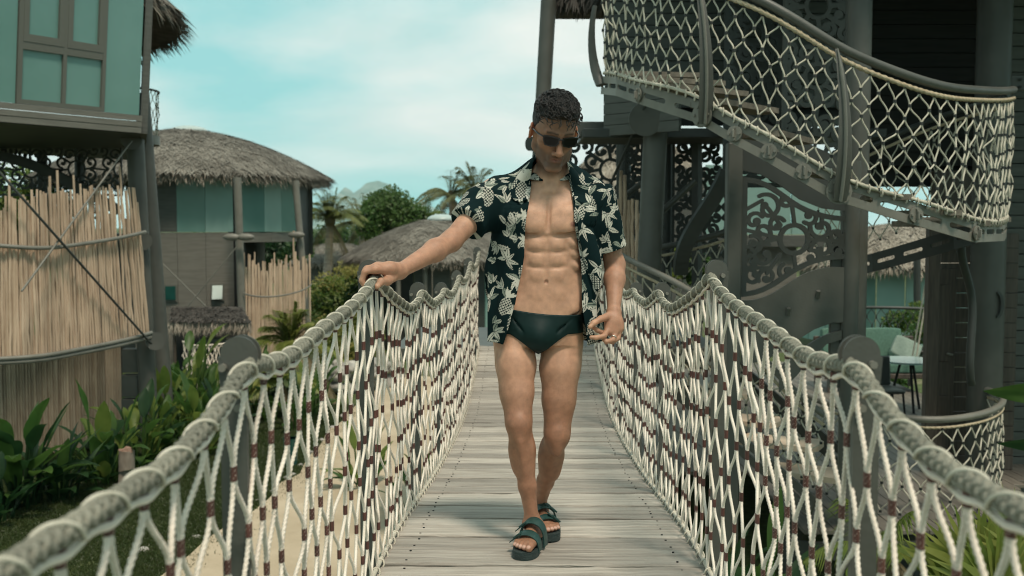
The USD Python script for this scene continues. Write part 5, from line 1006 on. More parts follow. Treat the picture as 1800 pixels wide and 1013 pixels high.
for px_, Y0, H, R, m_, lab in ((560, 33, 1.5, 1.0, ('leaf_lime', 'leaf_green'), 'shrub at the palm trunk\'s foot beside the second cottage'), (600, 36, 1.7, 1.1, ('leaf_yellow', 'leaf_lime'), 'yellow green shrub right of the slim palm\'s trunk'), (640, 31, 1.9, 0.95, ('leaf_green', 'leaf_green'), 'deep green shrub above the man\'s resting hand'), (655, 34, 1.5, 1.0, ('leaf_lime', 'leaf_yellow'), 'lime shrub half hidden behind the man\'s hand'), (578, 27, 0.8, 0.7, ('leaf_lime', 'leaf_yellow'), 'low yellow shrub beside the sand clearing'), (540, 30, 0.9, 0.7, ('leaf_green', 'leaf_lime'), 'small shrub right of the second bamboo screen'), (625, 42, 2.2, 1.5, ('leaf_yellow', 'leaf_lime'), 'pale shrub mass below the round leafy tree'), (572, 34, 1.9, 1.1, ('leaf_yellow', 'leaf_lime'), 'tall yellow shrub directly right of the second cottage\'s stilt'), (612, 40, 2.4, 1.3, ('leaf_yellow', 'leaf_yellow'), 'bright yellow shrub between the palm trunk and the low cottage'), (590, 29, 1.2, 0.9, ('leaf_yellow', 'leaf_lime'), 'yellow shrub above the sand clearing'), (620, 26, 1.0, 0.8, ('leaf_lime', 'leaf_yellow'), 'lime shrub low in front of the sand clearing'), (900, 34, 3.0, 1.8, ('leaf_green', 'leaf_lime'), 'shrub hidden mostly behind the walking man'), (980, 36, 3.0, 1.8, ('leaf_green', 'leaf_dark'), 'shrub behind the far end of the bridge'), (585, 50, 2.0, 1.6, ('leaf_lime', 'leaf_green'), 'distant shrub below the far thatched roof'), (1620, 26, 1.6, 0.8, ('leaf_green', 'leaf_lime'), 'bush behind the terrace railing right of the sofa'), (1650, 25, 1.4, 0.7, ('leaf_green', 'leaf_lime'), 'bush behind the terrace, beside the plank wall'), (1560, 19.5, 0.9, 0.5, ('leaf_lime', 'leaf_green'), 'small bush behind the sofa armrest'), (1200, 15.5, 3.2, 0.45, ('leaf_lime', 'leaf_green'), 'light green bush behind the landing railing net')):
    bushy('shrub', lab, 'shrub', foot(px_, Y0), H, R, pr, 2200, 0.085 if Y0 < 30 else 0.11, m_, trunk=False, nc=10, flat=0.6, group='garden shrubs')
# a belt of far trees along the beach so that the horizon is closed
for k, (px_, Y0, H, R) in enumerate(((-260, 70, 6.0, 3.6), (-120, 78, 6.5, 4.0), (60, 80, 6.0, 4.0), (380, 84, 5.0, 3.6), (500, 80, 4.6, 3.2), (560, 88, 4.4, 3.2), (655, 84, 4.8, 3.3), (720, 80, 4.8, 3.2), (800, 86, 4.6, 3.4), (880, 80, 4.6, 3.3), (960, 84, 4.8, 3.4), (1040, 78, 5.0, 3.4), (1150, 70, 5.0, 3.4), (1280, 66, 5.2, 3.4), (1420, 60, 5.0, 3.2), (1560, 58, 5.0, 3.2), (1700, 62, 5.4, 3.5))):
    pass
far = thing('far_trees', 'low dark line of far trees along the horizon', 'trees', kind='stuff')
cs = [(*(at(px_, 400, Y0) * (1, 1, 0) + (0, 0, pr.uniform(0.5, 1.0) * 1.6)), pr.uniform(1.2, 2.2)) for px_ in np.arange(-400, 2100, 22) for Y0 in (pr.uniform(72, 96),)]
leaf_cloud(cs, pr, 16000, 0.34, 'leaf_dark', far, 'foliage'); leaf_cloud(cs[::2], pr, 7000, 0.34, 'leaf_green', far, 'foliage')
# stump, rocks, stone wall
sp_ = thing('tree_stump', 'short rough brown tree stump on the lawn among broad leaved plants', 'stump', None, foot(214, 13.6))
tt = np.linspace(0, 1, 8); obj('trunk', MB().tube(np.stack([0.01 * tt, 0 * tt, -0.05 + 0.56 * tt], -1), 0.105 * np.array([1.35, 1.15, 1.02, 1, 0.98, 0.97, 0.97, 0.95]), 16, lobes=5, lob=0.07), 'bark', sp_, smooth=50)
obj('cut_face', MB().tube(np.array([(0.01, 0, 0.508), (0.015, 0.0, 0.53), (0.0, 0.01, 0.545)]), np.array([0.098, 0.085, 0.03]), 12, lobes=3, lob=0.1), 'cut_wood', sp_)
def rock(r, rs):
    s = trimesh.creation.icosphere(2); v = np.array(s.vertices); v = v * (1 + 0.55 * (meshkit.fbm(v * 1.6 + rs.uniform(0, 50, 3), 3) - 0.5)[:, None]) * r * rs.uniform(0.7, 1.25, 3) * (1, 1, 0.7); return v, np.array(s.faces)
rk = [(252, 972, 0.075, 'pale rounded rock on the lawn edge at lower left'), (285, 968, 0.05, 'small flat rock right of the pale rounded rock'), (232, 985, 0.045, 'small rock left of the pale rounded rock'), (310, 962, 0.05, None), (345, 950, 0.055, None), (372, 935, 0.05, None), (395, 920, 0.06, None), (428, 905, 0.05, None), (452, 885, 0.06, None), (480, 868, 0.055, None), (505, 845, 0.06, None), (528, 822, 0.06, None), (548, 800, 0.06, None), (566, 778, 0.06, None), (585, 755, 0.065, None), (602, 735, 0.06, None), (618, 715, 0.06, None), (460, 900, 0.045, None), (360, 948, 0.04, None), (515, 838, 0.05, None)]
for k, (a_, b_, r_, lab) in enumerate(rk):
    q = onz(a_, b_, 0); obj('rock', (lambda v: (v[0] + q + (0, 0, r_ * 0.35), v[1]))(rock(r_, pr)), 'stone', None, True, lab or 'one of the small rough stones edging the sand path', 'rock', None if lab else 'stones edging the sand path')
sw_ = thing('stone_wall', 'low dry stone wall of grey boulders behind the left net', 'wall')
for k in range(60):
    px_ = pr.uniform(560, 700); z_ = pr.uniform(0.05, 0.62); Y0 = 21 + pr.uniform(-0.15, 0.15) + (px_ - 560) * 0.01
    v, f_ = rock(pr.uniform(0.11, 0.19), pr); q = at(px_, 600, Y0); obj('stone', (v + (q[0], Y0, z_), f_), 'stone', sw_, smooth=True)
# bucket like planter behind the net
bk_ = thing('planter', 'dark blue planter standing on the lawn behind the left net', 'planter', None, foot(508, 14.8)); obj('pot', MB().tube(np.array([(0, 0, 0), (0, 0, 0.02), (0, 0, 0.40), (0, 0, 0.43), (0, 0, 0.43), (0, 0, 0.36)]), np.array([0.075, 0.085, 0.11, 0.12, 0.105, 0.10]), 20), 'glass_dark', bk_, smooth=40); obj('soil', MB().poly(Point(0, 0).buffer(0.1, 12), 0.02, [(1, 0, 0), (0, 1, 0), (0, 0, 1), (0, 0, 0.38)]), 'bark', bk_)
# grass: tufts scattered over the lawn in view
gp = UsdGeom.PointInstancer.Define(stage, '/World/lawn_grass'); tag(gp.GetPrim(), 'short green grass tufts on the lawn left of the bridge', 'grass', kind='stuff')
protos = UsdGeom.Scope.Define(stage, '/World/lawn_grass/prototypes')
for k in range(3):
    n_ = 46; P = np.c_[pr.uniform(-0.16, 0.16, (n_, 2)), np.zeros(n_)]; D = np.c_[pr.normal(0, 0.5, (n_, 2)), np.ones(n_)]; D /= np.linalg.norm(D, axis=1, keepdims=True); up = np.c_[pr.normal(0, 1, (n_, 2)), np.zeros(n_)]; up /= np.linalg.norm(up, axis=1, keepdims=True)
    usdkit.mesh(stage, f'/World/lawn_grass/prototypes/tuft_{k}', blades(P, D, pr.uniform(0.03, 0.075, n_), np.full(n_, 0.008), up, pr, 0.25), M['grass_blade'])
gp.CreatePrototypesRel().SetTargets([Sdf.Path(f'/World/lawn_grass/prototypes/tuft_{k}') for k in range(3)])
path_l = np.array([(180, 1100), (330, 985), (440, 905), (520, 840), (575, 770), (640, 700)]); pl2 = np.array([onz(a, b, 0)[:2] for a, b in path_l])
cx = pr.uniform(-9, 1, 24000); cy = pr.uniform(8.2, 20, 24000); edge = np.interp(cy, pl2[:, 1], pl2[:, 0]); keep = (cx < edge + 0.05 + 0.15 * pr.normal(0, 1, 24000)) & (cx > -0.56 * cy); cx, cy = cx[keep], cy[keep]
pos = np.stack([cx, cy, ground_z(cx, cy) - 0.004], -1); nn = len(pos)
gp.CreatePositionsAttr(Vt.Vec3fArray.FromNumpy(pos.astype(np.float32))); gp.CreateProtoIndicesAttr(Vt.IntArray.FromNumpy(pr.integers(0, 3, nn).astype(np.int32)))
an = pr.uniform(0, 2 * PI, nn); gp.CreateOrientationsAttr(Vt.QuathArray([Gf.Quath(float(math.cos(a / 2)), 0, 0, float(math.sin(a / 2))) for a in an]))
gp.CreateScalesAttr(Vt.Vec3fArray.FromNumpy(np.repeat(pr.uniform(0.6, 1.3, (nn, 1)), 3, 1).astype(np.float32)))
# sea air: even haze that fades the far island
hz_ = usdkit.material(stage, '/World/Looks/haze', {'v': ('principled_volume', {'color': (0.6, 0.95, 0.99), 'density': 0.00005, 'anisotropy': 0.2})}, volume='v.volume')
obj('haze', MB().box((0, 0, 160.0), (15000, 15000, 322)), hz_, kind='stuff')
# ---------------------------------------------------------------- the walking man: one continuous body from a distance field
class Field:
    def __init__(s, lo, hi, h):
        s.lo, s.h = np.asarray(lo, float), h; s.n = np.ceil((np.asarray(hi) - s.lo) / h).astype(int) + 1
        s.F = np.full(s.n, 0.3, np.float32); s.ax = [(s.lo[k] + h * np.arange(s.n[k])).astype(np.float32) for k in range(3)]
    def sub(s, lo, hi):
        a = np.clip(np.floor((np.asarray(lo) - s.lo) / s.h).astype(int), 0, s.n); b = np.clip(np.ceil((np.asarray(hi) - s.lo) / s.h).astype(int) + 1, 0, s.n)
        sl = tuple(slice(int(a[k]), int(b[k])) for k in range(3)); return sl, s.ax[0][sl[0]][:, None, None], s.ax[1][sl[1]][None, :, None], s.ax[2][sl[2]][None, None, :]
    def put(s, fn, lo, hi, k, cut=False):
        m_ = max(k, 0.004) + 0.012; sl, X, Y, Z = s.sub(np.asarray(lo) - m_, np.asarray(hi) + m_); A = s.F[sl]
        if A.size == 0: return
        D = fn(X, Y, Z).astype(np.float32)
        if cut: hh = np.maximum(k - np.abs(A + D), 0) / max(k, 1e-6); s.F[sl] = np.maximum(A, -D) + hh * hh * k * 0.25
        else: hh = np.maximum(k - np.abs(A - D), 0) / max(k, 1e-6); s.F[sl] = np.minimum(A, D) - hh * hh * k * 0.25
    def cone(s, p, q, r0, r1, k=0.01, cut=False):
        p, q = np.asarray(p, float), np.asarray(q, float); L2 = max(((q - p) ** 2).sum(), 1e-12)
        def fn(X, Y, Z):
            t = np.clip(((X - p[0]) * (q[0] - p[0]) + (Y - p[1]) * (q[1] - p[1]) + (Z - p[2]) * (q[2] - p[2])) / L2, 0, 1)
            return np.sqrt((X - p[0] - t * (q[0] - p[0])) ** 2 + (Y - p[1] - t * (q[1] - p[1])) ** 2 + (Z - p[2] - t * (q[2] - p[2])) ** 2) - (r0 + (r1 - r0) * t)
        r = max(r0, r1); s.put(fn, np.minimum(p, q) - r, np.maximum(p, q) + r, k, cut)
    def ell(s, c, r, k=0.01, R=None, cut=False):
        c, r = np.asarray(c, float), np.asarray(r, float); R = np.eye(3) if R is None else np.asarray(R, float)   # rows of R = local axes
        def fn(X, Y, Z):
            x, y, z = X - c[0], Y - c[1], Z - c[2]; u = [(R[i, 0] * x + R[i, 1] * y + R[i, 2] * z) for i in range(3)]
            k0 = np.sqrt(sum((u[i] / r[i]) ** 2 for i in range(3))); k1 = np.sqrt(sum((u[i] / r[i] ** 2) ** 2 for i in range(3))); return k0 * (k0 - 1) / np.maximum(k1, 1e-6)
        m_ = np.full(3, r.max()); s.put(fn, c - m_, c + m_, k, cut)
    def chain(s, pts, rs, k=0.006):
        for a, b, r0, r1 in zip(pts[:-1], pts[1:], rs[:-1], rs[1:]): s.cone(a, b, r0, r1, k)
    def loft(s, zs, cx, cy, a, b, k=0.02, p=2.0):
        o = np.argsort(zs); zs = np.asarray(zs, float)[o]; it = [PchipInterpolator(zs, np.asarray(v, float)[o]) for v in (cx, cy, a, b)]; m_ = max(max(a), max(b))
        def fn(X, Y, Z):
            zc = np.clip(Z, zs[0], zs[-1]); x0, y0, aa, bb = [f(zc) for f in it]; x, y = np.abs(X - x0) / aa, np.abs(Y - y0) / bb
            q = (x ** p + y ** p) ** (1 / p) + 1e-6; g = np.sqrt((x ** (p - 1) / aa) ** 2 + (y ** (p - 1) / bb) ** 2) * q ** (1 - p); d = (q - 1) / np.maximum(g, 1e-3)
            dz = np.abs(Z - zc); return np.where(dz > 0, np.sqrt(np.maximum(d, 0) ** 2 + dz ** 2), d)
        s.put(fn, (min(cx) - m_, min(cy) - m_, zs[0]), (max(cx) + m_, max(cy) + m_, zs[-1]), k)
    def mesh(s, F=None, keep=None):
        F = s.F if F is None else F; I = F < 0; n = np.array(F.shape)
        c = np.zeros(n - 1, np.int8)
        for i in (0, 1):
            for j in (0, 1):
                for k in (0, 1): c += I[i:n[0] - 1 + i, j:n[1] - 1 + j, k:n[2] - 1 + k]
        cells = np.argwhere((c > 0) & (c < 8)); ids = np.full(n - 1, -1, np.int32); ids[tuple(cells.T)] = np.arange(len(cells))
        cor = np.array([(i, j, k) for i in (0, 1) for j in (0, 1) for k in (0, 1)]); val = np.stack([F[tuple((cells + q).T)] for q in cor], 1)
        acc = np.zeros((len(cells), 3)); cnt = np.zeros(len(cells))
        for a in range(8):
            for b in range(a + 1, 8):
                if np.abs(cor[a] - cor[b]).sum() != 1: continue
                m_ = (val[:, a] < 0) != (val[:, b] < 0); t = val[m_, a] / (val[m_, a] - val[m_, b]); acc[m_] += cor[a] + t[:, None] * (cor[b] - cor[a]); cnt[m_] += 1
        V = s.lo + s.h * (cells + acc / cnt[:, None]); faces = []
        for ax in range(3):
            o = [k for k in range(3) if k != ax]; sl0 = [slice(None)] * 3; sl1 = [slice(None)] * 3; sl0[ax] = slice(0, -1); sl1[ax] = slice(1, None)
            E = np.argwhere(I[tuple(sl0)] != I[tuple(sl1)]); E = E[(E[:, o[0]] > 0) & (E[:, o[1]] > 0) & (E[:, o[0]] < n[o[0]] - 1) & (E[:, o[1]] < n[o[1]] - 1)]
            ins = I[tuple(E.T)]; q = []
            for d0, d1 in ((-1, -1), (0, -1), (0, 0), (-1, 0)): e = E.copy(); e[:, o[0]] += d0; e[:, o[1]] += d1; q.append(ids[tuple(e.T)])
            q = np.stack(q, 1); flip = ins if ax != 1 else ~ins; q[~flip] = q[~flip][:, ::-1]; faces.append(q)
        Q = np.vstack(faces); return V, np.vstack([Q[:, [0, 1, 2]], Q[:, [0, 2, 3]]])
def smooth_mesh(V, F, it=3):
    from scipy.sparse import coo_matrix
    e = np.vstack([F[:, [0, 1]], F[:, [1, 2]], F[:, [2, 0]]]); e = np.vstack([e, e[:, ::-1]]); A = coo_matrix((np.ones(len(e)), (e[:, 0], e[:, 1])), shape=(len(V), len(V))).tocsr(); A.data[:] = 1; d = np.maximum(np.asarray(A.sum(1)).ravel(), 1)
    for _ in range(it):
        V = V + 0.5 * ((A @ V) / d[:, None] - V); V = V - 0.52 * ((A @ V) / d[:, None] - V)
    return V
mat_skin = usdkit.material(stage, '/World/Looks/skin', {'at': ('attribute', {'attribute': 'tint'}), 'tc': ('texture_coordinate', {}), 'n': ('noise_texture', {'scale': 38.0, 'detail': 5.0}), 'mr': ('map_range', {'from_min': 0.3, 'from_max': 0.7, 'to_min': 0.86, 'to_max': 1.14}), 'h': ('hsv', {}),
    'n2': ('noise_texture', {'scale': 420.0, 'detail': 2.0}), 'b': ('bump', {'strength': 0.18, 'distance': 0.003}),
    'p': ('principled_bsdf', {'roughness': 0.54, 'specular_ior_level': 0.4, 'subsurface_weight': 0.12, 'subsurface_scale': 0.012, 'subsurface_radius': (1.0, 0.35, 0.2)})},
    [('tc.object', 'n.vector'), ('n.fac', 'mr.value'), ('mr.result', 'h.value'), ('at.color', 'h.color'), ('h.color', 'p.base_color'), ('tc.object', 'n2.vector'), ('n2.fac', 'b.height'), ('b.normal', 'p.normal')], surface='p.BSDF'); M['skin'] = mat_skin
M['shirt_cloth'] = usdkit.material(stage, '/World/Looks/shirt_cloth', {'at': ('attribute', {'attribute': 'tint'}), 'tc': ('texture_coordinate', {}), 'n2': ('noise_texture', {'scale': 600.0}), 'b': ('bump', {'strength': 0.15, 'distance': 0.002}),
    'p': ('principled_bsdf', {'roughness': 0.85, 'specular_ior_level': 0.08})}, [('at.color', 'p.base_color'), ('tc.object', 'n2.vector'), ('n2.fac', 'b.height'), ('b.normal', 'p.normal')], surface='p.BSDF')
mat('briefs_cloth', (0.0015, 0.013, 0.0125), 0.6, (0.0025, 0.018, 0.017), 8.0, bump=0.12, bscale=18, spec=0.25)
mat('hair', (0.010, 0.0085, 0.008), 0.5, (0.022, 0.018, 0.015), 60.0, bump=0.8, bscale=240, bstretch=(1, 1, 0.4))
mat('glasses_black', (0.008, 0.008, 0.009), 0.12); mat('lens_black', (0.003, 0.003, 0.0035), 0.12, spec=0.25)
mat('sandal_strap', (0.006, 0.030, 0.026), 0.45, (0.010, 0.044, 0.038), 30.0); mat('sandal_sole', (0.010, 0.022, 0.021), 0.7, (0.018, 0.034, 0.032), 60.0, bump=0.3, bscale=200)
mat('silver', (0.75, 0.75, 0.73), 0.2, metallic=1.0)
HB = 0.0036
BF = Field((-0.60, 3.44, 2.20), (0.52, 4.50, 4.12), HB)
# torso sections: photo row, centre column, half width, centre depth, half depth
TS = [(322, 966, 0.105, 4.115, 0.062), (338, 964, 0.165, 4.115, 0.078), (360, 963, 0.186, 4.11, 0.098), (392, 962, 0.184, 4.105, 0.112), (425, 961, 0.166, 4.10, 0.106), (460, 960, 0.150, 4.095, 0.098), (500, 958, 0.146, 4.09, 0.093), (540, 952, 0.156, 4.09, 0.096), (575, 947, 0.170, 4.095, 0.104), (604, 946, 0.170, 4.10, 0.098)]
tz = [at(900, r, 4.1)[2] for r, *_ in TS]; tcx = [at(c, r, 4.1)[0] for r, c, *_ in TS]
ta, ty, tb_ = [q[2] for q in TS], [q[3] for q in TS], [q[4] for q in TS]
o_ = np.argsort(tz); TI = [PchipInterpolator(np.array(tz)[o_], np.array(v)[o_]) for v in (tcx, ty, ta, tb_)]
def chest(px, py, out=0.0):
    """a point on the front of the torso at a photo pixel"""
    q = at(px, py, 4.02); z = q[2]; c, y, a, b = [float(f(z)) for f in TI]; e = min(abs(q[0] - c) / a, 0.97); return np.array([q[0], y - b * (1 - e ** 2.3) ** (1 / 2.3) - out, z])
BF.loft(tz, tcx, ty, ta, tb_, 0.02, 2.3)
# neck, traps, shoulders
nb, nt = at(966, 338, 4.12), at(973, 262, 4.055); BF.cone(nb, nt, 0.064, 0.058, 0.03)
for px_ in (880, 1044): BF.cone(at(966 + (px_ - 966) * 0.12, 306, 4.14), at(966 + (px_ - 966) * 0.86, 338, 4.13), 0.042, 0.04, 0.05)
SR, ER, WR = at(868, 343, 4.11), at(793, 424, 3.90), at(702, 477, 3.655)
SL, EL, WL = at(1050, 350, 4.12), at(1081, 466, 4.15), at(1079, 545, 4.03)
BF.ell(SR, (0.062, 0.062, 0.068), 0.04); BF.ell(SL, (0.060, 0.062, 0.068), 0.04)
for S_, E_, W_ in ((SR, ER, WR), (SL, EL, WL)):
    m1 = S_ * 0.5 + E_ * 0.5; BF.chain([S_, m1, E_], [0.051, 0.048, 0.038], 0.02)
    m2 = E_ * 0.68 + W_ * 0.32; BF.chain([E_, m2, W_], [0.038, 0.0395, 0.0255], 0.025)
# pectorals, ribs, abdomen
for sg, px_ in ((-1, 924), (1, 1004)):
    c = chest(px_, 384, -0.016); BF.ell(c, (0.084, 0.034, 0.056), 0.018)
    BF.ell(chest(962 + sg * 26, 398, -0.012), (0.045, 0.026, 0.032), 0.02)
    for py_, dx, rr in ((431, 17, (0.034, 0.020, 0.026)), (457, 17, (0.033, 0.020, 0.027)), (484, 16, (0.032, 0.019, 0.030)), (517, 15, (0.034, 0.016, 0.036))): BF.ell(chest(961 + sg * dx, py_, -0.0158), rr, 0.010)
    for py_, dx in ((428, 45), (446, 48), (466, 49)): BF.ell(chest(961 + sg * dx, py_, -0.008), (0.024, 0.018, 0.016), 0.012, np.array([[0.8, 0, -0.6 * sg], [0, 1, 0], [0.6 * sg, 0, 0.8]]))
    BF.cone(chest(961 + sg * 58, 500, -0.03), chest(956 + sg * 52, 540, -0.026), 0.042, 0.036, 0.03)
    BF.cone(chest(966 + sg * 8, 338, -0.008), chest(966 + sg * 66, 331, -0.002), 0.010, 0.010, 0.014)
    BF.cone(chest(967 + sg * 5, 336, -0.006), at(973 + sg * 24, 268, 4.06), 0.012, 0.018, 0.018)
    BF.cone(chest(955 + sg * 62, 545, 0.004), chest(950 + sg * 30, 583, 0.004), 0.007, 0.006, 0.016, True)
    for py_ in (444, 471): BF.cone(chest(961 + sg * 4, py_, 0.005), chest(961 + sg * 34, py_ - 2, 0.005), 0.005, 0.004, 0.012, True)
    BF.cone(chest(962 + sg * 6, 416, 0.005), chest(962 + sg * 62, 408, 0.005), 0.006, 0.004, 0.018, True)
for a_, b_ in (((962, 418), (961, 444)), ((961, 444), (960, 488)), ((966, 350), (963, 405))): BF.cone(chest(*a_, 0.005), chest(*b_, 0.005), 0.006, 0.006, 0.012, True)
BF.ell(chest(960, 495, 0.004), (0.0065, 0.014, 0.009), 0.006, cut=True)
for px_ in (914, 1006): BF.ell(chest(px_, 394, 0.014), (0.005, 0.005, 0.005), 0.004)
# legs
HR, KR, AR = at(905, 598, 4.10), at(912, 748, 3.97), at(936, 920, 3.965)
HL, KL, AL = at(986, 598, 4.11), at(979, 768, 4.04), at(947, 892, 4.225)
def leg(H_, K_, A_, quad, calf_r, kk=0.02):
    v = K_ - H_; BF.chain([H_, H_ + v * 0.30, H_ + v * 0.62, K_ - v * 0.06, K_], [0.080, 0.078, 0.064, 0.050, 0.047], 0.02)
    BF.ell(H_ + v * 0.45 + (quad * 0.016, -0.016, 0), (0.045, 0.050, 0.14), 0.03); BF.ell(H_ + v * 0.78 + (-quad * 0.016, -0.014, 0), (0.026, 0.030, 0.06), 0.025); BF.ell(H_ + v * 0.74 + (quad * 0.018, -0.012, 0), (0.026, 0.030, 0.065), 0.025)
    BF.ell(K_ + (0, -0.034, 0.004), (0.024, 0.015, 0.030), 0.03); BF.ell(K_ + (0, -0.032, -0.05), (0.018, 0.014, 0.025), 0.03)
    w = A_ - K_; back = np.array([0, 0.020, 0]); BF.chain([K_, K_ + w * 0.25 + back * 0.5, K_ + w * 0.62, A_ - w * 0.05, A_], [0.044, calf_r, 0.033, 0.0255, 0.027], 0.02)
    BF.ell(K_ + w * 0.30 + back + (0.014, 0, 0), (0.030, 0.038, 0.09), 0.03); BF.ell(K_ + w * 0.28 + back + (-0.020, 0, 0), (0.030, 0.036, 0.085), 0.03)
    BF.cone(K_ + w * 0.15 + (0, -0.038, 0), A_ + (0, -0.012, 0.03), 0.012, 0.012, 0.02)
    for sg in (-1, 1): BF.ell(A_ + (sg * 0.028, 0, 0), (0.012, 0.014, 0.014), 0.012)
leg(HR, KR, AR, -1, 0.043); leg(HL, KL, AL, 1, 0.042)
BF.ell(at(905, 585, 4.15), (0.068, 0.082, 0.085), 0.03); BF.ell(at(986, 585, 4.15), (0.068, 0.082, 0.085), 0.03)
for px_ in (872, 1014): BF.ell(at(px_ + (18 if px_ < 900 else -10), 612, 4.11), (0.036, 0.055, 0.10), 0.04)
# feet
def foot_frame(h, t):
    h, t = np.array(h), np.array(t); d_ = (t - h) / np.linalg.norm(t - h); l_ = np.array([d_[1], -d_[0]])
    def f(u, v, w): p = h + d_ * u + l_ * v; return np.array([p[0], p[1], float(deck_z(p[1])) + w])
    return f, np.linalg.norm(t - h)
FRf, LR = foot_frame(((952 - 900) / 1800 * 4.01, 4.01), ((911 - 900) / 1800 * 3.73, 3.73)); FLf, LL = foot_frame(((948 - 900) / 1800 * 4.28, 4.28), ((973 - 900) / 1800 * 3.99, 3.99))
SOLE = 0.034
for f, A_, inn in ((FRf, AR, -1), (FLf, AL, 1)):
    BF.cone(A_, f(0.055, 0, SOLE + 0.03), 0.031, 0.031, 0.02); BF.cone(f(0.045, 0, SOLE + 0.026), f(0.17, 0, SOLE + 0.014), 0.028, 0.022, 0.02); BF.cone(A_ + (0, -0.01, -0.01), f(0.19, 0.0, SOLE + 0.012), 0.027, 0.016, 0.02)
    BF.cone(f(0.17, 0.018 * inn, SOLE + 0.017), f(0.205, 0.022 * inn, SOLE + 0.015), 0.020, 0.016, 0.015); BF.cone(f(0.15, -0.018 * inn, SOLE + 0.014), f(0.195, -0.026 * inn, SOLE + 0.012), 0.018, 0.013, 0.015)
    for j, (v0, v1, u1, r_) in enumerate(((0.030, 0.030, 0.262, 0.0145), (0.010, 0.010, 0.258, 0.0105), (-0.006, -0.007, 0.250, 0.0098), (-0.021, -0.023, 0.240, 0.0092), (-0.034, -0.037, 0.228, 0.0085))):
        BF.chain([f(0.195, v0 * inn * 0.95, SOLE + 0.014), f(u1 - 0.028, v1 * inn, SOLE + 0.017), f(u1 - 0.006, v1 * inn, SOLE + 0.010)], [r_, r_, r_ * 0.95], 0.005)
# right hand (on the rope): knuckles over the rope, fingers down its far side, thumb along its near side
def rp(Y): return np.array([float(bx(Y)) - HALF, Y, float(rail_z(Y))])
Kn = []
for j, Y0 in enumerate((3.535, 3.558, 3.581, 3.602)):
    r0 = rp(Y0); r_ = (0.0105, 0.0108, 0.0102, 0.0090)[j]; k0 = r0 + (0.010, 0.004, 0.043 - 0.002 * abs(j - 1)); Kn.append(k0)
    BF.chain([k0, r0 + (-0.026, -0.004, 0.033), r0 + (-0.036, -0.006, 0.003), r0 + (-0.022, -0.006, -0.024)], [r_ * 1.12, r_ * 1.02, r_ * 0.95, r_ * 0.85], 0.005)
for j, k0 in enumerate(Kn): BF.cone(WR + (0, (j - 1.5) * 0.010, 0), k0, 0.0215, 0.0140, 0.012)
BF.cone(WR, (Kn[1] + Kn[2]) / 2 + (0.045, 0.02, -0.006), 0.026, 0.024, 0.02)
r0 = rp(3.515); BF.chain([WR + (-0.008, -0.030, -0.012), at(681, 494, 3.575), r0 + (0.031, 0.012, 0.005), r0 + (0.021, -0.018, -0.010)], [0.019, 0.0155, 0.0120, 0.0100], 0.010)
# left hand: hanging, thumb and fingers loosely closed
pk = [at(1068, 580, 3.985), at(1076, 584, 3.985), at(1083, 583, 3.99), at(1090, 578, 4.0)]
for k0 in pk: BF.cone(WL + (k0 - WL) * 0.12, k0, 0.0215, 0.0125, 0.014)
BF.ell((WL + pk[1] + pk[2]) / 3, (0.036, 0.022, 0.042), 0.02)
BF.chain([at(1070, 556, 4.0), at(1056, 561, 3.965), at(1044, 568, 3.945), at(1037, 575, 3.935)], [0.017, 0.0125, 0.0108, 0.0085], 0.008)
BF.chain([pk[0], at(1062, 591, 3.95), at(1048, 594, 3.93), at(1039, 593, 3.93)], [0.0115, 0.0102, 0.0092, 0.0076], 0.005)
BF.chain([pk[1], at(1062, 587, 3.985), at(1050, 581, 3.97), at(1042, 575, 3.965)], [0.0115, 0.0098, 0.0090, 0.0078], 0.004)
BF.chain([pk[2], at(1077, 598, 3.965), at(1066, 601, 3.95), at(1061, 597, 3.955)], [0.0112, 0.0100, 0.0090, 0.0080], 0.004)
BF.chain([pk[3], at(1087, 595, 3.985), at(1077, 602, 3.97), at(1070, 601, 3.97)], [0.0098, 0.0085, 0.0078, 0.0068], 0.004)
# head
yaw, pit, rol = math.radians(13), math.radians(29), math.radians(3)
hf = np.array([math.cos(pit) * math.sin(yaw), -math.cos(pit) * math.cos(yaw), -math.sin(pit)]); hr = np.array([math.cos(yaw), math.sin(yaw), 0.0]); hu = np.cross(hr, hf); hu *= np.sign(hu[2])
hr, hu = hr * math.cos(rol) - hu * math.sin(rol), hu * math.cos(rol) + hr * math.sin(rol)
HC = at(974, 229, 4.005); HS = 1.08
def hp_(r, f, u): return HC + HS * (r * hr + f * hf + u * hu)
HR3 = np.stack([hr, hf, hu])
def hell(r, f, u, rad, k=0.015, cut=False, R=None): BF.ell(hp_(r, f, u), HS * np.array(rad), k, HR3 if R is None else R, cut)
hell(0, -0.016, 0.030, (0.074, 0.092, 0.088), 0.02); hell(0, 0.030, -0.035, (0.058, 0.056, 0.080), 0.03); hell(0, 0.020, 0.02, (0.066, 0.066, 0.06), 0.02)
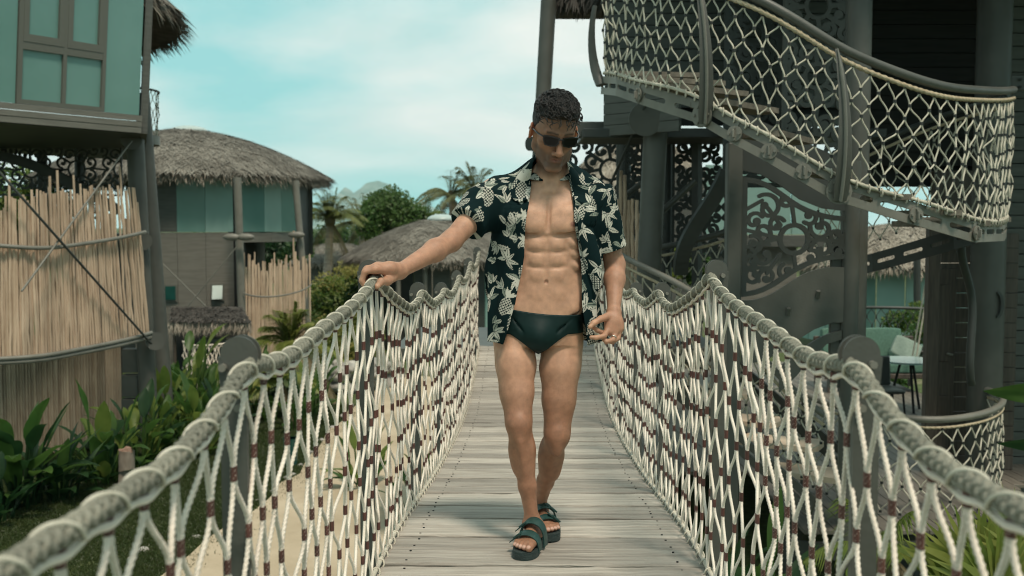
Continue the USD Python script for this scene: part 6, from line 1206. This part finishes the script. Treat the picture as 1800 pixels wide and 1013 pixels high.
for sg in (-1, 1):
    BF.cone(hp_(sg * 0.049, -0.006, -0.064), hp_(sg * 0.014, 0.066, -0.112), 0.019 * HS, 0.016 * HS, 0.022)
    BF.cone(hp_(sg * 0.058, -0.004, -0.02), hp_(sg * 0.049, -0.006, -0.068), 0.015 * HS, 0.017 * HS, 0.02)
    hell(sg * 0.045, 0.052, -0.022, (0.022, 0.022, 0.020), 0.022); BF.cone(hp_(sg * 0.012, 0.083, 0.020), hp_(sg * 0.044, 0.068, 0.020), 0.010 * HS, 0.009 * HS, 0.012)
    hell(sg * 0.031, 0.090, 0.000, (0.018, 0.014, 0.012), 0.012, True); hell(sg * 0.031, 0.070, 0.000, (0.013, 0.013, 0.012), 0.004)
    hell(sg * 0.0145, 0.096, -0.050, (0.0085, 0.012, 0.008), 0.005)
    eR = np.stack([hr * math.cos(0.45) + sg * hf * math.sin(0.45) * -1, hf * math.cos(0.45) + sg * hr * math.sin(0.45), hu]); hell(sg * 0.081, -0.014, -0.012, (0.0085, 0.020, 0.032), 0.006, R=eR); hell(sg * 0.088, -0.010, -0.010, (0.006, 0.010, 0.019), 0.006, True, R=eR)
BF.cone(hp_(0, 0.080, 0.012), hp_(0, 0.110, -0.042), 0.0085 * HS, 0.0120 * HS, 0.008); hell(0, 0.110, -0.044, (0.0125, 0.011, 0.010), 0.006)
BF.cone(hp_(-0.012, 0.074, -0.110), hp_(0.012, 0.074, -0.110), 0.016 * HS, 0.016 * HS, 0.02)
hell(0, 0.076, -0.076, (0.028, 0.016, 0.018), 0.015)
for dz, r_ in ((-0.0708, 0.0040), (-0.0808, 0.0048)):
    BF.cone(hp_(-0.019, 0.082, dz - 0.001), hp_(0, 0.0895, dz), 0.0030 * HS, r_ * HS, 0.005); BF.cone(hp_(0.019, 0.082, dz - 0.001), hp_(0, 0.0895, dz), 0.0030 * HS, r_ * HS, 0.005)
BF.cone(hp_(-0.022, 0.090, -0.076), hp_(0.022, 0.090, -0.076), 0.0034, 0.0034, 0.003, True); BF.cone(hp_(0, 0.098, -0.056), hp_(0, 0.096, -0.066), 0.003, 0.003, 0.004, True)
BV, BFc = BF.mesh(); BV = smooth_mesh(BV, BFc, 2)
lab_ = trimesh.graph.connected_component_labels(np.vstack([BFc[:, [0, 1]], BFc[:, [1, 2]]]), node_count=len(BV)); big_ = np.bincount(lab_).argmax(); kp = lab_[BFc[:, 0]] == big_; BFc = BFc[kp]; us_ = np.unique(BFc); mp = np.full(len(BV), -1); mp[us_] = np.arange(len(us_)); BV, BFc = BV[us_], mp[BFc]
# skin tones: paler trunk, tanned legs and forearms, shaved beard, lips, nipples
rowz = lambda r: at(900, r, 4.05)[2]
H_ = (BV - HC) @ HR3.T / HS; zz = BV[:, 2]
torso_c, leg_c, arm_c, face_c = np.array((0.47, 0.265, 0.172)), np.array((0.265, 0.130, 0.077)), np.array((0.36, 0.190, 0.120)), np.array((0.27, 0.135, 0.082))
wl = np.clip((rowz(615) - zz) / 0.25, 0, 1)[:, None]; T_ = torso_c * (1 - wl) + leg_c * wl
def near(P, r, soft): return np.clip(1 - (np.linalg.norm(BV - P, axis=1) - r) / soft, 0, 1)[:, None]
def seg_near(p, q, r, soft):
    t = np.clip(((BV - p) @ (q - p)) / ((q - p) @ (q - p)), 0, 1); return np.clip(1 - (np.linalg.norm(BV - p - t[:, None] * (q - p), axis=1) - r) / soft, 0, 1)[:, None]
for p, q in ((ER, WR), (WR, Kn[1]), (EL, WL), (WL, pk[1])): w_ = seg_near(p, q, 0.07, 0.05); T_ = T_ * (1 - w_) + arm_c * w_
hd = np.clip(1 - (np.linalg.norm(H_ * (1, 0.9, 0.8), axis=1) - 0.115) / 0.03, 0, 1)[:, None]; T_ = T_ * (1 - hd) + face_c * hd
beard = (np.clip((-0.050 - H_[:, 2] + 0.25 * np.maximum(np.abs(H_[:, 0]) - 0.03, 0) * 2) / 0.02, 0, 1) * np.clip((H_[:, 1] + 0.01) / 0.03, 0, 1))[:, None] * hd; T_ = T_ * (1 - beard * np.array((0.55, 0.50, 0.44)))
lip = (np.clip(1 - np.abs(H_[:, 2] + 0.076) / 0.011, 0, 1) * np.clip(1 - np.abs(H_[:, 0]) / 0.024, 0, 1) * (H_[:, 1] > 0.07))[:, None] ** 0.5; T_ = T_ * (1 - lip) + lip * np.array((0.27, 0.115, 0.085))
brow = (np.clip(1 - np.abs(H_[:, 2] - 0.024 + 0.1 * np.abs(np.abs(H_[:, 0]) - 0.03)) / 0.007, 0, 1) * (np.abs(np.abs(H_[:, 0]) - 0.03) < 0.020) * (H_[:, 1] > 0.05))[:, None]; T_ = T_ * (1 - 0.85 * brow)
ear = ((np.abs(H_[:, 0]) > 0.074) & (np.abs(H_[:, 2]) < 0.05))[:, None]; T_ = np.where(ear, T_ * (1.15, 0.92, 0.9), T_)
for px_ in (914, 1006): w_ = near(chest(px_, 394, 0.012), 0.009, 0.005); T_ = T_ * (1 - w_) + w_ * np.array((0.24, 0.11, 0.08))
w_ = near(chest(960, 495, 0.0), 0.004, 0.008); T_ = T_ * (1 - 0.45 * w_)  # navel hollow: its shade painted into the tint
hairn = meshkit.noise(BV * (420, 420, 170), 5); body_hair = np.clip((hairn - 0.5) * 2, 0, 1) * (0.16 * np.clip((rowz(640) - zz) / 0.1, 0, 1) + 0.14 * np.clip(1 - np.abs(zz - rowz(380)) / 0.09, 0, 1)); T_ = T_ * (1 - body_hair[:, None])
for f, inn in ((FRf, -1), (FLf, 1)):
    for v1, u1 in ((0.030, 0.262), (0.010, 0.258), (-0.007, 0.250), (-0.023, 0.240), (-0.037, 0.228)): w_ = near(f(u1, v1 * inn, SOLE + 0.016), 0.006, 0.004); T_ = T_ * (1 - w_) + w_ * np.array((0.45, 0.27, 0.21))
base = np.array([float(bx(4.1)) , 4.1, float(deck_z(4.1))])
man = thing('person', 'man in open dark floral shirt and green swim briefs walking down the bridge in sunglasses', 'person', None, base)
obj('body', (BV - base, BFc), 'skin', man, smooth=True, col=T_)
print('body', len(BV), 'vertices')
# swim briefs: a skin-tight shell cut at the waist and the leg openings
sl, X, Y, Z = BF.sub((-0.12, 3.90, rowz(640)), (at(1030, 0, 4.0)[0], 4.35, rowz(520)))
D = BF.F[sl] - 0.0045
c = chest(946, 590, -0.03); D = np.minimum(D, 0)*0 + D
e = np.sqrt(((X - at(948, 0, 4.05)[0]) / 0.062) ** 2 + ((Y - 4.045) / 0.085) ** 2 + ((Z - rowz(588)) / 0.070) ** 2); De = (e - 1) * 0.060; hh = np.maximum(0.03 - np.abs(D - De), 0) / 0.03; D = np.minimum(D, De) - hh * hh * 0.0075
xc = at(948, 0, 4.05)[0]; u_ = X - xc
top_z = rowz(545) + np.where(Y < 4.1, -0.032 * u_ / 0.15 * 0.5 - 0.010 * (1 - np.clip((u_ / 0.16) ** 2, 0, 1)), 0.015)
leg_z = rowz(586) + 0.0 - (rowz(586) - rowz(624)) * np.clip(1 - np.abs(u_ - 0.0) / 0.115, 0, 1) ** 1.15
B_ = np.maximum(np.maximum(D, Z - top_z), np.maximum(leg_z - Z, -(BF.F[sl] + 0.012)))
bf = Field((0, 0, 0), (0.01, 0.01, 0.01), HB); bf.lo = np.array([X.ravel()[0], Y.ravel()[0], Z.ravel()[0]], float); bf.h = HB
v, f = bf.mesh(B_.astype(np.float32)); v = smooth_mesh(v, f, 3); br_ = obj('swim_briefs', (v - base, f), 'briefs_cloth', man, smooth=True)
# shirt: loose shell round trunk and upper arms, open in front
HSH = 0.0030
sf_ = Field((at(772, 0, 4.0)[0], 3.76, rowz(622)), (at(1108, 0, 4.1)[0], 4.40, rowz(268)), HSH)
rows_ = [(318, 957, 0.14, 0.075), (336, 956, 0.205, 0.092), (356, 956, 0.220, 0.115), (395, 957, 0.216, 0.138), (440, 956, 0.220, 0.142), (480, 956, 0.226, 0.146), (530, 954, 0.238, 0.152), (575, 954, 0.250, 0.158), (625, 954, 0.262, 0.164)]
sf_.loft([rowz(r[0]) for r in rows_], [at(r[1], 0, 4.1)[0] for r in rows_], [4.12] * 9, [r[2] for r in rows_], [r[3] for r in rows_], 0.03, 2.2)
for px_ in (880, 1044): sf_.cone(at(966 + (px_ - 966) * 0.25, 304, 4.14), at(966 + (px_ - 966) * 0.9, 334, 4.13), 0.056, 0.058, 0.05)
aR, aL = (ER - SR) / np.linalg.norm(ER - SR), (EL - SL) / np.linalg.norm(EL - SL)
sf_.chain([SR + (0.02, 0, 0.0), SR + aR * 0.09, SR + aR * 0.30], [0.074, 0.077, 0.081], 0.04); sf_.chain([SL + (-0.02, 0, 0), SL + aL * 0.1, SL + aL * 0.30], [0.070, 0.068, 0.066], 0.035)
S_ = sf_.F; X, Y, Z = sf_.ax[0][:, None, None], sf_.ax[1][None, :, None], sf_.ax[2][None, None, :]
th_ = np.arctan2(X - at(957, 0, 4.1)[0], -(Y - 4.12)) + 0 * Z; low_ = np.clip((rowz(400) - Z) / 0.35, 0, 1)
S_ += (-0.010 * low_ * np.sin(7 * th_ + 1.3 + 1.2 * np.sin(9 * Z)) - 0.006 * low_ * np.sin(13 * th_ + 4 * Z * 2)).astype(np.float32)
gz = np.stack(np.meshgrid(np.arange(S_.shape[0]), np.arange(S_.shape[1]), np.arange(S_.shape[2]), indexing='ij'), -1)[::4, ::4, ::4] * HSH
nz_ = meshkit.fbm(gz * (11, 11, 6), 2, 8); from_ = nz_ - nz_.mean()
from scipy.ndimage import zoom
zf = [S_.shape[k] / nz_.shape[k] for k in range(3)]; S_ += (0.030 * zoom(from_, zf, order=1)[:S_.shape[0], :S_.shape[1], :S_.shape[2]]).astype(np.float32); del gz
# keep the cloth outside the body
bi = [np.clip(((sf_.ax[k] - BF.lo[k]) / HB).astype(int), 0, BF.n[k] - 1) for k in range(3)]; bodyF = BF.F[np.ix_(*bi)]
off = 0.013; hh = np.maximum(0.02 - np.abs(S_ - (bodyF - off)), 0) / 0.02; eR_ = (X - SR[0]) * aR[0] + (Y - SR[1]) * aR[1] + (Z - SR[2]) * aR[2]; eL_ = (X - SL[0]) * aL[0] + (Y - SL[1]) * aL[1] + (Z - SL[2]) * aL[2]
armL = np.sqrt((X - SL[0] - eL_ * aL[0]) ** 2 + (Y - SL[1] - eL_ * aL[1]) ** 2 + (Z - SL[2] - eL_ * aL[2]) ** 2)
reg = (Z < rowz(322)) & (Z > rowz(560)) & ~((X > at(1040, 0, 4.1)[0]) & (Z < rowz(446))) & ~((X < at(850, 0, 4.1)[0]) & (eR_ > 0.2)); S2 = np.where(reg, np.minimum(S_, bodyF - off) - hh * hh * 0.005, S_)
endR = (X - SR[0]) * aR[0] + (Y - SR[1]) * aR[1] + (Z - SR[2]) * aR[2]; endL = (X - SL[0]) * aL[0] + (Y - SL[1]) * aL[1] + (Z - SL[2]) * aL[2]
S2 = np.maximum(S2, np.where((X < at(856, 0, 4.1)[0]) & (endR > 0), endR - 0.205, -1)); 
endLs = np.where((X > at(1062, 0, 4.1)[0]) & (np.sqrt((X - SL[0] - endL * aL[0]) ** 2 + (Y - SL[1] - endL * aL[1]) ** 2 + (Z - SL[2] - endL * aL[2]) ** 2) < 0.105), endL - 0.212, -1); S2 = np.maximum(S2, np.where(Z > rowz(545), endLs, -1))
shell = np.maximum(S2, -(S2 + 0.0075))
hem = rowz(604) + 0.010 * np.sin(5 * th_ + 1.0); shell = np.maximum(shell, hem - Z)
li = np.interp(sf_.ax[2], [rowz(r) for r in (612, 604, 530, 450, 360, 310, 280)], [at(c, 0, 3.98)[0] for c in (878, 882, 908, 920, 930, 934, 938)])[None, None, :]
ri = np.interp(sf_.ax[2], [rowz(r) for r in (612, 604, 545, 500, 430, 350, 310, 280)], [at(c, 0, 3.98)[0] for c in (1036, 1034, 1028, 1026, 1018, 1008, 1000, 992)])[None, None, :]
wob_ = (0.004 * np.sin(sf_.ax[2] * 21))[None, None, :]
openg = np.maximum(np.maximum(li + wob_ - X, X - ri - wob_), Y - 4.11); shell = np.maximum(shell, -openg)
nd_ = (nt - nb) / np.linalg.norm(nt - nb); tt_ = (X - nb[0]) * nd_[0] + (Y - nb[1]) * nd_[1] + (Z - nb[2]) * nd_[2]; nr_ = np.sqrt((X - nb[0] - tt_ * nd_[0]) ** 2 + (Y - nb[1] - tt_ * nd_[1]) ** 2 + (Z - nb[2] - tt_ * nd_[2]) ** 2) - 0.074; shell = np.maximum(shell, np.where(tt_ > -0.06, -nr_, -1))
SV, SFc = sf_.mesh(shell.astype(np.float32)); SV = smooth_mesh(SV, SFc, 3)
lab_ = trimesh.graph.connected_component_labels(np.vstack([SFc[:, [0, 1]], SFc[:, [1, 2]]]), node_count=len(SV)); cnt_ = np.bincount(lab_); kp = cnt_[lab_[SFc[:, 0]]] > 4000; SFc = SFc[kp]; us_ = np.unique(SFc); mp = np.full(len(SV), -1); mp[us_] = np.arange(len(us_)); SV, SFc = SV[us_], mp[SFc]
print('shirt', len(SV))
# printed pattern: cream leaves, palms and pineapples on dark green
GROUND = np.array((0.0035, 0.013, 0.014)); CREAM = np.array((0.46, 0.45, 0.385)); DIM = np.array((0.20, 0.225, 0.185))
def print_uv(V):
    xr = V[:, 0] - at(957, 0, 4.1)[0]; bk_ = np.maximum(V[:, 1] - 4.05, 0); up_ = np.clip((V[:, 2] - rowz(352)) / 0.05, 0, 1); u, v = xr + np.sign(xr) * 0.8 * bk_ * (1 - up_), V[:, 2] + 0.8 * bk_ * up_
    for S0, a_, sg in ((SR, aR, -1), (SL, aL, 1)):
        t = (V - S0) @ a_; dd = V - S0 - t[:, None] * a_; rad = np.linalg.norm(dd, axis=1); m_ = (t > 0.03) & (rad < 0.105) & (sg * (V[:, 0] - S0[0]) > -0.01 + 0.25 * np.maximum(t, 0) * (sg > 0) * 0)
        if sg < 0: m_ &= (V[:, 0] < at(852, 0, 4.1)[0])
        else: m_ &= (V[:, 0] > at(1058, 0, 4.1)[0]) & (V[:, 2] > rowz(455))
        w1 = np.cross(a_, (0, 1, 0)); w1 /= np.linalg.norm(w1); w2 = np.cross(a_, w1); an = np.arctan2(dd @ w1, -(dd @ w2) * np.sign((w2 @ np.array([0, 1, 0])) or 1) * -1)
        u = np.where(m_, sg * (2.0 + t), u); v = np.where(m_, an * 0.075, v)
    return np.c_[u, v]
def paint(V, seed=5):
    from scipy.spatial import cKDTree
    UVp = print_uv(V); tr = cKDTree(UVp); C = np.tile(GROUND, (len(V), 1)); rs = np.random.default_rng(seed)
    def leaf(p, a, L, W, col, rib=True, bend=0.0):
        idx = np.array(tr.query_ball_point((p[0] + math.cos(a) * L / 2, p[1] + math.sin(a) * L / 2), L * 0.62), int)
        if len(idx) == 0: return
        q = UVp[idx] - p; x = (q[:, 0] * math.cos(a) + q[:, 1] * math.sin(a)) / L; y = (-q[:, 0] * math.sin(a) + q[:, 1] * math.cos(a)); y = y - bend * L * x * x
        ins = (x > 0) & (x < 1) & (np.abs(y) < W * np.sin(PI * np.clip(x, 0, 1) ** 0.8) ** 0.9); C[idx[ins]] = col
        if rib:
            rb = ins & (np.abs(y) < 0.0011) & (x < 0.85); C[idx[rb]] = GROUND * 1.5
    def dots(p, a, L, W):
        idx = np.array(tr.query_ball_point(p, L * 0.6), int)
        if len(idx) == 0: return
        q = UVp[idx] - p; x = q[:, 0] * math.cos(a) + q[:, 1] * math.sin(a); y = -q[:, 0] * math.sin(a) + q[:, 1] * math.cos(a)
        ins = (x / (L / 2)) ** 2 + (y / W) ** 2 < 1; g1, g2 = (x + y) / 0.0125, (x - y) / 0.0125; cell = (np.abs(g1 - np.round(g1)) < 0.34) & (np.abs(g2 - np.round(g2)) < 0.34); C[idx[ins]] = GROUND * 1.2; C[idx[ins & cell]] = CREAM * rs.uniform(0.85, 1.1)
    spots = []
    for u0, u1, v0, v1, n in ((-0.70, 0.70, rowz(615), rowz(290), 560), (-2.35, -2.0, -0.24, 0.24, 90), (2.0, 2.35, -0.24, 0.24, 90)):
        for _ in range(n * 6):
            p = np.array([rs.uniform(u0, u1), rs.uniform(v0, v1)])
            if all((p[0] - s[0]) ** 2 + (p[1] - s[1]) ** 2 > 0.050 ** 2 for s in spots): spots.append(p)
    for p in spots:
        k = rs.random(); a0 = rs.uniform(0, 2 * PI)
        if k < 0.22:
            a = PI / 2 + rs.normal(0, 0.5); dots(p, a, 0.075, 0.023)
            for da in (-0.75, -0.35, 0, 0.35, 0.75): leaf(p + 0.034 * np.array([math.cos(a), math.sin(a)]), a + da, rs.uniform(0.03, 0.05), 0.006, CREAM, False, rs.normal(0, 0.2))
        elif k < 0.72:
            for j in range(int(rs.integers(4, 7))): leaf(p, a0 + j * rs.uniform(0.55, 1.0), rs.uniform(0.033, 0.056), rs.uniform(0.006, 0.0095), CREAM * rs.uniform(0.8, 1.1) if rs.random() < 0.8 else DIM, True, rs.normal(0, 0.25))
        else:
            for j in range(3): leaf(p + rs.normal(0, 0.012, 2), a0 + rs.normal(0, 0.6), rs.uniform(0.03, 0.055), rs.uniform(0.006, 0.010), CREAM if rs.random() < 0.6 else DIM, True, rs.normal(0, 0.3))
    return C
SC = paint(SV)
sh = obj('shirt', (SV - base, SFc), 'shirt_cloth', man, smooth=True, col=SC)
# camp collar: two lapels and the band round the neck
def ribbon(A_, B_, th=0.004, n=16, m_=8, lift=0.0):
    A_, B_ = bez(A_, n), bez(B_, n); t = np.linspace(0, 1, m_)[None, :, None]; G = A_[:, None] * (1 - t) + B_[:, None] * t; G[..., 1] -= lift * np.sin(PI * t[..., 0])
    Nn = np.cross(np.gradient(G, axis=0), np.gradient(G, axis=1)); Nn /= np.maximum(np.linalg.norm(Nn, axis=-1, keepdims=True), 1e-9); V = np.concatenate([(G + Nn * th / 2).reshape(-1, 3), (G - Nn * th / 2).reshape(-1, 3)]); F = grid_faces(n, m_, False); k = n * m_; E = []
    loop = [i * m_ for i in range(n)] + [(n - 1) * m_ + j for j in range(1, m_)] + [i * m_ + m_ - 1 for i in range(n - 2, -1, -1)] + [j for j in range(m_ - 2, 0, -1)]
    for a, b in zip(loop, loop[1:] + loop[:1]): E += [[a, b, b + k], [a, b + k, a + k]]
    return V, np.vstack([F, F[:, ::-1] + k, E])
def dense(vf, times=3):
    t = trimesh.Trimesh(*vf, process=False)
    for _ in range(times): t = t.subdivide()
    return np.array(t.vertices), np.array(t.faces)
def front_s(px, py, out): q = chest(px, py, out); return q
lapL = ribbon([at(940, 272, 4.10), at(936, 292, 4.02), front_s(931, 320, 0.030), front_s(929, 350, 0.034)], [at(933, 285, 4.16), at(908, 312, 4.05), front_s(898, 338, 0.040), front_s(912, 356, 0.040)], lift=0.008)
lapR = ribbon([at(996, 282, 4.08), at(1000, 300, 4.02), front_s(1006, 325, 0.030), front_s(1010, 352, 0.034)], [at(1004, 290, 4.14), at(1026, 318, 4.05), front_s(1040, 340, 0.040), front_s(1028, 362, 0.040)], lift=0.008)
lap2 = ribbon([front_s(929, 345, 0.030), front_s(922, 430, 0.026), front_s(915, 480, 0.03)], [front_s(914, 352, 0.038), front_s(912, 430, 0.030), front_s(909, 480, 0.034)], lift=0.004)
flap = ribbon([front_s(1010, 350, 0.034), front_s(1018, 420, 0.040), front_s(1034, 480, 0.06), front_s(1048, 512, 0.075)], [front_s(1026, 358, 0.046), front_s(1044, 410, 0.058), front_s(1056, 470, 0.085), front_s(1053, 505, 0.085)], lift=0.006)
aa = np.linspace(0.35, 2 * PI - 0.35, 22); ring0 = np.stack([nb[0] + 0.072 * np.sin(aa) + 0.004, 4.125 - 0.070 * np.cos(aa), rowz(300) + 0.012 - 0.020 * np.cos(aa)], -1); ring1 = ring0 + np.stack([0.028 * np.sin(aa), -0.028 * np.cos(aa), np.full(22, -0.034)], -1)
band = ribbon(ring0, ring1, n=30)
for nm, rb in (('collar', lapL), ('collar', lapR), ('collar', band), ('front_flap', flap)):
    v, f = dense(rb, 2 if nm == 'collar' and rb is band else 3); obj(nm, (v - base, f), 'shirt_cloth', sh, smooth=True, col=paint(v, 5))
# hair: curls over the crown, short sides
hfld = Field(HC - 0.16, HC + 0.17, 0.0026)
hcone = lambda *a, **k: None
hfld.ell(hp_(0, -0.018, 0.036), HS * np.array((0.0785, 0.096, 0.092)), 0.01, HR3); hfld.ell(hp_(0.004, 0.018, 0.085), HS * np.array((0.066, 0.074, 0.044)), 0.03, HR3); hfld.ell(hp_(0.0, -0.03, 0.082), HS * np.array((0.066, 0.070, 0.045)), 0.03, HR3)
X, Y, Z = hfld.ax[0][:, None, None], hfld.ax[1][None, :, None], hfld.ax[2][None, None, :]
L = [HR3[i, 0] * (X - HC[0]) + HR3[i, 1] * (Y - HC[1]) + HR3[i, 2] * (Z - HC[2]) for i in range(3)]; L = [q / HS for q in L]
P3 = np.stack(np.broadcast_arrays(X, Y, Z), -1); warp = meshkit.fbm(P3 * 40, 2, 4)[..., None] * 0.03; curl = np.abs(meshkit.fbm((P3 + warp) * 62, 2, 3) - 0.5) * 2; topw = np.clip((L[2] - 0.03) / 0.05, 0, 1)
hairF = hfld.F + (0.010 * (curl - 0.35) * topw + 0.003 * (curl - 0.4)).astype(np.float32)
line = np.maximum.reduce([0.052 + 0.10 * np.clip(np.abs(L[0]) - 0.045, 0, 1) * -1.2 - L[2] + 0 * L[1], -(0.045 - L[1]) * 1.0 + 0 * L[2] - 0.0])   # in front of the ears only above the hairline
frontcut = np.where(L[1] > 0.028 + 0 * L[2], 0.058 - 0.010 * np.cos(L[0] * 60) - L[2], -1.0); sidecut = np.where(L[1] > -0.005 + 0 * L[2], 0.004 + 0.9 * (L[1] + 0.005) - L[2], -0.045 - L[2]); hairF = np.maximum(hairF, np.maximum(frontcut, sidecut)); 
hv, hf_ = hfld.mesh(hairF.astype(np.float32)); hr_p = obj('hair', (smooth_mesh(hv, hf_, 1) - base, hf_), 'hair', man, smooth=True)
rs = np.random.default_rng(3); lk = MB()
for _ in range(300):
    v = rs.normal(0, 1, 3); v[2] = abs(v[2]); v /= np.linalg.norm(v); q = np.array([0.078 * v[0], 0.096 * v[1] + 0.004, 0.050 + 0.090 * v[2]])
    if q[2] < 0.058 + 0.02 * (q[1] < 0.02): continue
    n_ = unit(v / np.array([0.078, 0.096, 0.090])); fl = np.array([rs.normal(0.1, 0.55), 0.9, -0.25 * (q[1] > 0.05)]) + rs.normal(0, 0.25, 3); t1 = unit(fl - (fl @ n_) * n_); t2 = np.cross(n_, t1); Lk = rs.uniform(0.020, 0.040); a = np.linspace(0, 1, 9); ph, am = rs.uniform(0, 6), rs.uniform(0.002, 0.0055)
    P = q + n_ * (0.004 + 0.008 * np.sin(PI * a * 0.85))[:, None] + t1 * (Lk * (a - 0.3))[:, None] + t2 * (am * np.sin(ph + a * 6.5))[:, None] - n_ * (0.9 * Lk ** 2 / 0.09 * (a - 0.3) ** 2 * 0.8)[:, None]; Pw = HC + HS * (P @ HR3) - base
    lk.tube(Pw, np.array([0.0012, 0.0018, 0.0021, 0.0021, 0.002, 0.0018, 0.0014, 0.001, 0.0004]), 5)
obj('curls', lk, 'hair', hr_p, smooth=True, kind='stuff')
# sunglasses
sg_ = thing  # (parts of the man)
def hx(r, f, u): return hp_(r, f, u) - base
fr = MB(); lens_parts = []
for s in (-1, 1):
    sh2 = Polygon([(-0.027, 0.015), (0.0, 0.0175), (0.027, 0.018), (0.0285, 0.004), (0.021, -0.017), (0.0, -0.0215), (-0.020, -0.017), (-0.027, -0.004)]).buffer(0.003); sh2 = affinity.scale(sh2, 0.98, 0.86, origin=(0, 0.01))
    if s < 0: sh2 = affinity.scale(sh2, -1, 1, origin=(0, 0))
    ax_r = unit(hr - s * 0.22 * hf); ax_u = unit(hu - 0.10 * hf); ax_f = np.cross(ax_r, ax_u)
    o3 = hx(s * 0.034, 0.097, -0.002)
    fr.poly(sh2.difference(sh2.buffer(-0.0042)), 0.005, [ax_r * HS, ax_u * HS, ax_f, o3]); lens_parts.append((sh2.buffer(-0.004), [ax_r * HS, ax_u * HS, ax_f, o3]))
    fr.tube(np.array([hx(s * 0.063, 0.090, 0.012), hx(s * 0.076, 0.062, 0.010), hx(s * 0.082, 0.02, 0.006), hx(s * 0.083, -0.02, 0.0), hx(s * 0.081, -0.035, -0.014)]), 0.0032, 6, flat=(1, 1.5))
fr.tube(np.array([hx(-0.010, 0.101, 0.006), hx(0, 0.104, 0.009), hx(0.010, 0.101, 0.006)]), 0.003, 7)
gl = obj('sunglasses', fr, 'glasses_black', man, smooth=30)
for po, m4 in lens_parts: obj('lens', MB().poly(po, 0.0022, m4), 'lens_black', gl)
# ring on the left hand
q0 = at(1078, 593, 3.972); q1 = at(1077, 598, 3.965); a = np.linspace(0, 2 * PI, 20); ax = unit(at(1077, 598, 3.965) - pk[2]); e1 = unit(np.cross(ax, (0, 1, 0))); e2 = np.cross(ax, e1)
obj('ring', MB().tube(q0 - base + 0.0115 * (np.cos(a)[:, None] * e1 + np.sin(a)[:, None] * e2), 0.0022, 6, ref=ax), 'silver', man, smooth=True)
# sandals
def arc_strip(f, u0, u1, w, h0, v0=-0.05, v1=0.05, th=0.0045, skew=0.0):
    n = 22; t = np.linspace(0, PI, n); vv = (v0 + v1) / 2 - (v1 - v0) / 2 * np.cos(t); hh = SOLE * 0.55 + (h0 - SOLE * 0.55) * np.sin(t) ** 0.62; G = []
    for j, u in enumerate(np.linspace(u0, u1, 5)): G.append(np.array([f(u + skew * v, v, h - 0.004 * abs(j - 2) / 2) for v, h in zip(vv, hh * (1 - 0.06 * (j - 2) / 2))]))
    G = np.array(G); Nn = np.cross(np.gradient(G, axis=0), np.gradient(G, axis=1)); Nn /= np.maximum(np.linalg.norm(Nn, axis=-1, keepdims=True), 1e-9); c = G.mean((0, 1)) - (0, 0, 0.03)
    if ((G - c) * Nn).sum() < 0: Nn = -Nn
    V = np.concatenate([(G + Nn * th).reshape(-1, 3), G.reshape(-1, 3)]); F = grid_faces(5, n, False); k = 5 * n; E = []
    loop = list(range(n)) + [j * n + n - 1 for j in range(1, 5)] + [4 * n + i for i in range(n - 2, -1, -1)] + [j * n for j in range(3, 0, -1)]
    for a, b in zip(loop, loop[1:] + loop[:1]): E += [[a, b, b + k], [a, b + k, a + k]]
    return V, np.vstack([F, F[:, ::-1] + k, np.array(E)])
for f, inn, nm in ((FRf, -1, 'front'), (FLf, 1, 'rear')):
    out2 = np.array([(-0.012, 0.0), (0.0, 0.028), (0.05, 0.034), (0.12, 0.034), (0.19, 0.050), (0.235, 0.050), (0.272, 0.034), (0.281, 0.008), (0.270, -0.022), (0.232, -0.044), (0.19, -0.050), (0.12, -0.042), (0.05, -0.036), (0.0, -0.028)]); out2[:, 1] *= inn
    pg = Polygon(bez(np.vstack([out2, out2[:1]]), 70)); e = trimesh.creation.extrude_polygon(pg, 1.0, engine='earcut'); ev = np.array(e.vertices)
    def lay(z0, z1, grow): return np.array([f(*(p[:2] * (1 + grow) - np.array([0.13 * grow, 0])), z0 + (z1 - z0) * p[2]) for p in ev]) - base
    sn = obj('sandal', MB().add(lay(0.003, 0.022, 0.0), np.array(e.faces)).add(lay(0.0222, 0.031, -0.03), np.array(e.faces)), 'sandal_sole', man, smooth=30)
    for (u0, u1, h0, sk) in ((0.158, 0.198, 0.083, 0.12), (0.088, 0.130, 0.115, 0.05)):
        v, fc = arc_strip(f, u0, u1, 0.03, h0, -0.049, 0.049, skew=sk * inn); obj('strap', (v - base, fc), 'sandal_strap', sn, smooth=50)
        bc = f((u0 + u1) / 2, -0.034 * inn, h0 * 0.80) - base; side = unit(f(0.1, -0.05 * inn, 0) - f(0.1, 0, 0)); fw_ = unit(f(0.2, 0, 0) - f(0.1, 0, 0)); upv = unit(side * 0.75 + np.array([0, 0, 0.9])); sd_ = unit(np.cross(fw_, upv))
        bk2 = MB()
        for a0, a1 in ((-1, 1),):
            for s2 in (-1, 1): bk2.box(bc + sd_ * 0.014 * s2 + upv * 0.006, (0.046, 0.005, 0.007), np.stack([fw_, sd_, upv], 1), 0.001); bk2.box(bc + fw_ * 0.021 * s2 + upv * 0.006, (0.005, 0.030, 0.007), np.stack([fw_, sd_, upv], 1), 0.001)
        bk2.box(bc + upv * 0.007, (0.004, 0.03, 0.004), np.stack([fw_, sd_, upv], 1)); bk2.box(bc + sd_ * 0.02 + upv * 0.003, (0.030, 0.045, 0.004), np.stack([fw_, sd_, upv], 1))
        obj('buckle', bk2, 'sandal_strap', sn)
